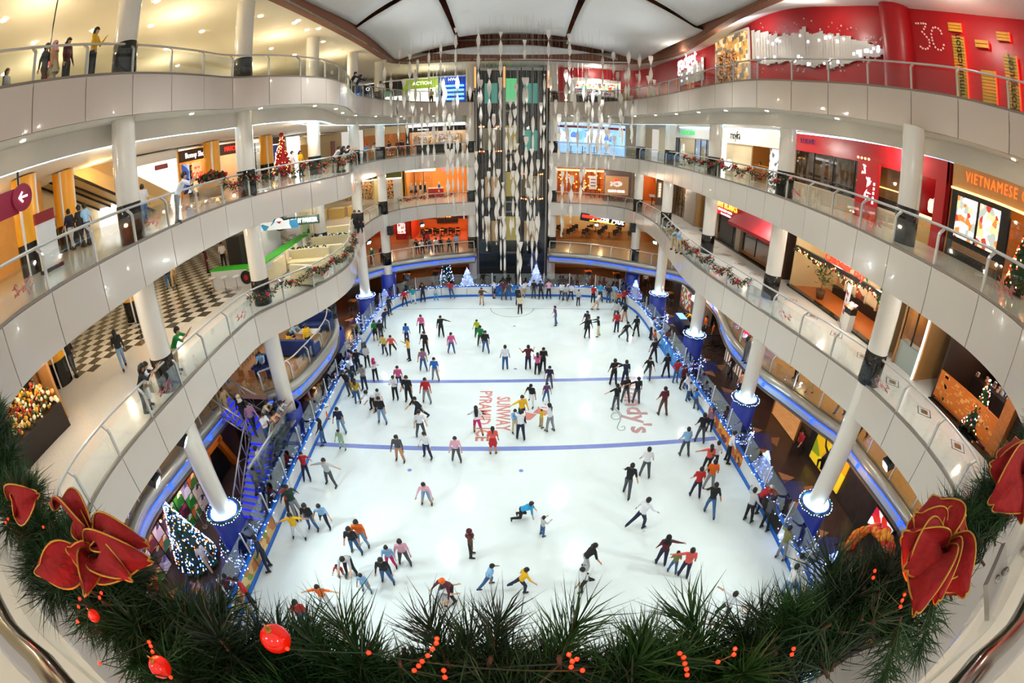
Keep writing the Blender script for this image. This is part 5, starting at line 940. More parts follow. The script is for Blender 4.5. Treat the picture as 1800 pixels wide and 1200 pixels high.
for x, y in ((13.2, 9), (12.4, 17), (12.4, 25), (12, 33), (8, 46)): lamp('POINT', (x, y, TOPC-.4), 120, WHITE, .15, name='top_gallery_lamp')
lamp('SPOT', (12.7, 24, 22.2), 160, (.8, .85, 1), .3, (13.5, 24, 24), 150, .8, 'cove_lamp')
for x, y in ((-9.2, 22), (-8.6, 30), (-7.5, 38), (9.8, 22), (9.8, 30), (8.2, 38)): lamp('SPOT', (x, y, L3-.6), 700, (.93, .97, 1), .25, (x*.35, y-1, 24), 110, 1.0, 'sail_fill')  # added fill light to lift the dark sails, no fixtures stand here
# ---------------------------------------------------------------- left galleries: pillars, shops, escalators
M_yel = mat('pillar_yellow', '#f0a81c', .4, noise=.04)
def pillar(x, y, z, h, label):
    r = root('column', (x, y, z), label, 'column', None, 'structure'); MB().lathe([(.55, 1.1), (.55, h)], 20, cap=False).build('shaft', M_yel, r); MB().lathe([(.57, 0), (.57, 1.1)], 20, cap=False).build('base_cladding', M_black, r)
    for a in (-.9, .9): MB().box((.52*math.cos(a), .52*math.sin(a), h/2), (.16, .1, h)).build('corner_trim', M_white, r)
pillar(-16.2, 8.7, L2, 3.4, 'yellow pillar beside the crimson direction board, second gallery'); pillar(-18.6, 12.4, L2, 3.4, 'yellow pillar before the escalators, second gallery'); pillar(-19, 25.4, L2, 3.4, 'yellow pillar between the sale poster and the fashion shop'); pillar(-19, 33, L2, 3.4, 'yellow pillar beside the red foil tree')
pillar(-18.6, 9.8, L1, 3.4, 'yellow pillar on the chequered floor, first gallery'); pillar(-19.5, 16.5, L1, 3.4, 'yellow pillar deep on the chequered floor, first gallery')
def leftshop(px0, px1, py, label, X=-20): return Face('L', X, px0, px1, py, L2, label)
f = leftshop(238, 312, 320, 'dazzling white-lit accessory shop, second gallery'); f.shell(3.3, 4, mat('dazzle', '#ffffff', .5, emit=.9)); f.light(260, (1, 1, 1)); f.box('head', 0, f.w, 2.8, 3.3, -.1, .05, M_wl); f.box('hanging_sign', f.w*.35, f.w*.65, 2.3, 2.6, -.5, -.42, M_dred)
for k in range(4): shelving(f, .2+f.w*.24*k, f.w*.22*(k+1), 2.8, 1.6, 3, M_white, GOODS[2], 'white accessory shelf %s from the near column' % ['first', 'second', 'third', 'fourth'][k])
f = leftshop(316, 366, 300, 'brown-fascia denim shop with a red sale poster, second gallery'); f.shell(3.3, 4, M_goldw); f.box('sign_band', 0, f.w, 2.45, 3.2, -.1, .05, mat('choco_fascia', '#4a2a18', .5)); f.txt('Bonny Shop', f.w*.55, 2.8, .5, M_lwhite, -.13); f.box('blue_poster', .2, f.w*.3, .4, 2.3, -.08, 0, printed('poster_blue', ['#d8e8f8', '#3a60c0', '#101a48', '#a0c0f0'], 1.3, .5)); f.box('sale_poster', f.w*.42, f.w*.72, .3, 2.3, -.08, 0, mat('poster_cream', '#f8e0a8', .5, emit=.6)); f.txt('50%', f.w*.57, 1.3, .85, M_lred, -.12); f.txt('up to', f.w*.55, 1.95, .3, M_lred, -.12); f.light(140)
shelving(f, f.w*.76, f.w-.1, 1.2, 2.2, 5, M_frame, GOODS[1], 'dark shelf beside the red sale poster')
f = leftshop(374, 424, 280, 'brown-fascia fashion shop with a red badge, second gallery'); f.shell(3.3, 4, mat('fashion_blush', '#f0c8a0', .6)); f.box('sign_band', 0, f.w, 2.4, 3.2, -.1, .05, mat('choco_fascia', '#4a2a18')); f.txt('MARCO', f.w*.6, 2.8, .5, M_lred, -.13); f.light(160); f.box('gallery_print', f.w*.55, f.w*.85, 1.0, 2.2, 3.7, 3.9, printed('letters_p', ['#f8e8d8', '#d0704a', '#ffffff'], 1.2, .5))
f = leftshop(432, 466, 270, 'crimson dress shop window, second gallery'); f.shell(3.3, 3, M_wl); f.light(110, WHITE); f.box('dress_print', .3, f.w*.5, .5, 2.4, 1, 1.1, M_dred); f.panes(2, .1, 3)
f = leftshop(474, 500, 260, 'navy suit poster bay behind the red foil tree'); f.shell(3.3, 2, M_wl); f.light(80, WHITE); f.box('suit_poster', .2, f.w*.6, .4, 2.6, -.1, 0, printed('suit', ['#c8d8f0', '#1a2a68', '#e8f0ff', '#30488a'], .9, .7)); f.box('head_band', 0, f.w, 2.7, 3.3, -.1, .05, mat('choco_fascia', '#4a2a18'))
f = leftshop(504, 524, 255, 'tall white light panel past the red foil tree'); f.box('panel', 0, f.w, 0, 3.2, -.2, 0, M_lwhite)
f = leftshop(526, 600, 250, 'gold doorway bay near the far corner, second gallery'); f.shell(3.3, 3, M_cream); f.light(90); f.box('gold_door', .3, 2.2, 0, 2.3, -.05, .05, M_goldw); f.box('crimson_hanging', f.w*.7, f.w*.8, .4, 2.4, -.08, 0, M_dred)
wall('wall_left', (-20.3, 1), (-20.3, 12), L2, L2+3.5, M_goldw, 'golden wall behind the near yellow pillar, second gallery'); wall('wall_left', (-24.5, 1), (-24.5, 50), L2, L2+3.5, M_cream, 'cream wall behind the escalators, second gallery')
wall('wall_left', (-26, 1), (-26, 50), L3, TOPC, M_ceil, 'cream back wall of the top gallery, escalator side'); wall('wall_left', (-27, 1), (-27, 50), L1, L1+3.5, M_cream, 'cream wall beyond the chequered floor')
wall('wall_left', (-22, 17), (-22, 50), G0, G0+3.2, mat('amber_back', '#b06a30', .6), 'amber back wall of the ground gallery food court')
for e in (0, 1): pass
def escalator(x, y0, y1, z0, z1, label):
    r = root('escalator', (x, (y0+y1)/2, (z0+z1)/2), label, 'escalator'); L = math.hypot(y1-y0, z1-z0); a = math.atan2(z1-z0, y1-y0); M = Matrix.Rotation(a, 3, 'X')
    MB().box((0, 0, -.45), (1.5, L, .7), M=M).build('truss', mat('escalator_cladding', '#d8b878', .4, noise=.05), r)
    st = MB().box((0, 0, 0), (1.0, .4, .18)).mesh('step', mat('step_dark', '#4a4238', .5)); n = int(L/.45)
    for i in range(n): t = -L/2+L*(i+.5)/n; obj('step', st, r, (0, t*math.cos(a), t*math.sin(a)-.02))
    for e in (-.62, .62):
        MB().box((e, 0, .38), (.05, L, .75), M=M).build('balustrade', mat('escalator_panel', '#c8a468', .3), r)
        d = Vector((0, math.cos(a), math.sin(a))); nn = Vector((0, -math.sin(a), math.cos(a))); MB().tube([d*t*L+nn*.8+Vector((e, 0, 0)) for t in (-.5, -.25, 0, .25, .5)], .06, 6).build('handrail', M_bk, r)
escalator(-21.2, 22.5, 13.2, L2, L2+4.8, 'escalator climbing toward the camera behind the nearest column'); escalator(-23.2, 22.5, 13.2, L2, L2+4.8, 'escalator climbing behind the first escalator, against the wall')
lamp('POINT', (-19, 15, L2+2.8), 160, (1, .62, .25), .2, name='escalator_lamp'); lamp('POINT', (-18, 7, L2+2.6), 90, (1, .62, .25), .2, name='escalator_lamp')
ds = root('direction_board', xp(14, 360, -13.6), 'crimson direction board with a white arrow in a ring, second gallery', 'sign'); MB().box((0, -.9, 0), (.1, 2.6, .75)).build('board', mat('crimson_board', '#8e1230', .4, emit=.15), ds); MB().lathe([(.4, 0), (.4, .12)], 20).build('ring_disc', mat('crimson_board', '#8e1230'), ds, (.06, .55, .05)).rotation_euler = (0, math.pi/2, 0)
b = MB().box((0, 0, 0), (.02, .36, .06)); b.box((0, -.1, .07), (.02, .22, .06), M=Matrix.Rotation(.8, 3, 'X')); b.box((0, -.1, -.07), (.02, .22, .06), M=Matrix.Rotation(-.8, 3, 'X')); b.build('arrow', M_lwhite, ds, (.22, .55, .05)); MB().box((0, .5, .9), (.06, .06, 1.0)).build('hanger', M_bk, ds)
ds = root('exit_roundel', xp(84, 124, -14), 'small red arrow roundel behind the top balustrade', 'sign'); MB().lathe([(.28, 0), (.28, .08)], 18).build('disc', M_lred, ds).rotation_euler = (0, math.pi/2, 0)
b = MB().box((0, 0, 0), (.02, .3, .06)); b.box((0, -.08, .06), (.02, .18, .05), M=Matrix.Rotation(.8, 3, 'X')); b.box((0, -.08, -.06), (.02, .18, .05), M=Matrix.Rotation(-.8, 3, 'X')); b.build('arrow', M_lwhite, ds, (.1, 0, 0)); MB().tube([(0, 0, .28), (0, 0, TOPC-ds.location.z)], .03, 6).build('hanger', M_bk, ds)
# information totem and planter bowl on the second gallery
r = root('information_totem', xp(86, 440, -14.2)*1, 'white information totem with crimson head beside the yellow pillar', 'totem'); r.location.z = L2; MB().box((0, 0, 1.0), (.15, .85, 1.8)).build('panel', M_white, r); MB().box((0, 0, 1.75), (.17, .87, .35)).build('head', M_dred, r); MB().box((0, 0, .06), (.4, .9, .12)).build('foot', M_bk, r)
r = root('planter_bowl', (-16.7, 22.2, L2), 'large planter of red and green flowers behind the leaning man', 'planter'); MB().lathe([(.5, 0), (.9, .35), (1.05, .9), (.95, .9)], 20).build('bowl', mat('bowl_tan', '#b89468', .4), r); b = MB(); rr = random.Random(8)
for k in range(160): a = rr.uniform(0, 6.28); q = rr.uniform(0, 1); b.ball((q*math.cos(a), q*math.sin(a), .95+rr.uniform(0, .5)*(1.1-q*.6)), rr.uniform(.06, .12), 5, rr.choice((0, 0, 1)))
q = b.build('flowers', [M_garl, mat('flower_red', '#b02020', .6)], r); q['kind'] = 'stuff'
def fir(p, h, w, label, mleaf, lights, top=None, dots=220, pot=True, seed=1, cat='christmas tree'):
    r = root('christmas_tree', p, label, cat); rr = random.Random(seed); b = MB()
    n = 420
    for k in range(n):
        z = h*(.1+.88*rr.random()**1.4); q = w*(1-z/h)*(.55+.5*rr.random())+.03; a = rr.uniform(0, 6.28); d = Vector((math.cos(a), math.sin(a), -.25)); c = Vector((q*.35*math.cos(a), q*.35*math.sin(a), z)); e = c+d*q*.7
        s = d.cross(Vector((0, 0, 1))).normalized()*q*.18; b.add([c, e+s, e-s*.6+Vector((0, 0, .05)), e-Vector((0, 0, .08*w))], [(0, 1, 3), (0, 3, 2), (0, 2, 1), (1, 2, 3)])
    b.lathe([(w*.75, h*.12), (w*.45, h*.45), (w*.12, h*.85), (.01, h*.97)], 10); b.build('foliage', mleaf, r)['kind'] = 'stuff'
    if lights:
        b = MB()
        for k in range(dots): z = h*(.1+.87*rr.random()**1.3); q = w*(1-z/h)*1.02+.04; a = rr.uniform(0, 6.28); b.ball((q*math.cos(a), q*math.sin(a), z), .02+.012*w, 4, rr.choice(range(len(lights))))
        b.build('tree_lights', lights, r)['kind'] = 'stuff'
    if top: MB().ball((0, 0, h), w*.2, 8).build('tree_top', top, r)
    if pot: MB().lathe([(w*.28, 0), (w*.34, h*.1)], 12).build('pot', M_dred if top else M_frame, r)
    MB().tube([(0, 0, 0), (0, 0, h*.9)], [.07*w+.02, .02], 6).build('trunk', M_frame, r); return r
M_foil = mat('red_foil', '#b81420', .35, metal=.3, noise=.4, nscale=12); M_bgold = mat('bulb_gold', '#ffd080', .4, emit=5); M_bred = mat('bulb_red2', '#ff3020', .4, emit=4); M_bblue = mat('bulb_blue', '#4a70ff', .4, emit=9)
pr = gp(490, 305, L2); fir((-16.2, 30.5, L2), 3.1, .95, 'red and gold foil tree on the second gallery', M_foil, [M_bgold], M_foil, 160, True, 3)
fir(gp(350, 985, 0), 3.6, 1.15, 'dark fir with blue-white fairy lights by the poster wall', M_garl, [M_bulbb, M_bblue, M_bulbb, mat('bulb_orange', '#ff8030', .4, emit=4)], None, 520, True, 4)
fir((-6.6, 44.6, 0), 3.3, .75, 'slim green fir with lights behind the far boards', M_garl, [M_bulbb], None, 130, True, 5)
fir(gp(1705, 757, L1), 2.0, .55, 'small green fir with coloured lights beside the etched orange screen', M_garl, [M_bgold, M_bred, M_bulbb], None, 110, True, 6)
fir(xp(1780, 440, 14.6).xyz if False else Vector((14.3, 6.3, L2)), 2.3, .6, 'green fir with red baubles beside the lit menu boards', M_garl, [M_bgold, M_bred], None, 120, True, 7)
fir((15.2, 23.4, 0), 2.0, .5, 'dark blue-lit fir beside the lit sweet stall', M_garl, [M_bblue, M_bulbb], None, 150, True, 9)
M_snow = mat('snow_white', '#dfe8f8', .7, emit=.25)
for i, (x, y, h, lb) in enumerate(((-4.4, 43.5, 2.0, 'white snowy tree behind the far boards beside the lift tower'), (2.35, 43.6, 2.3, 'white snowy tree with blue lights before the lift boards'), (-11.4, 38.2, 1.7, 'white snowy tree at the far boards corner, food court side'), (11.6, 40.3, 1.9, 'white snowy tree at the far boards corner, food hall side'), (12.7, 8.2, 1.7, 'white sparkling tree behind the near glass screens, balloon side'), (12.4, 15.2, 1.6, 'white sparkling tree behind the glass by the leaning white-shirted skater'))):
    fir((x, y, 0), h, .75, lb, M_snow, [M_bblue, M_bulbb], None, 90, False, 40+i)
b = MB(); rr = random.Random(77)   # heaps of fairy lights round the drums
for k in ('LA', 'LD', 'RA', 'RB', 'RC', 'RD'):
    x, y, s = COLS[k]; g = root('fairy_light_heap', (x, y, 0), {'LA': 'heap of blue-white fairy lights round the drum by the lit fir', 'LD': 'heap of fairy lights round the drum beside the food court', 'RA': 'heap of fairy lights round the nearest drum, balloon side', 'RB': 'heap of fairy lights round the drum by the orange board advert', 'RC': 'heap of fairy lights round the drum by the blue board advert', 'RD': 'heap of fairy lights round the drum at the rink corner'}[k], 'string lights')
    b = MB(); c = MB()
    for j in range(150): a = rr.uniform(0, 6.28); q = rr.uniform(.74, 1.15); b.ball((q*math.cos(a), q*math.sin(a), rr.uniform(.1, 1.35)*(1.3-q*.8)), .028, 4)
    c.tube([(.9*math.cos(t*.4), .9*math.sin(t*.4), .2+.02*t) for t in range(32)], .05, 5); c.build('cable', M_garl, g); b.build('bulbs', M_bulbb, g)['kind'] = 'stuff'

# ---------------------------------------------------------------- first gallery, left: chequered floor, kiosk, sofas
ck = root('floor', (-20, 20, L1), 'chequered black and white tiles of the first gallery', 'floor', None, 'structure'); TS = .62; o = ck.location.copy()
M_tw = mat('tile_white', '#e8e2d4', .1, noise=.04, coat=.2); M_tb = mat('tile_black', '#4a4338', .12, noise=.15, coat=.2)
tw, tb = (MB().box((0, 0, .004), (TS*.985, TS*.985, .012)).mesh('floor_tile', m) for m in (M_tw, M_tb)); n = 0; far_ = [MB(), MB()]
def bx(y): return -19.2+max(0, y-8.4)*.62 if y < 16.2 else -14.35-(y-16.2)*.02
cells = []
for i in range(-22, 12):
    for j in range(-14, 26):
        x, y = -20+i*TS, 18+j*TS
        if x < -27 or y < 8.6 or x > bx(y) or (y > 20.4 and x > -16.8 and y < 32): continue
        cells.append((math.hypot(x+9, y), x, y, (i+j) % 2))
cells.sort()
for k, (d, x, y, c) in enumerate(cells):
    if k < 300: obj('floor_tile', (tw, tb)[c], ck, Vector((x, y, L1))-o)
    else: far_[c].box((x-o.x, y-o.y, .004), (TS*.985, TS*.985, .012))
for c in (0, 1): far_[c].build('far_tiles', (M_tw, M_tb)[c], ck)['kind'] = 'stuff'
M_green = mat('counter_green', '#2fbf1e', .35); M_kw = mat('kiosk_white', '#dcdfe4', .3)
r = root('juice_kiosk', (-15, 22, L1), 'white juice kiosk with bright green counter top and heart emblem', 'kiosk')
for nm, poly in (('front', [(-16.6, 20.7), (-13.75, 20.7), (-13.75, 21.4), (-16.6, 21.4)]), ('side', [(-13.75, 20.7), (-13.05, 20.9), (-13.6, 29.6), (-14.3, 29.6)])):
    P = [(x+15, y-22) for x, y in poly]; MB().prism(P, 0, .95).build(nm+'_counter', M_kw, r); cx = sum(p[0] for p in P)/4; cy_ = sum(p[1] for p in P)/4
    MB().prism([(cx+(x-cx)*1.04, cy_+(y-cy_)*1.08) for x, y in P], .95, 1.03).build('green_top', M_green, r)
MB().lathe([(.38, 0), (.38, .03)], 22).build('emblem', M_bk, r, (.95, -1.36, .5)).rotation_euler = (math.pi/2, 0, 0); MB().ball((.95, -1.42, .5), .16, 10, 0, (1, .2, 1)).build('emblem_heart', M_red, r)
MB().box((-1.0, .9, 1.2), (1.0, .6, 2.4)).build('fridge', M_bk, r); MB().box((0, 3, 1.5), (.5, 3, 3)).build('back_fitting', M_kw, r); MB().box((1.4, 6.3, 1.4), (.9, .25, 2.8)).build('pillar_panel', mat('kiosk_cream', '#efe6d0', .5), r); MB().box((1.4, 6.15, 1.7), (.5, .06, 1.2)).build('panel_picture', printed('parrot_green', ['#4a9a3a', '#e8e8e0', '#2c7a30', '#c8d8c0'], 2.2), r)
for k in range(4): MB().box((-2.5+.7*k, -1.0, 3.0), (.45, .06, .5), M=Matrix.Rotation(.78, 3, 'Y')).build('bunting', M_red, r)
st = None
for k in range(3):
    q = root('bar_stool', (-16.1+.85*k, 20.1, L1), ['white bar stool at the end of the green-topped kiosk', 'white bar stool in the middle of the kiosk front', 'white bar stool beside the heart emblem'][k], 'stool', 'bar stools at the kiosk'); MB().lathe([(.2, .72), (.22, .76), (.2, .79)], 14).build('seat', M_white, q); MB().tube([(0, 0, .02), (0, 0, .72)], .025, 6).build('pole', M_steel, q); MB().lathe([(.2, 0), (.18, .03)], 14).build('base', M_steel, q)
for k in range(4):
    q = root('bar_chair', (-12.75-.12*k, 23+1.5*k, L1), 'pale wooden bar chair %s along the green-topped side counter' % ['first', 'second', 'third', 'fourth'][k], 'chair', 'bar chairs at the side counter'); MB().box((0, 0, .65), (.4, .4, .06)).build('seat', M_cream, q); MB().box((.2, 0, .95), (.05, .4, .55)).build('backrest', M_cream, q)
    for x in (-.16, .16):
        for y in (-.16, .16): MB().tube([(x, y, 0), (x, y, .63)], .02, 5).build('leg', M_cream, q)
p = yp(522, 388, 24.5); sg = root('kiosk_sign', p, 'hanging dark sign with white lettering and round badge over the kiosk', 'sign'); MB().box((.3, 0, 0), (2.3, .14, .5)).build('sign_case', mat('sign_dkgreen', '#16302c', .4), sg, None); MB().lathe([(.45, 0), (.45, .16)], 20).build('badge', mat('sign_dkgreen', '#16302c'), sg, (-1.2, .08, -.05)).rotation_euler = (math.pi/2, 0, 0); MB().lathe([(.34, 0), (.34, .02)], 20).build('badge_face', M_lwhite, sg, (-1.2, -.09, -.05)).rotation_euler = (math.pi/2, 0, 0); MB().ball((-1.2, -.12, -.05), .16, 10, 0, (1, .2, 1)).build('badge_heart', M_red, sg); text('DENNY PARKER', .34, M_lwhite, sg, 'lettering', Matrix.Translation((.4, -.1, 0)) @ Matrix.Rotation(math.pi/2, 4, 'X'), .01, bold=.01, scale=(.8, 1))
for x in (-.7, 1.3): MB().tube([(x, 0, .25), (x, 0, 1.5)], .02, 5).build('hanger', M_steel, sg)
p = yp(488, 396, 22.5); q = root('kiosk_banner', p, 'white and blue hanging banner with red and green marks over the kiosk', 'banner'); MB().box((0, 0, 0), (2.6, .06, .45)).build('banner', printed('banner_marks', ['#e8f0f4', '#3a90b8', '#f4f4f4', '#b83a30', '#e8f0f4', '#2a7a60'], 2.2, .4), q); MB().tube([(-1.2, 0, .2), (-1.2, 0, 1.2)], .02, 5).build('hanger', M_steel, q); MB().tube([(1.2, 0, .2), (1.2, 0, 1.2)], .02, 5).build('hanger', M_steel, q)
M_sofa = mat('sofa_cream', '#e6d9b0', .6, noise=.04)
def sofa(x, y, rz, w, label, m, plant=True, z=L1):
    r = root('sofa', (x, y, z), label, 'sofa', None, None, rz)
    b = MB(); b.box((0, 0, .25), (w, .85, .3)); q = b.build('base', m, r); MB().box((0, -.03, .46), (w*.96, .8, .14)).build('seat_cushion', m, r); MB().box((0, .42, .6), (w, .22, 1.0)).build('backrest', m, r)
    for e in (-1, 1): MB().box((e*(w/2-.06), 0, .42), (.14, .85, .5)).build('arm', m, r)
    for mod in r.children:
        k = mod.modifiers.new('soft', 'BEVEL'); k.width = .04; k.segments = 2
    if plant:
        b = MB(); rr = random.Random(int(x*10+y*7))
        for j in range(60): b.ball((rr.uniform(-w/2, w/2), .42+rr.uniform(-.06, .06), 1.12+rr.uniform(-.02, .08)), .05, 4, rr.choice((0, 0, 0, 1)))
        b.build('plant_trough', [M_garl, M_snow], r)['kind'] = 'stuff'
    return r
sofa(-12.2, 29.6, .2, 2.4, 'cream sofa farthest along, beside the tall column', M_sofa, False); sofa(-11.3, 26.4, .1, 2.5, 'cream sofa with leaf trough, second from the far column', M_sofa); sofa(-11.4, 23.3, .05, 2.5, 'cream sofa with leaf trough, nearest the kiosk sign', M_sofa); sofa(-10.3, 24.6, math.pi+.1, 1.5, 'cream sofa with its back to the garland, far one', M_sofa, False); sofa(-10.2, 20.6, math.pi-.3, 1.5, 'cream sofa with its back to the garland, near one', M_sofa, False); sofa(-12.9, 21.8, -1.5, 1.4, 'low cream bench sofa beside the kiosk column', M_sofa, False)
for k in range(3): r = root('display_counter', (-17.5+1.6*k, 39.5+k*.6, L1), 'tan display counter %s in the far corner of the first gallery' % ['first', 'second', 'third'][k], 'counter'); MB().box((0, 0, .45), (1.3, .9, .9)).build('body', mat('tan_box', '#c8a860', .5), r); MB().box((0, 0, .93), (1.4, 1.0, .06)).build('top', mat('tan_top', '#dcc488', .5), r)
for x, y in ((-15, 24), (-18, 13), (-20, 20)): lamp('POINT', (x, y, L1+3.1), 170, (1, .78, .5), .15, name='kiosk_lamp')
# toy stall at the near end
r = root('toy_stall', (-15.9, 6.0, L1), 'crowded toy stall with glowing trinkets and a black plinth', 'stall'); MB().box((0, 0, .45), (2.4, 2.6, .9)).build('plinth', mat('plinth_black', '#221814', .5), r); MB().box((-1.0, 0, 1.6), (.1, 2.6, 2.2)).build('back_board', M_frame, r); MB().box((-.3, 1.6, 1.3), (1.8, .12, 2.6)).build('end_frame', M_tan, r); b = MB(); rr = random.Random(10)
for k in range(420): b.ball((rr.uniform(-1, 1.15), rr.uniform(-1.25, 1.25), .95+rr.uniform(0, 1.0)*abs(rr.random())), rr.uniform(.04, .1), 5, rr.choice((0, 1, 2, 3)))
b.build('trinkets', [mat('toy_gold', '#d89a30', .4, emit=.3), mat('toy_red', '#b02818', .4), mat('toy_cream', '#f0e0b0', .4, emit=.3), mat('toy_green', '#4a5a28', .5)], r)['kind'] = 'stuff'; MB().box((-.2, -.2, 2.4), (.3, 2.4, .1)).build('tube_light', M_lwhite, r); lamp('POINT', (-15.4, 6, L1+2.6), 60, (1, .7, .35), .1, name='stall_lamp')
r = root('partition_screen', (-17.5, 8.1, L1), 'brown glossy partition behind the toy stall', 'screen'); MB().box((0, 0, 1.2), (2.6, .1, 2.4), rz=-.5).build('panel', mat('brown_gloss', '#5a2a18', .15), r); MB().box((0, 0, .05), (2.7, .2, .1), rz=-.5).build('foot', M_frame, r)
# ---------------------------------------------------------------- first gallery, right: floor diamonds and cafe things
dia = [f_ for f_ in bpy.data.objects if f_.name.startswith('floor') and 'first gallery floor slab' in f_.get('label', '') and 'right' in f_.get('label', '')][0]
D1 = MB().prism([(.42, 0), (0, .42), (-.42, 0), (0, -.42)], .001, .004).mesh('diamond_frame', M_frame); D2 = MB().prism([(.37, 0), (0, .37), (-.37, 0), (0, -.37)], .003, .006).mesh('diamond_field', M_tile); D3 = MB().prism([(.22, 0), (0, .22), (-.22, 0), (0, -.22)], .005, .009).mesh('diamond_core', mat('core_brown', '#7a5a38', .3))
for k in range(18):
    for D in (D1, D2, D3): obj(D.name.split('.')[0], D, dia, Vector((13.75, 4.2+2.05*k, L1))-dia.location)
r = root('pot_plant', gp(1440, 525, L1), 'bushy potted plant inside the orange-floored cafe', 'plant'); MB().lathe([(.2, 0), (.3, .5)], 12).build('pot', mat('pot_brown', '#6a4428', .6), r); b = MB(); rr = random.Random(15)
for k in range(150): c = Vector((rr.gauss(0, .28), rr.gauss(0, .28), .75+rr.random()*1.4)); a = rr.uniform(0, 6.28); d = Vector((math.cos(a), math.sin(a), rr.uniform(-.4, .6)))*.16; s = Vector((-d.y, d.x, 0))*.4; b.add([c, c+d+s, c+d*2, c+d-s], [(0, 1, 2, 3)])
b.build('leaves', mat('leaf_green', '#2f5a20', .6, noise=.3), r)['kind'] = 'stuff'; MB().tube([(0, 0, .4), (.02, 0, 1.6)], .03, 5).build('stem', M_wood, r)
r = root('pull_up_banner', gp(1478, 572, L1), 'white pull-up banner with red lettering before the cafe', 'banner', None, None, -math.pi/2-.5); MB().box((0, 0, 1.0), (.8, .04, 1.9)).build('sheet', mat('banner_sheet', '#eef0f2', .5), r); MB().box((0, 0, .04), (.85, .25, .08)).build('foot', M_steel, r)
for k, t in enumerate(('Buy 1', '&', 'Get 1', 'FREE')): text(t, .24, mat('print_red', '#b8202c', .5), r, 'lettering', Matrix.Translation((0, -.03, 1.55-.3*k)) @ Matrix.Rotation(math.pi/2, 4, 'X'), .004, bold=.01)
r = root('menu_lectern', gp(1487, 580, L1), 'white and brown menu lectern beside the pull-up banner', 'lectern', None, None, -math.pi/2); MB().box((0, 0, .4), (.45, .4, .8)).build('plinth', M_white, r); MB().box((0, 0, .95), (.5, .42, .32)).build('head', M_frame, r); MB().box((0, -.05, 1.17), (.55, .45, .05), M=Matrix.Rotation(.45, 3, 'X')).build('menu', printed('menu_page', ['#f4ece0', '#e0a060', '#ffffff', '#b05040'], 7), r)
r = root('kids_table', gp(1412, 494, L1), 'round pale blue children table in the cafe', 'table'); MB().lathe([(.5, .52), (.5, .57)], 18).build('table_top', mat('kid_blue', '#8aa8c8', .4), r)
for a in range(4): MB().tube([(.35*math.cos(a*1.57), .35*math.sin(a*1.57), 0), (.3*math.cos(a*1.57), .3*math.sin(a*1.57), .52)], .03, 6).build('leg', mat('kid_blue', '#8aa8c8'), r)
for k, (px, py, c, lb) in enumerate(((1386, 490, '#d0584a', 'red children stool beside the pale blue table'), (1396, 498, '#d8c838', 'yellow children stool beside the pale blue table'), (1420, 501, '#a8d0b0', 'mint children stool beside the pale blue table'))):
    q = root('kids_stool', gp(px, py, L1), lb, 'stool'); MB().lathe([(.17, .3), (.19, .35)], 14).build('seat', mat('kid%d' % k, c, .4), q)
    for a in range(3): MB().tube([(.14*math.cos(a*2.1), .14*math.sin(a*2.1), 0), (.12*math.cos(a*2.1), .12*math.sin(a*2.1), .3)], .022, 5).build('leg', mat('kid%d' % k, c), q)

# ---------------------------------------------------------------- rinkside left: stairs, posters, food court
M_tread = mat('tread_grey', '#8d8d90', .4, noise=.1, nscale=6)
st = root('staircase', (-11.8, 15, 0), 'metal staircase with blue glowing risers up to the ground gallery', 'staircase'); o = st.location.copy(); NR = 12
TR = MB().box((0, 0, 0), (1.4, .34, .05)).mesh('tread', M_tread); RI = MB().box((0, 0, 0), (1.4, .03, .13)).mesh('riser', mat('riser_blue', '#1018c8', .4, emit=1.6, ecol='#1420ff'))
for i in range(NR):
    y, z, x = 12.1+.29*i, 2.0*(i+1)/NR, -11.72-.02*i; obj('tread', TR, st, Vector((x, y+.17, z))-o); obj('riser', RI, st, Vector((x, y+.02, z-.09))-o)
MB().box(Vector((-11.9, 16.6, 1.97))-o, (2.0, 2.2, .1)).build('landing', M_tread, st)
for i in range(8):
    x, z = -12.95-.26*i, 2.0+1.3*(i+1)/8; q = obj('tread', TR, st, Vector((x, 16.5, z))-o, math.pi/2); q = obj('riser', RI, st, Vector((x+.15, 16.5, z-.09))-o, math.pi/2)
def stairrail(pts, h=1.0):
    pts = [Vector(p) for p in pts]; MB().tube([p+Vector((0, 0, h))-o for p in pts], .045, 8).build('handrail', M_steel, st); MB().tube([p+Vector((0, 0, .12))-o for p in pts], .04, 6).build('stringer', M_steel, st); P = catmull([tuple(p) for p in pts], .95)
    for a in P: MB().tube([a-o, a+Vector((0, 0, h))-o], .03, 6).build('baluster', M_steel, st)
    for k, (a, c) in enumerate(zip(P, P[1:])): MB().tube([a+Vector((0, 0, .12 if k % 2 else h))-o, c+Vector((0, 0, h if k % 2 else .12))-o], .022, 5).build('brace', M_steel, st)
stairrail([(-12.45, 12.0, 0), (-12.7, 15.4, 2.0)]); stairrail([(-11.0, 12.0, 0), (-11.2, 15.5, 2.0), (-10.9, 17.6, 2.0)]); stairrail([(-12.75, 15.6, 2.0), (-14.9, 15.7, 3.3)]); stairrail([(-12.6, 17.6, 2.0), (-14.8, 17.5, 3.3)])
gb = root('glass_screen', (-10.85, 14.5, 0), 'frosted glass screen beside the blue staircase', 'screen'); MB().box((0, 0, 1.9), (.03, 4.5, 2.2)).build('sheet', M_rglass, gb); MB().tube([(0, -2.2, 3.0), (0, 2.2, 3.0)], .06, 8).build('top_rail', M_steel, gb); MB().box((0, 0, .4), (.06, 4.5, .8)).build('foot', M_steel, gb)
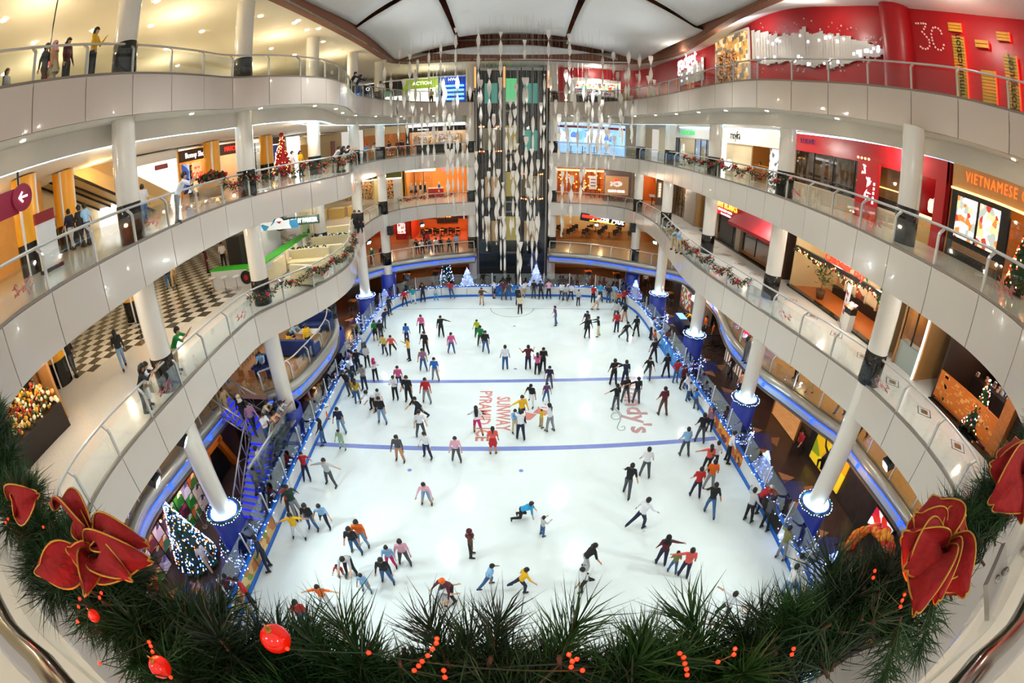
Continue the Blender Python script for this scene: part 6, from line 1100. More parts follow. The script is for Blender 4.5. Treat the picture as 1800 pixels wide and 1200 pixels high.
pw = root('poster_wall', (-14.75, 9, 0), 'lit wall of colourful square posters beside the fir', 'poster wall'); rr = random.Random(99); pm_ = [printed('poster_sq%d' % i, c, 2.4, .12) for i, c in enumerate((['#c84a20', '#e8b060', '#7a2a18'], ['#e0c8b8', '#20305a', '#c8b0a0'], ['#7a2a3a', '#a8486a', '#401820'], ['#d0682a', '#f0d090', '#3a6a30'], ['#3a2820', '#caa060', '#5a4030'], ['#b0a0b8', '#6a5a8a', '#e0d8e0'], ['#48a038', '#d8e0c8', '#287028']))]
q = [MB().box((0, 0, 0), (.05, .62, .62)).mesh('poster', m) for m in pm_]
for i in range(14):
    for j in range(3): obj('poster', rr.choice(q), pw, (.0-.018*(i-7)*0, -4.5+.7*i, .35+.68*j))
for k in range(5): lamp('POINT', (-14.45, 5.2+1.9*k, 2.15), 30, (1, .6, .3), .06, name='poster_lamp'); MB().ball((.3, -3.8+1.9*k, 2.2), .07, 8).build('poster_light', M_lit, pw)
dr = root('orange_portal', (-14.6, 14.6, 0), 'slanted orange portal frame beside the staircase', 'doorway'); 
for a, c in (((0, -1.2, 0), (0, -.9, 2.3)), ((0, 1.2, 0), (0, .3, 2.3)), ((0, -1.0, 2.2), (0, .6, 2.2))): a, c = Vector(a), Vector(c); d = c-a; MB().box((a+c)/2, (.25, .45, d.length), M=d.to_track_quat('Z', 'X').to_matrix()).build('frame_bar', mat('portal_orange', '#e06a10', .5), dr)
MB().box((-.2, -.2, 1.1), (.05, 2.0, 2.1)).build('dark_opening', M_bk, dr)
for k in range(3): p = gp(352+4*k, 885-6*k, 0); r = root('rope_bollard', (-14.1, 11+.5*k, 0), 'chrome bollard %s before the poster wall' % ['nearest', 'in the middle', 'farthest'][k], 'bollard'); MB().tube([(0, 0, 0), (0, 0, .95)], .035, 8).build('post', M_steel, r); MB().lathe([(.17, 0), (.15, .03)], 14).build('base', M_steel, r); MB().ball((0, 0, .98), .06, 8).build('knob', M_steel, r)
# blue lounge on the ground gallery
M_bsofa = mat('sofa_blue', '#16306e', .6, noise=.06)
sofa(-13.6, 28.2, .3, 2.4, 'blue lounge sofa farthest along the curved platform', M_bsofa, False, G0); sofa(-12.6, 25.6, .1, 2.2, 'blue lounge sofa in the middle of the curved platform', M_bsofa, False, G0); sofa(-12.3, 22.2, math.pi, 2.4, 'blue lounge sofa nearest the blue staircase', M_bsofa, False, G0); sofa(-13.2, 19.6, 0, 1.8, 'blue booth sofa behind the white column', M_bsofa, False, G0)
for k, (x, y, lb) in enumerate(((-13.4, 26.4, 'white lounge table between the far blue sofas'), (-12.3, 23.8, 'white lounge table where the seated pair lean'), (-15.6, 18.6, 'long white table beside the wooden crates'))): r = root('lounge_table', (x, y, G0), lb, 'table'); MB().box((0, 0, .72), (1.3, .75, .05)).build('table_top', M_white, r); MB().tube([(0, 0, 0), (0, 0, .7)], .05, 8).build('leg', M_steel, r); MB().lathe([(.28, 0), (.25, .03)], 14).build('base', M_steel, r)
r = root('bar_counter', (-16.4, 21.6, G0), 'blue-fronted bar counter with a wooden top', 'counter'); MB().box((0, 0, .5), (.5, 4.4, 1.0)).build('front', mat('bar_blue', '#1c3c9c', .5), r); MB().box((0, 0, 1.05), (.7, 4.6, .08)).build('top', M_wood, r)
for k in range(6): q = root('bar_stool', (-15.7, 19.9+.7*k, G0), 'square wooden stool %s along the blue-fronted bar' % ['first', 'second', 'third', 'fourth', 'fifth', 'sixth'][k], 'stool', 'square stools at the blue bar'); MB().box((0, 0, .68), (.36, .36, .06)).build('seat', M_cream, q); [MB().tube([(x, y, 0), (x, y, .66)], .02, 5).build('leg', M_steel, q) for x in (-.14, .14) for y in (-.14, .14)]
for k in range(3): q = root('folded_chair', (-14.3+.75*k, 18.2, G0), 'metal-framed wooden chair %s by the stair balustrade' % ['first', 'second', 'third'][k], 'chair'); MB().box((0, 0, .45), (.42, .4, .04)).build('seat', M_wood, q); MB().box((0, .2, .75), (.42, .03, .4)).build('backrest', M_wood, q); [MB().tube([(x, y, 0), (x, y, .95 if y > 0 else .45)], .018, 5).build('leg', M_steel, q) for x in (-.19, .19) for y in (-.18, .2)]
for x, y in ((-14, 22), (-14, 30), (-15, 38)): lamp('POINT', (x, y, G0+2.4), 90, WARM, .15, name='lounge_lamp')
# food court tables beneath the ground gallery
k = 0
for x, y in ((-13.6, 24.5), (-14.8, 27.5), (-14, 31), (-15.5, 34), (-14.5, 38), (-11, 45.5), (-8, 46.5), (8, 46.5), (11, 46), (14, 44.5), (15, 40)):
    table_set((x, y, 0), 0, 'dark food court table %s counting from the staircase' % ['one', 'two', 'three', 'four', 'five', 'six', 'seven', 'eight', 'nine', 'ten', 'eleven'][k], M_wood, None); k += 1
    for a in (0, math.pi): chair((x, y+.6*(1 if a == 0 else -1), 0), a, 'dark chair on the %s side of food court table %s from the staircase' % ('far' if a == 0 else 'near', ORDW[k-1]), 'chairs in the rinkside food court', M_frame)
for x, y, p in ((-14.5, 27, 110), (-14.5, 36, 130), (-10, 46.5, 190), (9, 46.5, 190), (15, 42, 90), (15, 33, 80), (15.2, 22, 60), (14.6, 12, 60)): lamp('POINT', (x, y, 2.1), p, (1, .55, .22), .12, name='undercroft_lamp')
# ---------------------------------------------------------------- rinkside right
yb = root('wall_poster', (16.1, 14.2, .2), 'yellow billboard with a black dancing silhouette on the stone wall', 'poster'); MB().box((0, 0, 1.1), (.08, 3.2, 2.0)).build('sheet', printed('yellow_ad', ['#f0b810', '#f8d028', '#e0a010', '#8a9a20'], .9, .5), yb); b = MB()
b.tube([(-.08, .2, .3), (-.08, .3, .9), (-.08, .1, 1.4)], [.1, .18, .16], 8); b.ball((-.08, .0, 1.65), .16, 8); b.tube([(-.08, .15, 1.3), (-.08, .6, 1.5), (-.08, .8, 1.9)], [.08, .06, .04], 6); b.tube([(-.08, .05, 1.3), (-.08, -.5, 1.1), (-.08, -.7, 1.5)], [.08, .06, .04], 6); b.tube([(-.08, .25, .9), (-.08, .7, .5), (-.08, .6, .15)], [.1, .08, .05], 6); b.build('silhouette', M_bk, yb)
r = root('wall_poster', (16.05, 8.9, 1.5), 'small lit poster with red lettering beside the balloon arch', 'poster'); MB().box((0, 0, 0), (.06, 1.6, 1.0)).build('sheet', printed('poster_red', ['#f8e8e0', '#d83020', '#f0c040', '#ffffff', '#c81838'], 2.4, .7), r); MB().box((.03, 0, 0), (.06, 1.75, 1.15)).build('frame', M_frame, r)
ar = root('balloon_arch', (15.0, 7.8, 0), 'arch of orange and red balloons by the stone wall', 'balloon arch'); rr = random.Random(55); BM = [MB().ball((0, 0, 0), .17, 10, 0, (1, 1, 1.15)).mesh('balloon', mat('balloon%d' % i, c, .25)) for i, c in enumerate(('#f06a10', '#e8301c', '#f89a18'))]
for k in range(110): t = math.pi*k/109; a = rr.uniform(0, 6.28); obj('balloon', rr.choice(BM), ar, (.22*math.cos(a)*.9, -1.5*math.cos(t)+.18*math.sin(a)*math.cos(t), 2.1*math.sin(t)+.2+.2*math.sin(a)*math.sin(t)))
MB().box((-.6, .2, .6), (.7, .05, 1.0), rz=.9).build('photo_board', printed('photo', ['#3a2820', '#c84a30', '#e8c8a0', '#803828'], 3), ar)
sh = root('lit_shutter', (16.0, 19.0, 0), 'glowing slatted shutter standing on the stone wall', 'shutter')
for k in range(16): MB().box((0, 0, .1+.14*k), (.08, 3.0, .06)).build('slat', mat('shutter_glow', '#e0a060', .5, emit=.5), sh)
for e in (-1.55, 1.55): MB().box((0, e, 1.15), (.12, .1, 2.3)).build('jamb', M_wood, sh)
ss = root('sweet_stall', (15.9, 26.0, 0), 'lit sweet stall with yellow lettering and striped front', 'stall'); MB().box((0, 0, .5), (.6, 3.6, 1.0)).build('counter', mat('stripe_warm', '#e8d8c0', .5, emit=.5), ss); MB().box((0, 0, 2.0), (.2, 3.8, .5)).build('sign', M_red, ss); text('Sweets', .5, M_lyel, ss, 'lettering', frame((-.12, 0, 2.0), (0, -1, 0), (0, 0, 1)), .01)
for e in range(9): MB().box((-.31, -1.6+.4*e, .5), (.02, .12, .95)).build('stripe', M_dred, ss)
cf = root('crowd_fence', (15, 29.7, 0), 'dark metal crowd fence in the rinkside walkway', 'fence'); MB().tube([(-1.0, 0, 1.05), (1.0, 0, 1.05)], .03, 6).build('top_rail', M_bk, cf); MB().tube([(-1.0, 0, .15), (1.0, 0, .15)], .03, 6).build('bottom_rail', M_bk, cf)
for k in range(13): MB().tube([(-1.0+k/6, 0, 0 if k in (0, 12) else .15), (-1.0+k/6, 0, 1.05)], .015, 5).build('bar', M_bk, cf)
sk = root('shop_kiosk', (16.3, 36.3, 0), 'glazed drinks kiosk with a white lit canopy edge, rinkside walkway', 'kiosk'); MB().box((0, 0, 1.1), (1.2, 5, 2.2)).build('body', mat('kiosk_grey', '#8a8078', .5), sk); MB().box((-.7, -1.8, 2.05), (.5, 1.6, .4)).build('canopy', M_lwhite, sk); MB().box((-.62, 1.0, 1.2), (.05, 2.6, 1.8)).build('window', printed('kiosk_goods', ['#e8b060', '#c84a30', '#f0e8d8', '#4060a0', '#508a40'], 4, .4), sk); MB().box((-.62, -1.6, 1.0), (.06, 1.4, 2.0)).build('roller_door', mat('roller_pale', '#c8b8a8', .4), sk); MB().box((-.6, -2.45, 1.1), (.3, .2, 2.2)).build('blue_jamb', M_drum, sk)
cb = root('cabinet_bar', (13.9, 33, 0), 'dark rinkside counter with a lit glass top', 'counter'); MB().box((0, 0, .5), (.7, 2.6, 1.0)).build('body', M_bk, cb); MB().box((0, .5, 1.04), (.6, 1.2, .06)).build('lit_top', mat('lit_blue_top', '#80b0ff', .3, emit=1.5), cb)
# ground gallery right: golden wall and a blue screen stand
wall('wall_right', (21, 4), (19.5, 40), G0, G0+3.2, mat('gold_backwall', '#d8a838', .6, noise=.08), 'golden back wall of the ground gallery, red-wall side')
for y in (9, 15, 21, 28, 35): lamp('POINT', (18.2, y, G0+2.6), 110, (1, .78, .4), .15, name='ground_gallery_lamp')
r = root('display_stand', (16.8, 24.0, G0), 'blue glowing promotional stand on the ground gallery', 'stand'); MB().box((0, 0, .6), (1.0, .8, 1.2)).build('body', mat('promo_blue', '#2a6af0', .4, emit=.8), r); MB().box((0, .3, 1.6), (1.0, .08, .8)).build('screen', M_lwhite, r)
r = root('disc_sign', xp(1313, 591, 15.2), 'round pink phone sign behind the ground balustrade', 'sign'); MB().lathe([(.42, 0), (.42, .1)], 18).build('disc', mat('sign_pink', '#d82858', .5, emit=.8), r).rotation_euler = (0, -math.pi/2, 0); MB().tube([(0, 0, -.4), (0, 0, G0-r.location.z)], .03, 6).build('pole', M_steel, r)
# garlands hung on the balustrades
def garland(P, z, sgn, i0, i1, label, drop=.5, n=26, seed=1):
    Q = offset(catmull([(p.x, p.y) for p in P[i0:i1+1]], .22), -.02*sgn); o = Vector((Q[len(Q)//2].x, Q[len(Q)//2].y, z+.9)); r = root('rail_garland', o, label, 'garland'); rr = random.Random(seed); b = MB(); K = len(Q)
    path = []
    for i, p in enumerate(Q):
        s = (i*.22/1.9) % 1; path.append(v3(p, z+.98-drop*math.sin(math.pi*s)**1.0*.55))
    for p in path:
        for k in range(n):
            c = p-o+Vector((rr.gauss(0, .07), rr.gauss(0, .07), rr.gauss(0, .09))); a = rr.uniform(0, 6.28); d = Vector((math.cos(a), math.sin(a), rr.uniform(-.9, .5)))*.11; s = Vector((-d.y, d.x, d.z*.2))*.35; b.add([c, c+d+s, c+d*1.6, c+d-s], [(0, 1, 2, 3)])
    b.build('fir_sprigs', M_garl, r)['kind'] = 'stuff'
    bow = mat('bow_red', '#b01218', .5)
    for i in range(4, K, 7):
        c = path[i]-o; q = MB(); q.ball(c+Vector((0, 0, .02)), .05, 6)
        for a in range(5): t = a*1.257+rr.random(); q.ball(c+Vector((.11*math.cos(t), .11*math.sin(t)*.6, .08*math.sin(t*1.3))), .075, 6, 0, (1, .7, .8))
        q.build('red_rosette', bow, r)
    q = MB()
    for p in path:
        for k in range(2): q.ball(p-o+Vector((rr.gauss(0, .09), rr.gauss(0, .09), rr.gauss(0, .1))), .022, 4)
    q.build('red_lights', mat('berry_glow', '#ff4a20', .4, emit=1.5), r)['kind'] = 'stuff'
def nearest(P, y, lo=True): return min(range(len(P)), key=lambda i: abs(P[i].y-y))
A = CURVE['L1', -1]; garland(A, L1, 1, nearest(A, 17.0), nearest(A, 26.5), 'fir garland with red rosettes on the balustrade before the cream sofas', seed=2); garland(A, L1, 1, nearest(A, 42.5), len(A)-2, 'fir garland on the far balustrade below the mannequins', .25, 20, 3)
A = CURVE['L2', -1]; garland(A, L2, 1, nearest(A, 16.2), nearest(A, 26.6), 'fir garland with red rosettes on the second balustrade before the red foil tree', seed=4); garland(A, L2, 1, nearest(A, 40.5), nearest(A, 44.2), 'short fir garland on the far second balustrade by the copper doors', .2, 18, 5)
A = CURVE['L1', 1]; garland(A, L1, -1, nearest(A, 18.2), nearest(A, 29.5), 'fir garland on the first balustrade before the rib grill', .7, 24, 6); garland(A, L1, -1, nearest(A, 43.6), len(A)-3, 'fir garland on the far balustrade below the amber lattice', .2, 20, 7)
A = CURVE['L2', 1]; garland(A, L2, -1, nearest(A, 17.5), nearest(A, 31), 'fir garland on the second balustrade before the script-signed restaurant', .5, 24, 8)
# pink stencils on balustrade glass
SB = MB(); rr = random.Random(14)
for k in range(16): x, z = rr.uniform(-.34, .34), rr.uniform(-.12, .16); SB.tube([(x, 0, z), (x+rr.uniform(-.05, .16), 0, z+rr.uniform(-.12, .1)), (x+rr.uniform(0, .25), 0, z+rr.uniform(-.05, .1))], .012, 4)
SBM = SB.mesh('glass_stencil', mat('stencil_pink', '#e07a80', .6))
for rl in [q for q in bpy.data.objects if q.name.startswith('railing') and any(t in q['label'] for t in ('first gallery', 'second gallery'))]:
    g = [c for c in rl.children if c.name.startswith('glass_panel')]
    for k, c in enumerate(g):
        if k % 3 == 1 and k < len(g)*.55: q = obj('glass_stencil', SBM, rl, c.location+Vector((0, 0, -.02)), c.rotation_euler.z)
# ---------------------------------------------------------------- people: hair, clothes, crowd
HAIR = {}
def hair(pose, kind):
    if (pose, kind) in HAIR: return HAIR[pose, kind]
    me, J, fwd, rt = template(pose); c, up = J['head'], J['hup']; b = MB(); Mx = Matrix((rt, fwd, up)).transposed()
    def dome(r, z0, cut, sc=(1, 1, 1), n=12, rows=6, m=0):
        vs = []; 
        for i in range(rows+1):
            ph = (math.pi*.5)*(1-i/rows)+z0*(i/rows); 
            for k in range(n):
                a = 2*math.pi*k/n; p = Vector((math.cos(a)*math.cos(ph)*r*sc[0], math.sin(a)*math.cos(ph)*r*sc[1], math.sin(ph)*r*sc[2]))
                if p.y > cut and p.z < .035: p.z = .035+.2*(p.z-.035)
                vs.append(c+Mx @ p)
        fs = [(i*n+k, i*n+(k+1) % n, (i+1)*n+(k+1) % n, (i+1)*n+k) for i in range(rows) for k in range(n)]; b.add(vs, fs, m, True)
    if kind in ('short', 'long', 'pony'): dome(.126, -.75, .03, (.92, 1.02, 1.14))
    if kind == 'long': b.tube([c+Mx @ Vector(p) for p in ((0, -.07, .03), (0, -.1, -.1), (0, -.12, -.26))], [.09, .1, .06], 8)
    if kind == 'vlong': dome(.126, -.75, .03, (.92, 1.02, 1.14)); b.tube([c+Mx @ Vector(p) for p in ((0, -.07, .03), (0, -.1, -.1), (0, -.14, -.48))], [.09, .12, .09], 8)
    if kind == 'pony': b.tube([c+Mx @ Vector(p) for p in ((0, -.1, .03), (0, -.17, -.06), (0, -.17, -.3))], [.035, .045, .015], 6)
    if kind == 'scarf': dome(.128, -1.2, .05, (.95, 1.02, 1.14)); b.lathe([(.19, -.27), (.15, -.17), (.115, -.08)], 12, (0, 0, 0), cap=False); n = 36; b.v[-n:] = [tuple(c+Mx @ Vector(p)) for p in b.v[-n:]]
    if kind == 'cap': dome(.122, .05, 9, (.92, 1.02, 1.05)); q = [c+Mx @ Vector(p) for p in ((-.08, .09, .02), (.08, .09, .02), (.06, .2, .0), (-.06, .2, .0))]; b.add(q+[p-up*.012 for p in q], [(0, 1, 2, 3), (7, 6, 5, 4), (2, 1, 5, 6), (3, 2, 6, 7), (0, 3, 7, 4)])
    HAIR[pose, kind] = b.mesh({'scarf': 'headscarf', 'cap': 'cap'}.get(kind, 'hair'), mat('hair_black', '#120e0c', .5)); return HAIR[pose, kind]
PCOL = dict(black='#141418', navy='#1c2440', white='#e6e8ec', red='#b81c22', coral='#e05a50', pink='#d85a90', lpink='#e2a8bc', magenta='#c81868', orange='#ee6a10', yellow='#eeb810', lyel='#d8c060', lime='#a8c820', green='#12803c', dgreen='#1c3a2c', pgreen='#a8c4a0', teal='#1a98a0', cyan='#28a0d8', blue='#2a6ac0', lblue='#8ab8e0', denim='#33507e', pdenim='#7f9cbc', grey='#8a8c90', lgrey='#c0c2c4', dgrey='#4a4c52', brown='#5a3a28', tan='#c2a67c', beige='#d8c8a4', maroon='#5a1424', mauve='#9a7088', purple='#5a4070', olive='#7c7a4a', skin='#c08a66', peach='#e8b088', mustard='#b8962c')
def pc(n): return mat('cloth_'+n, PCOL[n], .75, noise=.06, nscale=8)
SKIN = [mat('skin_a', '#c68e68', .6), mat('skin_b', '#b07a54', .6), mat('skin_c', '#d8a582', .6)]; M_shoe = mat('skate_black', '#101012', .4); M_eye = mat('eye_dark', '#1a0f0c', .4)
NP = [0]
RKV = [Vector((p.x, p.y, 0)) for p in RK]
def settle(p, group):
    p = Vector(p)
    for x, y, s in COLS.values():
        r = .98 if p.z < 1 else .7; d = Vector((p.x-x, p.y-y, 0))
        if d.length < r: p = p+d.normalized()*(r-d.length)
    if group == 'skaters on the ice':
        i = min(range(len(RKV)), key=lambda k: (RKV[k]-Vector((p.x, p.y, 0))).length); t = (RKV[(i+1) % len(RKV)]-RKV[i-1]).normalized(); n = Vector((t.y, -t.x, 0)); d = (Vector((p.x, p.y, 0))-RKV[i]).dot(n)
        if d < .34: p = p+n*(.34-d)
    return p
def person(p, h, shirt, pants, pose, rz, hr, label, flags='', cat='person', group=None):
    p = settle(p, group)
    me, J, fwd, rt = template(pose); o = obj('person', me, None, p, math.radians(rz)); k = h/1.72; o.scale = (k, k, k); NP[0] += 1; sk = SKIN[NP[0] % 3]
    sl = o.material_slots; hairc = mat('hair_black', '#120e0c', .5)
    for i, m in enumerate((sk, pc(shirt), pc(pants) if 'S' not in flags else pc(pants), M_shoe, pc(shirt) if 'L' in flags else sk, sk if ('S' in flags or 'K' in flags) else pc(pants), M_eye)): sl[i].link = 'OBJECT'; sl[i].material = m
    kinds = {'h': ('scarf', None), 'c': ('cap', None)}; kind, _, hc = hr.partition(':'); nm = {'scarf': 'headscarf', 'cap': 'cap'}.get(kind, 'hair'); q = obj(nm, hair(pose, kind), o); q.material_slots[0].link = 'OBJECT'; q.material_slots[0].material = pc(hc) if hc else hairc
    if 'K' in flags:   # skirt or long top
        a, c = J['waist'], J['kn-1'].lerp(J['kn1'], .5); b = MB(); b.lathe([(.13, .0), (.19, -.22), (.24, -.42)], 12, a, cap=False); s_ = b.build('skirt', pc(pants), o)
    return tag(o, label, cat, group)
def crowd(txt, z, group=None):
    for ln in txt.strip().splitlines():
        d, _, lb = ln.partition('|'); t = d.split(); p = gp(float(t[0]), float(t[1]), z); person(p, float(t[2]), t[3], t[4], t[5], float(t[6]), t[7], lb.strip(), t[8] if len(t) > 8 else '', group=group)
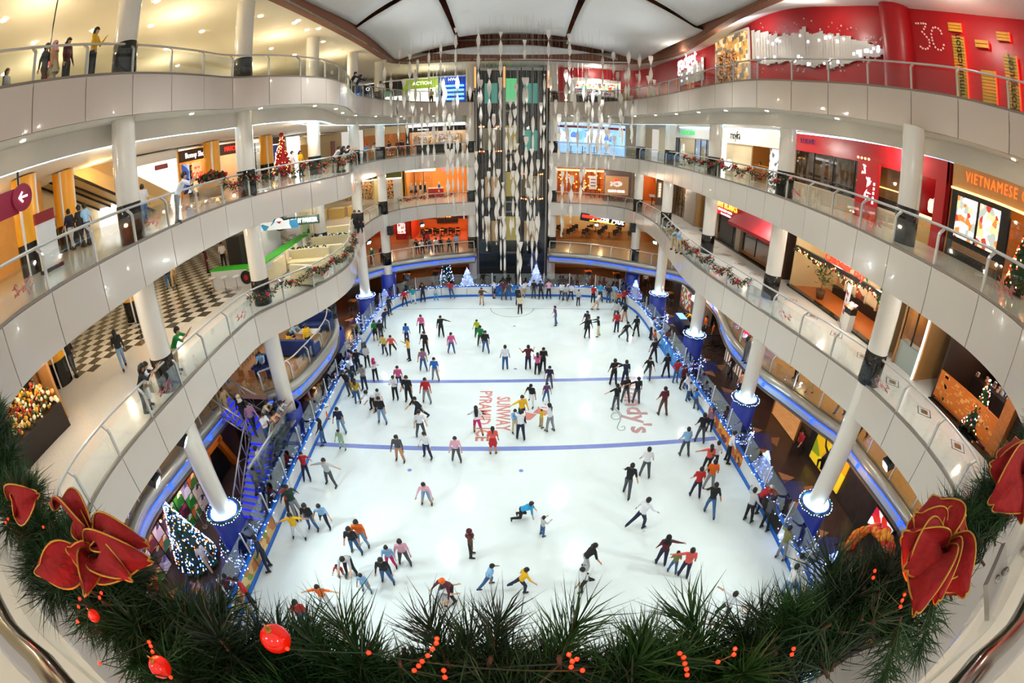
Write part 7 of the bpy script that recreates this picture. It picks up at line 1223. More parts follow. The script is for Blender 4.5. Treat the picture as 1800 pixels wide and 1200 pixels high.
crowd('''
712 539 1.6 red navy gl 200 short L | skater in red top at the far corner board with the sponsor mark
727 534 1.6 teal white gl 190 long | skater in teal top and white trousers at the far corner
743 528 1.65 black navy bk 190 short | skater in black resting on the far corner boards
767 528 1.25 lgrey cyan gl 200 short | child in pale top and cyan trousers at the far boards
793 524 1.7 red denim sl 190 short | skater in red top and jeans on the far boards near the green fir
847 536 1.6 brown tan lt 170 short S | skater in dark brown top and tan shorts pointing aside
674 553 1.65 black black st 230 short L | skater all in black at the curve of the boards, food court side
677 577 1.65 navy dgrey sr 220 short | skater in navy leaning beside the curved boards, food court side
661 598 1.6 green black st 200 vlong K | long-haired skater in green top and black skirt by the glass
671 599 1.7 black dgrey wk 200 short | skater in black tee with dark grey trousers beside the green-topped girl
677 624 1.6 lyel navy gl 170 short L | skater in pale yellow top holding hands with the striped girl
690 623 1.6 coral black pb 190 short | girl in coral striped top with one leg kicked back
716 603 1.55 blue navy st 0 short | skater in bright blue tee seen from behind
720 633 1.65 yellow navy sh 120 short | skater in yellow top with hands on hips
742 587 1.6 pink black gl 180 long L | girl in pink top and black trousers alone near the far left
776 592 1.7 black black lt 190 short L | skater in black with one arm stretched out low
749 622 1.75 black black gl 170 short | broad skater in black polo near the bright ice patch
794 621 1.6 pink denim gl 200 long L | girl in pink top and blue jeans with arms held off
745 652 1.65 mauve denim gl 190 short | skater in mauve tee and jeans blurred by speed
766 669 1.65 blue grey gl 180 short | skater in dark blue tee and grey trousers near the far blue line
839 592 1.4 lime black gl 170 short | child in lime top beside the green-shirted skater
845 609 1.65 green dgreen gl 175 short L | skater in bright green top gliding in a pair
854 620 1.7 black denim gl 175 short | skater in black tee and jeans beside the green-shirted skater
638 622 1.7 lgrey dgrey fw 60 short L | man in pale grey reaching for the boards, food court side
631 653 1.65 black black lt 180 long L | girl in open black jacket at the boards
647 645 1.6 lgrey black hf 200 long L | girl in pale sweater and black trousers holding her hands together
661 669 1.6 white black hf 215 scarf:magenta L | girl in magenta headscarf and white top
642 685 1.75 grey navy hf 175 short | man in grey tee with a navy jacket tied round him
622 651 1.6 lpink denim be 60 long L | skater in pale pink hoodie bending to the boards
616 662 1.45 white navy be 50 short | skater in white crouched against the boards
615 695 1.75 black dgrey sl 170 short | man in black tee holding the boards with a gloved hand
623 676 1.4 black black be 90 short L | child in black crouching beside the man holding the boards
630 709 1.65 mustard denim st 10 long L | skater in mustard jacket and jeans seen from behind
659 720 1.7 white black be 150 short | skater in white tee bending to help another
667 713 1.55 white white be 200 short | skater in white being helped up on the ice
673 744 1.75 black pdenim gl 185 short | man in black tee and pale jeans with gloves
696 702 1.6 white black hf 180 short | girl in white top and black trousers before the pink-shirted girl
703 683 1.6 pink navy gl 190 short | girl in bright pink tee and dark jeans crossing the far blue line
720 708 1.85 black black gl 175 short | big man in black shirt and black trousers mid-rink
751 708 1.7 red grey gl 185 short L | man in red shirt and grey jeans mid-rink
738 740 1.7 black navy pb 150 short | skater in black lunging with a leg far out
602 761 1.7 navy pdenim gl 190 short | skater in navy tee and pale jeans with blue gloves by the boards
603 790 1.3 pgreen pgreen gl 180 short L | child in pale green outfit on the near blue line
741 768 1.7 white dgrey gl 200 short | skater in white tee blurred beside the white-sweater girl
752 805 1.65 white navy gl 170 short L | skater in white sweater and navy jeans on the near blue line
704 811 1.65 dgrey skin gl 180 long LS | girl in dark grey dress with bare legs and long hair
803 811 1.55 lpink dgrey gl 185 short | skater in pale pink blurred on the near blue line
867 797 1.6 coral red st 5 pony K | girl in coral top and bright red skirt with a ponytail
839 761 1.6 white magenta pu 10 vlong S | girl with waist-long hair, white top and magenta shorts
583 853 1.7 lgrey dgrey ao 175 short | man in pale shirt with arms spread near the staircase
751 884 1.55 lpink pdenim ln 185 short SL | skater in pink and crimson jacket with denim shorts
571 779 1.5 black denim sl 100 long L | girl in black holding on to the white boards
534 838 1.5 red navy bk 200 long | girl in red vest with a blue bag leaning on the boards
869 524 1.7 white black st 100 short S | skater in white tee and black shorts beside the blue advert board
885 525 1.7 maroon dgrey bk 190 short L | skater in maroon leaning on the blue advert board
894 527 1.7 dgrey denim gl 180 short | skater in grey vest and jeans before the blue advert board
910 536 1.6 black black st 200 short L | skater in black hidden behind the striped sweater
914 552 1.65 beige black hf 10 short L | skater in cream and brown striped sweater at the goal line
921 522 1.6 white tan sr 190 long S | girl in white top and shorts on the far boards
938 524 1.7 black dgrey st 185 short L | tall skater in black at the far boards by the snowy tree
950 524 1.65 navy black bk 190 short | skater in navy leaning at the far boards by the snowy tree
964 522 1.65 lpink black bk 180 long | girl in pale pink top and black trousers on the far boards
987 527 1.65 white dgrey lt 185 short | boy in white tee reaching out near the far boards
993 529 1.55 lgrey dgrey gl 190 long | girl in grey beside the reaching boy
1003 527 1.55 white navy gl 180 short | boy in white tee apart from the reaching boy
1016 537 1.45 lgrey navy st 200 short L | child in grey top and navy jeans alone near the far boards
1042 532 1.6 red black hf 180 short | skater in red and white jersey at the far boards
1048 545 1.65 white tan pu 270 short S | skater in white tee and shorts blurred near the jersey wearer
1054 529 1.7 cyan navy bk 180 short | skater in cyan tee at the far boards
1069 532 1.65 black denim st 170 short | skater in black tee and jeans beside the pale blue shirt
976 571 1.6 purple denim gl 100 short | boy in purple striped tee and jeans near the goal crease
1031 581 1.65 navy black gl 150 long | girl in navy top behind the man leading a skater
1032 594 1.7 black black rt 200 short L | man in black leading another skater by the hand
1051 591 1.6 black beige fw 90 short L | skater in black top and cream trousers being led
1079 531 1.75 lblue beige st 175 short | man in pale blue shirt and beige trousers at the far corner
1087 536 1.25 orange navy gl 180 short | child in orange vest near the far corner boards
1099 538 1.65 red black lt 190 short L | skater in red top and black trousers at the far corner boards
1082 564 1.7 lgrey dgrey gl 10 short S | man in grey shirt and dark shorts seen from behind
1097 565 1.6 black skin gl 20 long S | girl in black top and short shorts beside the grey shirt
1083 584 1.7 red navy st 10 short L | man in red top and dark jeans seen from behind
1098 599 1.65 black dgrey pu 200 short | blurred skater in black near the red-topped man
1117 591 1.65 black black gl 10 short L | skater in black shirt with a pale number on the back
1149 595 1.7 white black sr 250 short L | man in white shirt holding the glass by the corner drum
1156 608 1.3 orange denim bk 240 short | child in orange top against the boards
1147 636 1.75 black black wv 185 short | man in black with one arm raised high
1138 666 1.7 black dgrey pu 160 short | blurred skater in black crossing the far blue line
1169 662 1.65 black black gl 10 short | girl in black crop top near the blue board advert
1077 676 1.75 black black rt 5 short | tall man in black holding hands beyond the red lettering
1097 677 1.7 navy navy lt 5 short | man in navy holding hands with the tall man in black
1098 706 1.65 black dgrey gl 10 long | long-haired skater in black on the faded lettering
1117 708 1.7 black dgrey lt 5 short | man in black tee and grey jeans holding hands on the lettering
1081 720 1.65 black dgrey lt 20 short | skater in black holding something orange by the grey curl
1163 728 1.75 maroon brown gl 10 short | man in black and red raglan tee with brown trousers
1186 672 1.6 red denim sh 180 vlong L | long-haired girl in red hoodie and jeans at the boards
1200 683 1.65 maroon black st 200 long L | woman in maroon and black beside the boards
1216 696 1.6 white black bk 230 short | girl in white tee with her back to the boards
1208 704 1.3 white denim hf 200 short | boy in white and orange top and jeans near the boards
1223 718 1.3 blue dgrey sr 300 short | boy in blue tee climbing at the boards
1246 758 1.55 mauve black st 340 pony L | girl in mauve hooded top facing the orange advert
1228 776 1.75 black dgrey gl 350 short | man in black tee and grey trousers near the orange advert
1201 799 1.65 lblue dgrey gl 5 short | man in pale blue tee on the near blue line
1251 822 1.6 white black gl 340 short | man in white behind the coral-shirted girl
1239 828 1.6 coral black lt 350 long | girl in coral top and black trousers
1220 871 1.65 red navy gl 350 short | man in red tee and navy jeans beside the orange tee
1243 859 1.7 orange grey gl 345 short | man in orange tee and grey jeans
1243 902 1.7 black denim pu 340 short | man in black tee with yellow stripe and jeans
1132 836 1.65 white dgrey gl 350 short | man in white tee and grey trousers near the blurred skater
1100 868 1.7 black dgrey pu 330 short | blurred skater in black sweeping past the white tee
1122 927 1.7 white navy pb 300 short L | skater in white sweater striding with a leg back
1277 809 1.75 white black sr 250 short L | man in white shirt lounging on the boards
1309 913 1.75 lgrey black sr 290 short L | man in black and white striped shirt at the boards
1324 898 1.7 red navy be 270 cap:white L | skater in red with a white cap bending over the boards
1338 927 1.75 dgrey black sr 280 short L | man in dark grey jacket at the black advert board
1371 978 1.75 olive grey sr 290 short L | man in olive shirt and grey jeans at the boards
1403 1022 1.7 lgrey grey sr 290 short L | man in pale grey leaning on the curved near boards
1372 1046 1.75 white pdenim sr 280 short L | man in white shirt pushing off the curved near boards
1266 1085 1.65 white black ao 300 short | skater in white tee gliding low just above the pine needles
1160 990 1.65 maroon navy rt 350 scarf:black L | woman in maroon coat and black headscarf holding a child
1180 1004 1.2 olive denim gl 345 short | small child led by two women
1199 1012 1.65 coral navy lt 345 short L | woman in long coral top leading a child
524 905 1.75 dgreen grey bk 230 short L | man in dark green leaning on the near boards
506 899 1.6 coral brown bk 210 long | girl in coral top at the near boards with a bag
527 946 1.6 yellow white ao 200 vlong | girl in yellow top and white trousers
552 931 1.65 black denim gl 190 long | girl in black tee and blue jeans in a linked trio
575 926 1.6 lblue navy pu 200 short | girl in pale blue top in a linked trio
628 972 1.65 black denim gl 190 long | girl in black tee and jeans arm in arm with orange
640 960 1.65 orange pdenim gl 190 long L | girl in orange top and jeans arm in arm with black
619 1005 1.7 lgrey black be 190 short | helper in pale grey bending over a small child
603 1013 1.05 red navy ln 190 short | small child in red vest helped by a bending adult
646 1040 1.25 lblue pdenim gl 190 short | child in light blue tee just above the pine needles
689 997 1.4 lblue magenta gl 195 long L | girl in pale jacket and magenta trousers holding hands
713 992 1.6 lpink dgrey gl 195 long L | girl in pink jacket and grey trousers holding hands
683 1024 1.65 black denim gl 190 short L | man in black top and jeans before the hand-holding girls
577 1066 1.5 orange white ao 190 short | child in orange tee with arms flung wide
543 1096 1.65 red denim gl 200 long L | blurred skater in red partly behind pine needles
829 977 1.6 brown black st 270 scarf:maroon L | woman in maroon headscarf skating alone
916 912 1.5 cyan black kn 270 short | boy in bright blue crawling on the ice
953 941 1.15 lgrey denim hf 300 short L | small child in grey hooded top standing alone
859 1030 1.4 lblue denim pu 280 short | boy in light blue tee near the pine needles
916 1038 1.45 yellow navy pb 280 short | boy in golden yellow top leaning forward
1025 1002 1.65 black lgrey ln 280 short | skater in black stooping forward fast
1025 1036 1.5 white black pu 100 short | blurred skater in white just above the pine needles
774 1055 1.5 white lgrey sq 270 vlong K | girl in white squatting before a man in maroon
793 1051 1.7 maroon black ln 150 short:orange L | man in maroon jacket with orange hair helping a girl
888 649 1.7 white denim st 5 short | man in white tee and jeans seen from behind at centre ice
928 649 1.7 maroon navy sh 10 short | skater in black and red tee with hands on hips
944 658 1.5 pink black hf 5 long L | girl in pink sweater seen from behind
954 653 1.7 black black hf 185 short | man in black tee facing the pink sweater
965 681 1.5 navy dgrey gl 170 short | boy in navy behind the purple-topped child
960 706 1.3 purple denim gl 185 short | child in purple top and blue jeans
934 714 1.6 black white pu 160 cap:black | skater in black cap and white trousers
917 742 1.7 yellow black rt 200 short L | blurred man in bright yellow near the red swirl
905 760 1.45 lblue beige hf 200 short L | boy in pale blue shirt and beige trousers at the swirl
915 771 1.7 white navy fw 5 short L | man in white shirt and navy jeans steadying a boy
951 751 1.2 yellow tan hf 300 short | small child in yellow held by the woman with red sleeves
966 757 1.65 white grey fw 40 pony L | woman in white with red sleeves and a long ponytail
468 994 1.75 navy navy sl 120 short L | man in dark clothes at the tan advert boards
441 1060 1.65 red black sl 140 short | skater in red vest at the near advert boards
456 1096 1.6 olive denim sl 150 short L | skater in olive camouflage at the near boards
''', ICEZ, 'skaters on the ice')
crowd('''
563 738 1.7 lgrey orange si 300 short | seated onlooker in pale shirt behind the glass, stair side
549 722 1.7 lpink tan st 300 short | onlooker in pale pink behind the glass beside the stair landing
597 640 1.7 dgrey black st 290 short L | onlooker in dark grey behind the corner glass, food court side
583 668 1.7 brown black st 290 short L | onlooker in brown behind the food court glass
1397 800 1.7 red black wk 100 short | passer-by in red tee on the dark walkway
1237 590 1.7 orange black st 90 short | attendant in orange beside the crowd fence, nearer the pink wall
1250 602 1.7 orange dgrey st 60 short | attendant in orange holding a white bag by the crowd fence
1283 662 1.75 black black wk 20 short L | man in black walking past the lit sweet stall
1297 694 1.75 peach black wk 200 short L | man in peach shirt and black trousers beside the column
1133 506 1.7 lgrey black st 180 short | woman in grey with a bag behind the far corner glass
1090 508 1.65 mauve black si 200 short | seated onlooker in mauve behind the far glass
717 507 1.7 lblue dgrey st 160 short | onlooker in pale blue behind the far corner glass
372 1000 1.65 white tan wk 250 short | blurred passer-by in white below the lit fir
1205 570 1.6 black black si 100 short L | seated attendant in black at the rinkside counter
1214 575 1.6 yellow black be 90 short | attendant in yellow stooping at the rinkside counter
''', 0.0, 'onlookers around the rink')
crowd('''
404 731 1.7 tan tan wk 270 short L | man in tan descending the upper blue flight
432 742 1.6 black black wk 250 scarf:beige L | woman in black with a pale headscarf on the upper flight
450 760 1.7 mauve navy wk 240 short L | man in mauve shirt stepping onto the landing
''', 2.6, 'people on the staircase')
crowd('''
472 752 1.7 beige grey rl 270 short | man in beige shirt watching from the stair landing
488 748 1.7 black black rl 270 short L | man in black leaning on the landing rail
497 752 1.65 lgrey red rl 270 short | boy in grey with something red leaning on the landing rail
486 768 1.6 peach beige rl 260 long | girl in peach top leaning on the landing rail
476 778 1.65 white denim hf 250 short | boy in white with a backpack on the stair landing
''', 2.03, 'people on the staircase')
crowd('''
467 836 1.7 white white st 300 short | man in white climbing the lower blue flight
462 868 1.65 tan brown wk 330 short | figure in tan low on the blue flight
''', 1.0, 'people on the staircase')
crowd('''
655 463 1.65 green black rl 200 cap:white | youth in green and white cap at the far ground balustrade
673 462 1.65 maroon black st 200 long L | woman in maroon beside the green-shirted youth
678 462 1.4 mustard yellow st 200 short | child with a yellow bag at the far ground balustrade
725 446 1.65 tan tan st 190 short | woman in tan first at the teppanyaki balustrade
734 447 1.65 black dgrey rl 180 short | man in black second at the teppanyaki balustrade
743 447 1.6 white black rl 180 long | girl in white third at the teppanyaki balustrade
757 445 1.65 dgrey denim rl 180 short | man in grey leaning fourth at the teppanyaki balustrade
768 444 1.65 white black rl 180 long | girl in white and black fifth at the teppanyaki balustrade
776 443 1.65 navy dgrey rl 180 short | youth in navy sixth at the teppanyaki balustrade
791 443 1.7 dgrey black be 180 short L | man in dark grey bending over the teppanyaki balustrade
803 441 1.7 lblue black st 150 short | man in pale blue last at the teppanyaki balustrade
752 437 1.65 red black st 180 long | waitress in red inside the teppanyaki front
747 432 1.65 maroon black st 150 short | guest in maroon inside the teppanyaki front
1307 637 1.65 dgrey dgrey st 270 long L | woman in a long grey dress on the ground gallery
1400 668 1.7 blue black be 90 short | man in blue stooping by the blue promotional stand
1422 690 1.2 lgrey tan wk 100 short | small blurred child on the ground gallery
1475 728 1.7 dgrey dgrey wk 100 short | walker whose legs show under the first gallery fascia
1514 768 1.7 navy navy wk 100 short L | second walker under the first gallery fascia nearest the column
516 608 1.7 lblue navy be 260 short L | man in pale blue bending over the lounge table
510 620 1.65 yellow navy si 330 short | seated figure in yellow at the lounge table
545 618 1.7 yellow black st 240 short L | waiter in yellow standing by the lounge sofa
465 655 1.7 lblue navy si 200 short | seated man seen from behind in the blue booth
''', G0, 'people on the ground gallery')
crowd('''
318 655 1.75 green tan rl 290 short | man in bright green leaning on the first balustrade
263 722 1.65 black dgrey rl 290 long L | young man in black embracing at the first balustrade
268 716 1.6 white tan rl 290 long | girl in white with paper bags at the first balustrade
220 648 1.65 black pdenim wk 60 long L | woman in black and pale jeans walking on the chequered edge
134 658 1.7 black dgrey wk 80 short | man in black beside the yellow pillar on the chequered floor
298 507 1.65 black denim wk 40 long L | woman in black and jeans far out on the chequered floor
308 505 1.6 tan tan wk 40 short | companion in tan on the chequered floor
626 410 1.7 black black st 200 short L | man in black beside the far column, sofa side
634 409 1.65 black black st 180 short L | woman in black beside the far column, sofa side
1183 440 1.7 olive tan rl 130 long | woman in olive leaning at the first balustrade before the amber shelves
1192 446 1.65 lblue tan rl 120 short | man in pale blue leaning at the first balustrade before the amber shelves
1136 352 1.7 black black st 200 short L | waiter in black at the orange doorway
395 470 1.65 white black st 200 long | barista in white inside the juice kiosk
420 470 1.65 black black st 20 short | customer in black at the juice kiosk
366 478 1.6 maroon maroon st 300 long L | woman in maroon at the end of the kiosk counter
30 868 1.6 blue denim wk 320 short L | blurred shopper in blue by the near balustrade
58 880 1.6 yellow denim wk 320 short L | blurred shopper in yellow carrying a red bag
''', L1, 'people on the first gallery')
crowd('''
317 392 1.75 white grey rl 300 short | man in white tee leaning on the second balustrade
257 392 1.7 lgrey denim wk 60 short | shopper in grey behind the nearest column
310 350 1.65 navy navy st 90 short L | shopper in navy before the white-lit shop
130 438 1.7 navy white wk 90 short | man in navy and white shorts heading to the escalators
148 434 1.7 black black wk 90 short L | man in black heading to the escalators
158 430 1.7 lblue navy wk 90 short | man in pale blue beside the men heading to the escalators
108 432 1.65 tan black st 60 short | woman in tan beside the information totem
18 462 1.65 black black wk 300 long L | woman in black past the near yellow pillar
30 458 1.6 red black wk 300 short | companion in red past the near yellow pillar
516 312 1.7 white tan st 270 short | man in white passing the red foil tree
530 310 1.65 yellow black st 260 long | woman in yellow and black passing the red foil tree
589 303 1.7 lgrey dgrey rl 280 short | man in grey first at the garlanded corner
597 303 1.65 black black rl 280 long L | woman in black in the middle of the garlanded corner
606 301 1.65 white tan rl 270 short | man in white last at the garlanded corner
642 284 1.65 cyan dgrey rl 240 cap:red | youth in blue with a red cap at the far second balustrade
656 281 1.65 white tan rl 230 short | man in white at the far second balustrade
684 276 1.7 navy lgrey rl 200 short | man in navy and pale shorts at the far second balustrade
700 274 1.65 brown black st 190 short | woman in brown at the far second balustrade
707 274 1.65 black black st 190 short L | man in black at the far second balustrade
1336 318 1.7 black black si 90 short L | seated man in black at the script-signed restaurant
502 308 1.2 beige tan st 250 short | child in beige before the red foil tree
''', L2, 'people on the second gallery')
for x, y, c, t, ps, rz, hr, fl_, lb in ((-11.5, 8.9, 'yellow', 'black', 'hd', 300, 'short', 'L', 'man in yellow shirt on the phone at the top balustrade'), (-12.6, 7.6, 'dgrey', 'brown', 'wk', 300, 'short', 'L', 'man in grey behind the top balustrade glass'), (-12.5, 7.9, 'peach', 'beige', 'st', 300, 'scarf:lpink', 'LK', 'woman in peach dress and pink headscarf, top gallery'), (-12.3, 8.35, 'maroon', 'black', 'st', 290, 'long', 'L', 'woman in maroon and black behind the top balustrade'), (-14.6, 5.9, 'lime', 'lime', 'st', 300, 'short', '', 'figure in lime green at the far end of the top balustrade'), (-14.5, 7.0, 'dgrey', 'dgrey', 'st', 300, 'short', 'L', 'figure in dark grey beside the lime shirt, top gallery'), (-10.7, 30.5, 'black', 'navy', 'rl', 270, 'short', 'L', 'man in black at the far top balustrade, first'), (-10.8, 32.0, 'navy', 'black', 'rl', 270, 'short', 'L', 'man in navy at the far top balustrade, second'), (-10.6, 37.6, 'white', 'navy', 'st', 240, 'short', '', 'person in white before the black phone shop'), (-6.7, 45.6, 'black', 'black', 'rl', 200, 'short', 'L', 'man in black leaning before the lime green shop'), (-8.0, 47, 'tan', 'black', 'st', 200, 'short', '', 'person in tan at the lime green shop window')):
    person((x, y, L3), 1.7, c, t, ps, rz, hr, lb, fl_, group='people on the top gallery')
def bag(p, m, label, w=.3, h=.36):
    r = root('shopping_bag', p, label, 'bag'); MB().box((0, 0, h/2), (w, .12, h)).build('body', m, r); MB().tube([(-w*.25, 0, h), (-w*.2, 0, h+.14), (w*.2, 0, h+.14), (w*.25, 0, h)], .008, 5).build('handle', M_frame, r)
p = gp(268, 716, L1); bag(p+Vector((.12, -.1, .42)), M_white, 'white paper bag held by the girl at the first balustrade'); bag(p+Vector((.2, .15, .5)), M_cream, 'cream paper bag held by the girl at the first balustrade', .24, .3)
p = gp(58, 880, L1); bag(p+Vector((.35, .1, .3)), M_red, 'red bag carried by the blurred shopper in yellow', .35, .4)
# ---------------------------------------------------------------- hanging twisted ribbons
M_rib = mat('ribbon_white', '#e6ded2', .55, noise=.03, nscale=3)
def ribbon_mesh(turns, seed):
    b = MB(); n = 12*turns+6; A, B, C_ = [], [], []; rr = random.Random(seed); ph = rr.uniform(0, 3)
    for i in range(n+1):
        t = i/n; a = ph+math.pi*turns*t; w = (.165-.09*t)*(1-.15*math.sin(a*2)); A.append(Vector((w*math.cos(a), w*math.sin(a), -t))); B.append(Vector((-w*math.cos(a), -w*math.sin(a), -t)))
    b.strip(A, B); return b.mesh('ribbon_strip', M_rib)
RIBM = [ribbon_mesh(k, k*3+j) for k in (1, 2, 3, 4, 5) for j in (0, 1)]
THM = MB().tube([(0, 0, 0), (0, 0, 1)], .006, 4, caps=False).mesh('thread', mat('thread_grey', '#b8b4ae', .6))
RIBS = '''676,105,196 687,126,206 702,84,119 699,168,249 715,168,252 720,95,196 730,122,217 734,105,140 741,189,287 754,84,200 751,196,297 762,210,283 775,60,182 779,133,241 786,262,357 782,150,273 797,175,280 801,49,133 804,133,196 795,262,371 804,245,350 813,252,385 821,217,332 826,150,230 841,51,189 837,266,416 848,315,420 860,121,294 859,301,410 855,380,441 880,380,475 887,380,475 898,380,415 911,380,492 915,425,499 936,380,480 944,380,467 989,380,417 880,56,224 879,136,228 876,297,385 897,175,252 890,224,301 898,224,315 907,147,196 905,192,276 909,252,413 918,273,315 922,70,105 921,136,238 926,136,196 937,203,266 935,261,336 946,280,350 956,220,297 933,298,413 940,315,416 947,371,416 964,52,147 968,136,171 970,245,360 977,175,241 967,315,413 989,301,416 995,122,245 1001,59,164 998,224,336 1005,308,392 1016,189,301 1022,287,378 1026,147,178 1030,119,199 1028,259,336 1042,154,245 1040,224,301 1054,147,266 1059,66,150 1058,175,276 1072,199,301 1066,224,308 1078,91,140 1080,238,280 1086,126,189 1091,164,248 1100,119,196 1105,89,175 1110,168,245 1112,175,252 1124,94,154 1140,133,196 1144,98,189 1150,140,206 845,140,260 868,200,330 884,320,420 902,300,400 928,330,440 957,130,215 925,240,330 872,330,430 951,180,260 710,140,210 725,180,245 768,150,250 790,200,300 1035,170,260 1050,230,310 1095,190,262 983,200,290 1010,140,220 1120,130,190'''
cnt = {}; ORD = 'first second third fourth fifth sixth seventh eighth ninth tenth eleventh twelfth thirteenth fourteenth fifteenth sixteenth seventeenth eighteenth nineteenth twentieth twenty-first twenty-second twenty-third twenty-fourth twenty-fifth twenty-sixth twenty-seventh twenty-eighth twenty-ninth thirtieth'.split()
rr = random.Random(17); zn = {0: 'clothes shop side', 1: 'before the lift tower', 2: 'red-wall side'}
for i, tok in enumerate(sorted(RIBS.split(), key=lambda t: float(t.split(',')[0]))):
    px, y0, y1 = (float(t) for t in tok.split(',')); Y = rr.uniform(34.5, 41.3) if not 830 < px < 970 else rr.uniform(34.5, 39.8); a, c = yp(px, y0, Y), yp(px, y1, Y); L = a.z-c.z; zi = 0 if px < 832 else 1 if px < 962 else 2
    hgt = 'high up' if c.z > L2 else 'at mid height' if c.z > L1 else 'hanging low'
    ky = (hgt, zi); cnt[ky] = cnt.get(ky, 0)+1
    r = root('hanging_ribbon', a, ('twisted ribbon %s %s, %s counting from clothes shops' if zi == 1 else 'twisted ribbon %s on the %s, %s counting from clothes shops') % (hgt, zn[zi], ORD[cnt[ky]-1]), 'ribbon', 'twisted ribbons %s, %s' % (hgt, zn[zi]))
    k = min(4, max(0, int(round(L/1.5))-1)); q = obj('ribbon_strip', RIBM[2*k+i % 2], r, None, rr.uniform(0, 3)); q.scale = (1, 1, L); s = rr.uniform(.85, 1.15); q.scale.x *= s; q.scale.y *= s
    t = obj('thread', THM, r); t.scale = (1, 1, max(.3, sailz(a.x, a.y)+.05-a.z))

# ---------------------------------------------------------------- foreground: handrail, parapet, pine garland, red velvet flowers
nr = root('near_balustrade', (0, 0, L2), 'near steel handrail curving through the bottom corners', 'railing'); o = nr.location.copy()
HP = catmull([(-1.9, .36, 14.2), (-1.2, .12, 14.2), tuple(gp(0, 1095, 14.2)), tuple(gp(95, 1200, 14.2)), (-.25, -.1, 14.2), (.25, -.1, 14.2), tuple(gp(1705, 1200, 14.2)), tuple(gp(1800, 1095, 14.2)), (1.2, .12, 14.2), (1.9, .36, 14.2)], .06)
MB().tube([p-o for p in HP], .034, 14).build('handrail', mat('polished_steel', '#b8b2aa', .12, metal=.95), nr)
lo = offset(HP, .075); b = MB(); lo2 = offset(HP, .2)
b.strip([Vector((p.x, p.y, 13.98))-o for p in lo], [Vector((p.x, p.y, 13.98))-o for p in lo2]); b.strip([Vector((p.x, p.y, 13.1))-o for p in lo], [Vector((p.x, p.y, 13.98))-o for p in lo]); b.build('parapet', mat('parapet_white', '#e4e0da', .35, noise=.02), nr)
b = MB(); g0 = offset(HP, .055); b.strip([Vector((p.x, p.y, 13.99))-o for p in g0], [Vector((p.x, p.y, 14.17))-o for p in g0]); b.build('glass_panel', M_glass, nr)
M_brk = mat('bracket_paint', '#c9c2b8', .4)
for px, py, s in ((1752, 1020, 1), (40, 1000, -1)):
    p = gp(px, py, 14.1); MB().box(p-o, (.16, .012, .085), M=Matrix.Rotation(.35*s, 3, 'Z') @ Matrix.Rotation(-.9, 3, 'X')).build('bracket', M_brk, nr)
    if s > 0:
        for e in (-.018, .03): q = p-o+Vector((e, .01*e, .012)); MB().ball(q, .012, 10, 0, (1, .8, .8)).build('bolt', M_steel, nr)
lamp('POINT', (-3.2, -2.2, 16.6), 130, WHITE, .3, name='near_fill'); lamp('POINT', (3.2, -2.2, 16.6), 130, WHITE, .3, name='near_fill'); lamp('POINT', (0, -3, 16.8), 60, WHITE, .3, name='near_fill')  # unseen fill lamps added behind the camera to brighten the near floor
M_pine = [mat('pine_a', '#153a12', .5, noise=.35, nscale=40), mat('pine_b', '#204c16', .5, noise=.35, nscale=40), mat('pine_c', '#0e2a0e', .5, noise=.3, nscale=40)]
def tuft_mesh(i):
    rr = random.Random(i+200); b = MB(); ax = Vector((0, 0, 1)); n = 300
    b.tube([(0, 0, -.09), (0, 0, .03)], [.003, .002], 4, 1)
    for k in range(n):
        t = rr.random(); base = ax*(-.08+.115*t); a = rr.uniform(0, 6.283); spread = math.radians(rr.uniform(18, 62)+(1-t)*28); d = Vector((math.cos(a)*math.sin(spread), math.sin(a)*math.sin(spread), math.cos(spread))); L = rr.uniform(.05, .085); bend = Vector((rr.gauss(0, 1), rr.gauss(0, 1), rr.gauss(0, 1)))*L*.06
        w = d.cross(Vector((rr.gauss(0, 1), rr.gauss(0, 1), rr.gauss(0, 1)))).normalized()*.0009; m = base+d*L*.5+bend; e = base+d*L
        b.add([base-w, base+w, m+w, m-w, e], [(0, 1, 2, 3), (3, 2, 4)], 0)
    return b.mesh('pine_tuft', [M_pine[i % 3], mat('twig_brown', '#4a3420', .7)])
TUFT = [tuft_mesh(i) for i in range(6)]
gl_ = root('pine_garland', (0, .2, 14.15), 'thick pine garland along the near balustrade at the picture bottom', 'garland'); o = gl_.location.copy()
GPATH = catmull([(-1.75, .46, 14.2), (-1.35, .34, 14.2), (-1.05, .24, 14.19), (-.82, .2, 14.17), (-.6, .175, 14.15), (-.42, .165, 14.14), (-.27, .17, 14.12), (-.12, .195, 14.12), (0, .205, 14.12), (.14, .19, 14.12), (.28, .185, 14.12), (.42, .2, 14.14), (.56, .2, 14.15), (.72, .215, 14.17), (.9, .245, 14.19), (1.15, .28, 14.2), (1.5, .36, 14.2)], .03)
MB().tube([p-o for p in GPATH], .012, 6).build('stem_wire', mat('twig_brown', '#4a3420', .7), gl_)
rr = random.Random(5)
for i, p in enumerate(GPATH):
    for k in range(3 if abs(p.x) < .7 else 2):
        t = GPATH[min(len(GPATH)-1, i+1)]-GPATH[max(0, i-1)]; t.normalize(); a = rr.uniform(0, 6.283); s = t.cross(Vector((0, 0, 1))).normalized(); u = s.cross(t); d = (s*math.cos(a)+u*math.sin(a)*.8+t*rr.uniform(-.5, .5)).normalized(); thin = .55 if abs(p.x) > .62 and p.x > 0 else 1
        if d.y < -.3 and p.x > .3: d.y *= -.4
        q = obj('pine_tuft', rr.choice(TUFT), gl_, p+d*rr.uniform(.015, .06)*thin-o); q.rotation_euler = d.to_track_quat('Z', 'Y').to_euler(); sc = rr.uniform(.8, 1.15); q.scale = (sc, sc, sc)
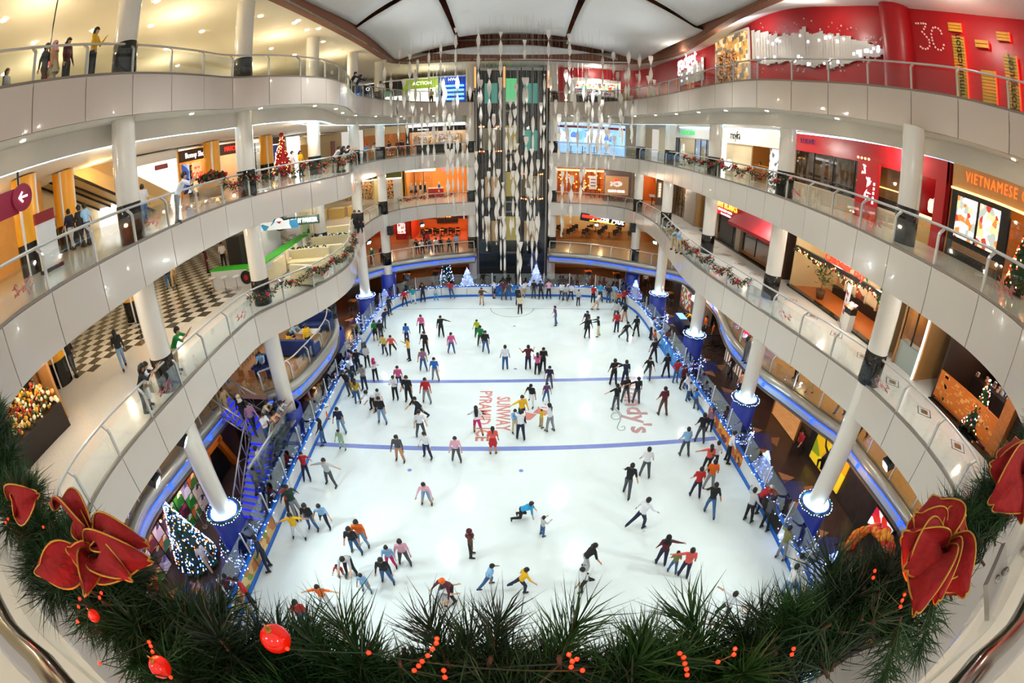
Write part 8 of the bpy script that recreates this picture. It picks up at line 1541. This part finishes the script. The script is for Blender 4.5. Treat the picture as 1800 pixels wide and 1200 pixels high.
# two loose twigs hanging by the bracket
for px, py in ((1622, 1120), (1600, 1085), (1560, 1170)):
    p = gp(px, py, 14.1); q = obj('pine_tuft', TUFT[1], gl_, p-o); d = Vector((.25, -.35, -.8)); q.rotation_euler = d.to_track_quat('Z', 'Y').to_euler(); q.scale = (.9, .9, 1.2)
M_vel = mat('red_velvet', '#980a0c', .8, noise=.35, nscale=60, bump=.3); M_gold = mat('gold_cord', '#c8963c', .4, metal=.6)
def petal(r, base, tip, width, cup, roll=0):
    """a cupped velvet petal with a gold cord along its edge"""
    base, tip = Vector(base), Vector(tip); ax = tip-base; L = ax.length; ax.normalize(); tocam = (Vector((0, 0, EYE))-r.location-(base+tip)/2).normalized(); side = ax.cross(tocam).normalized(); nrm = side.cross(ax).normalized(); side = (Matrix.Rotation(roll, 3, ax) @ side); nrm = Matrix.Rotation(roll, 3, ax) @ nrm; rows = []; n = 12
    for i in range(n+1):
        t = i/n; w = width*(.12+.95*math.sin(math.pi*(.05+.92*t))**.7)*.56; row = []
        for j in range(n+1):
            s = -1+2*j/n; row.append(base+ax*L*(t-.16*s*s*t)+side*w*s+nrm*(cup*L*(s*s*.55+.5*math.sin(math.pi*t)-.7*t*t*abs(s))+.004*math.sin(3*s+4*t)))
        rows.append(row)
    p = MB().grid(rows).build('petal', M_vel, r); m = p.modifiers.new('thick', 'SOLIDIFY'); m.thickness = .002
    edge = [rw[0] for rw in rows]+rows[-1][1:-1]+[rw[-1] for rw in rows[::-1]]; MB().tube(edge, .0016, 5).build('gold_edge', M_gold, p)
def P_(px, py, z): return gp(px, py, z)
def flower(c, label, petals, z):
    r = root('velvet_flower', P_(*c, z), label, 'fabric flower')
    for b0, t0, w, cu, ro in petals:
        dist = (Vector((0, 0, EYE))-r.location).length
        petal(r, P_(*b0, z)-r.location, P_(*t0, z+.03)-r.location, w/816*dist, cu, ro)
    return r
flower((1650, 965), 'large red velvet flower with gold edges hanging right of the ice', [((1650, 960), (1640, 868), 95, .35, 0), ((1655, 955), (1700, 905), 75, .4, .3), ((1640, 970), (1588, 945), 80, .35, -.3), ((1650, 975), (1600, 1000), 90, .35, .2), ((1655, 975), (1698, 1040), 85, .35, -.2), ((1648, 985), (1612, 1070), 70, .3, .3), ((1655, 980), (1650, 1048), 60, .4, 0), ((1640, 950), (1610, 905), 70, .4, .5), ((1660, 950), (1690, 940), 60, .5, -.5), ((1650, 955), (1655, 910), 50, .6, .2)], 14.26)
flower((1790, 840), 'red velvet flower cut by the frame above the bracket', [((1790, 840), (1785, 765), 70, .35, 0), ((1790, 845), (1745, 820), 80, .35, .3), ((1785, 850), (1750, 885), 80, .35, -.2), ((1795, 850), (1800, 905), 70, .35, 0), ((1795, 840), (1835, 815), 70, .35, 0)], 14.28)
flower((175, 960), 'red velvet bow with gold edges and trailing lobes, stair side', [((150, 985), (60, 1006), 62, .25, .1), ((165, 960), (86, 876), 36, .5, .5), ((172, 950), (130, 892), 40, .5, -.5), ((180, 948), (168, 905), 34, .6, .3), ((178, 970), (256, 985), 66, .4, .2), ((190, 955), (250, 950), 52, .5, -.4), ((160, 985), (152, 1040), 40, .3, 0), ((178, 955), (206, 928), 40, .6, .4), ((160, 975), (118, 968), 44, .5, -.3), ((185, 980), (222, 1012), 46, .4, .2)], 14.26)
flower((40, 872), 'small red velvet tip peeping over the garland, stair side', [((30, 885), (62, 868), 50, .35, 0), ((35, 890), (20, 872), 40, .35, .3)], 14.28)
M_baub = mat('bauble_glow', '#d01808', .12, emit=.35, ecol='#ff2008', coat=.5)
for px, py, rad, lb in ((281, 1172, .014, 'shiny red bauble low in the garland near the corner'), (484, 1122, .017, 'large red bauble among the needles below the ice'), (165, 1082, .009, 'small red bauble glowing under the velvet bow')):
    r = root('red_bauble', gp(px, py, 14.235), lb, 'bauble'); MB().ball((0, 0, 0), rad, 16).build('globe', M_baub, r); MB().lathe([(rad*.22, rad*.95), (rad*.22, rad*1.2)], 10).build('cap', M_gold, r); MB().tube([(0, 0, rad*1.2), (0, 0, rad*1.8)], .001, 4).build('hook', M_gold, r)
M_rl = mat('red_bulb', '#ff2a10', .4, emit=7, ecol='#ff1a08'); BU = MB().ball((0, 0, 0), .0024, 8).mesh('bulb', M_rl)
for lb, pts in (('red string lights trailing between the middle pine tufts', [(768, 1122), (767, 1130), (760, 1140), (752, 1152), (742, 1162), (736, 1170), (728, 1178), (782, 1190), (780, 1178)]), ('red string lights beside the big red flower', [(1292, 1140), (1290, 1150), (1262, 1163), (1202, 1155), (1204, 1166), (1207, 1176), (1195, 1148), (1208, 1186)]), ('red string lights right under the big red flower', [(1590, 1045), (1586, 1055), (1583, 1066), (1535, 1015), (1538, 1003), (1395, 1140), (1392, 1150)]), ('red string lights beneath the velvet bow', [(136, 1092), (138, 1066), (140, 1052), (150, 1046), (175, 1050), (178, 1042), (115, 1028), (165, 1010)]), ('red string lights on the garland at the picture edge, stair side', [(22, 882), (27, 890), (30, 900), (76, 926), (10, 918), (14, 912)]), ('red string lights low in the garland beneath the ice centre', [(1000, 1150), (1006, 1162), (1014, 1158), (1004, 1172), (1024, 1178), (648, 1147), (505, 1140)]), ('red string lights low in the garland near the corner bauble', [(265, 1135), (268, 1145), (262, 1128), (175, 1165), (300, 1190)])):
    r = root('string_lights', gp(*pts[0], 14.245), lb, 'string lights')
    for p in pts: obj('bulb', BU, r, gp(*p, 14.245)-r.location)
    MB().tube([gp(*p, 14.24)-r.location for p in pts], .0008, 4).build('wire', M_garl, r)
    lamp('POINT', gp(*pts[0], 14.25), .12, (1, .08, .03), .01, name='string_glow')
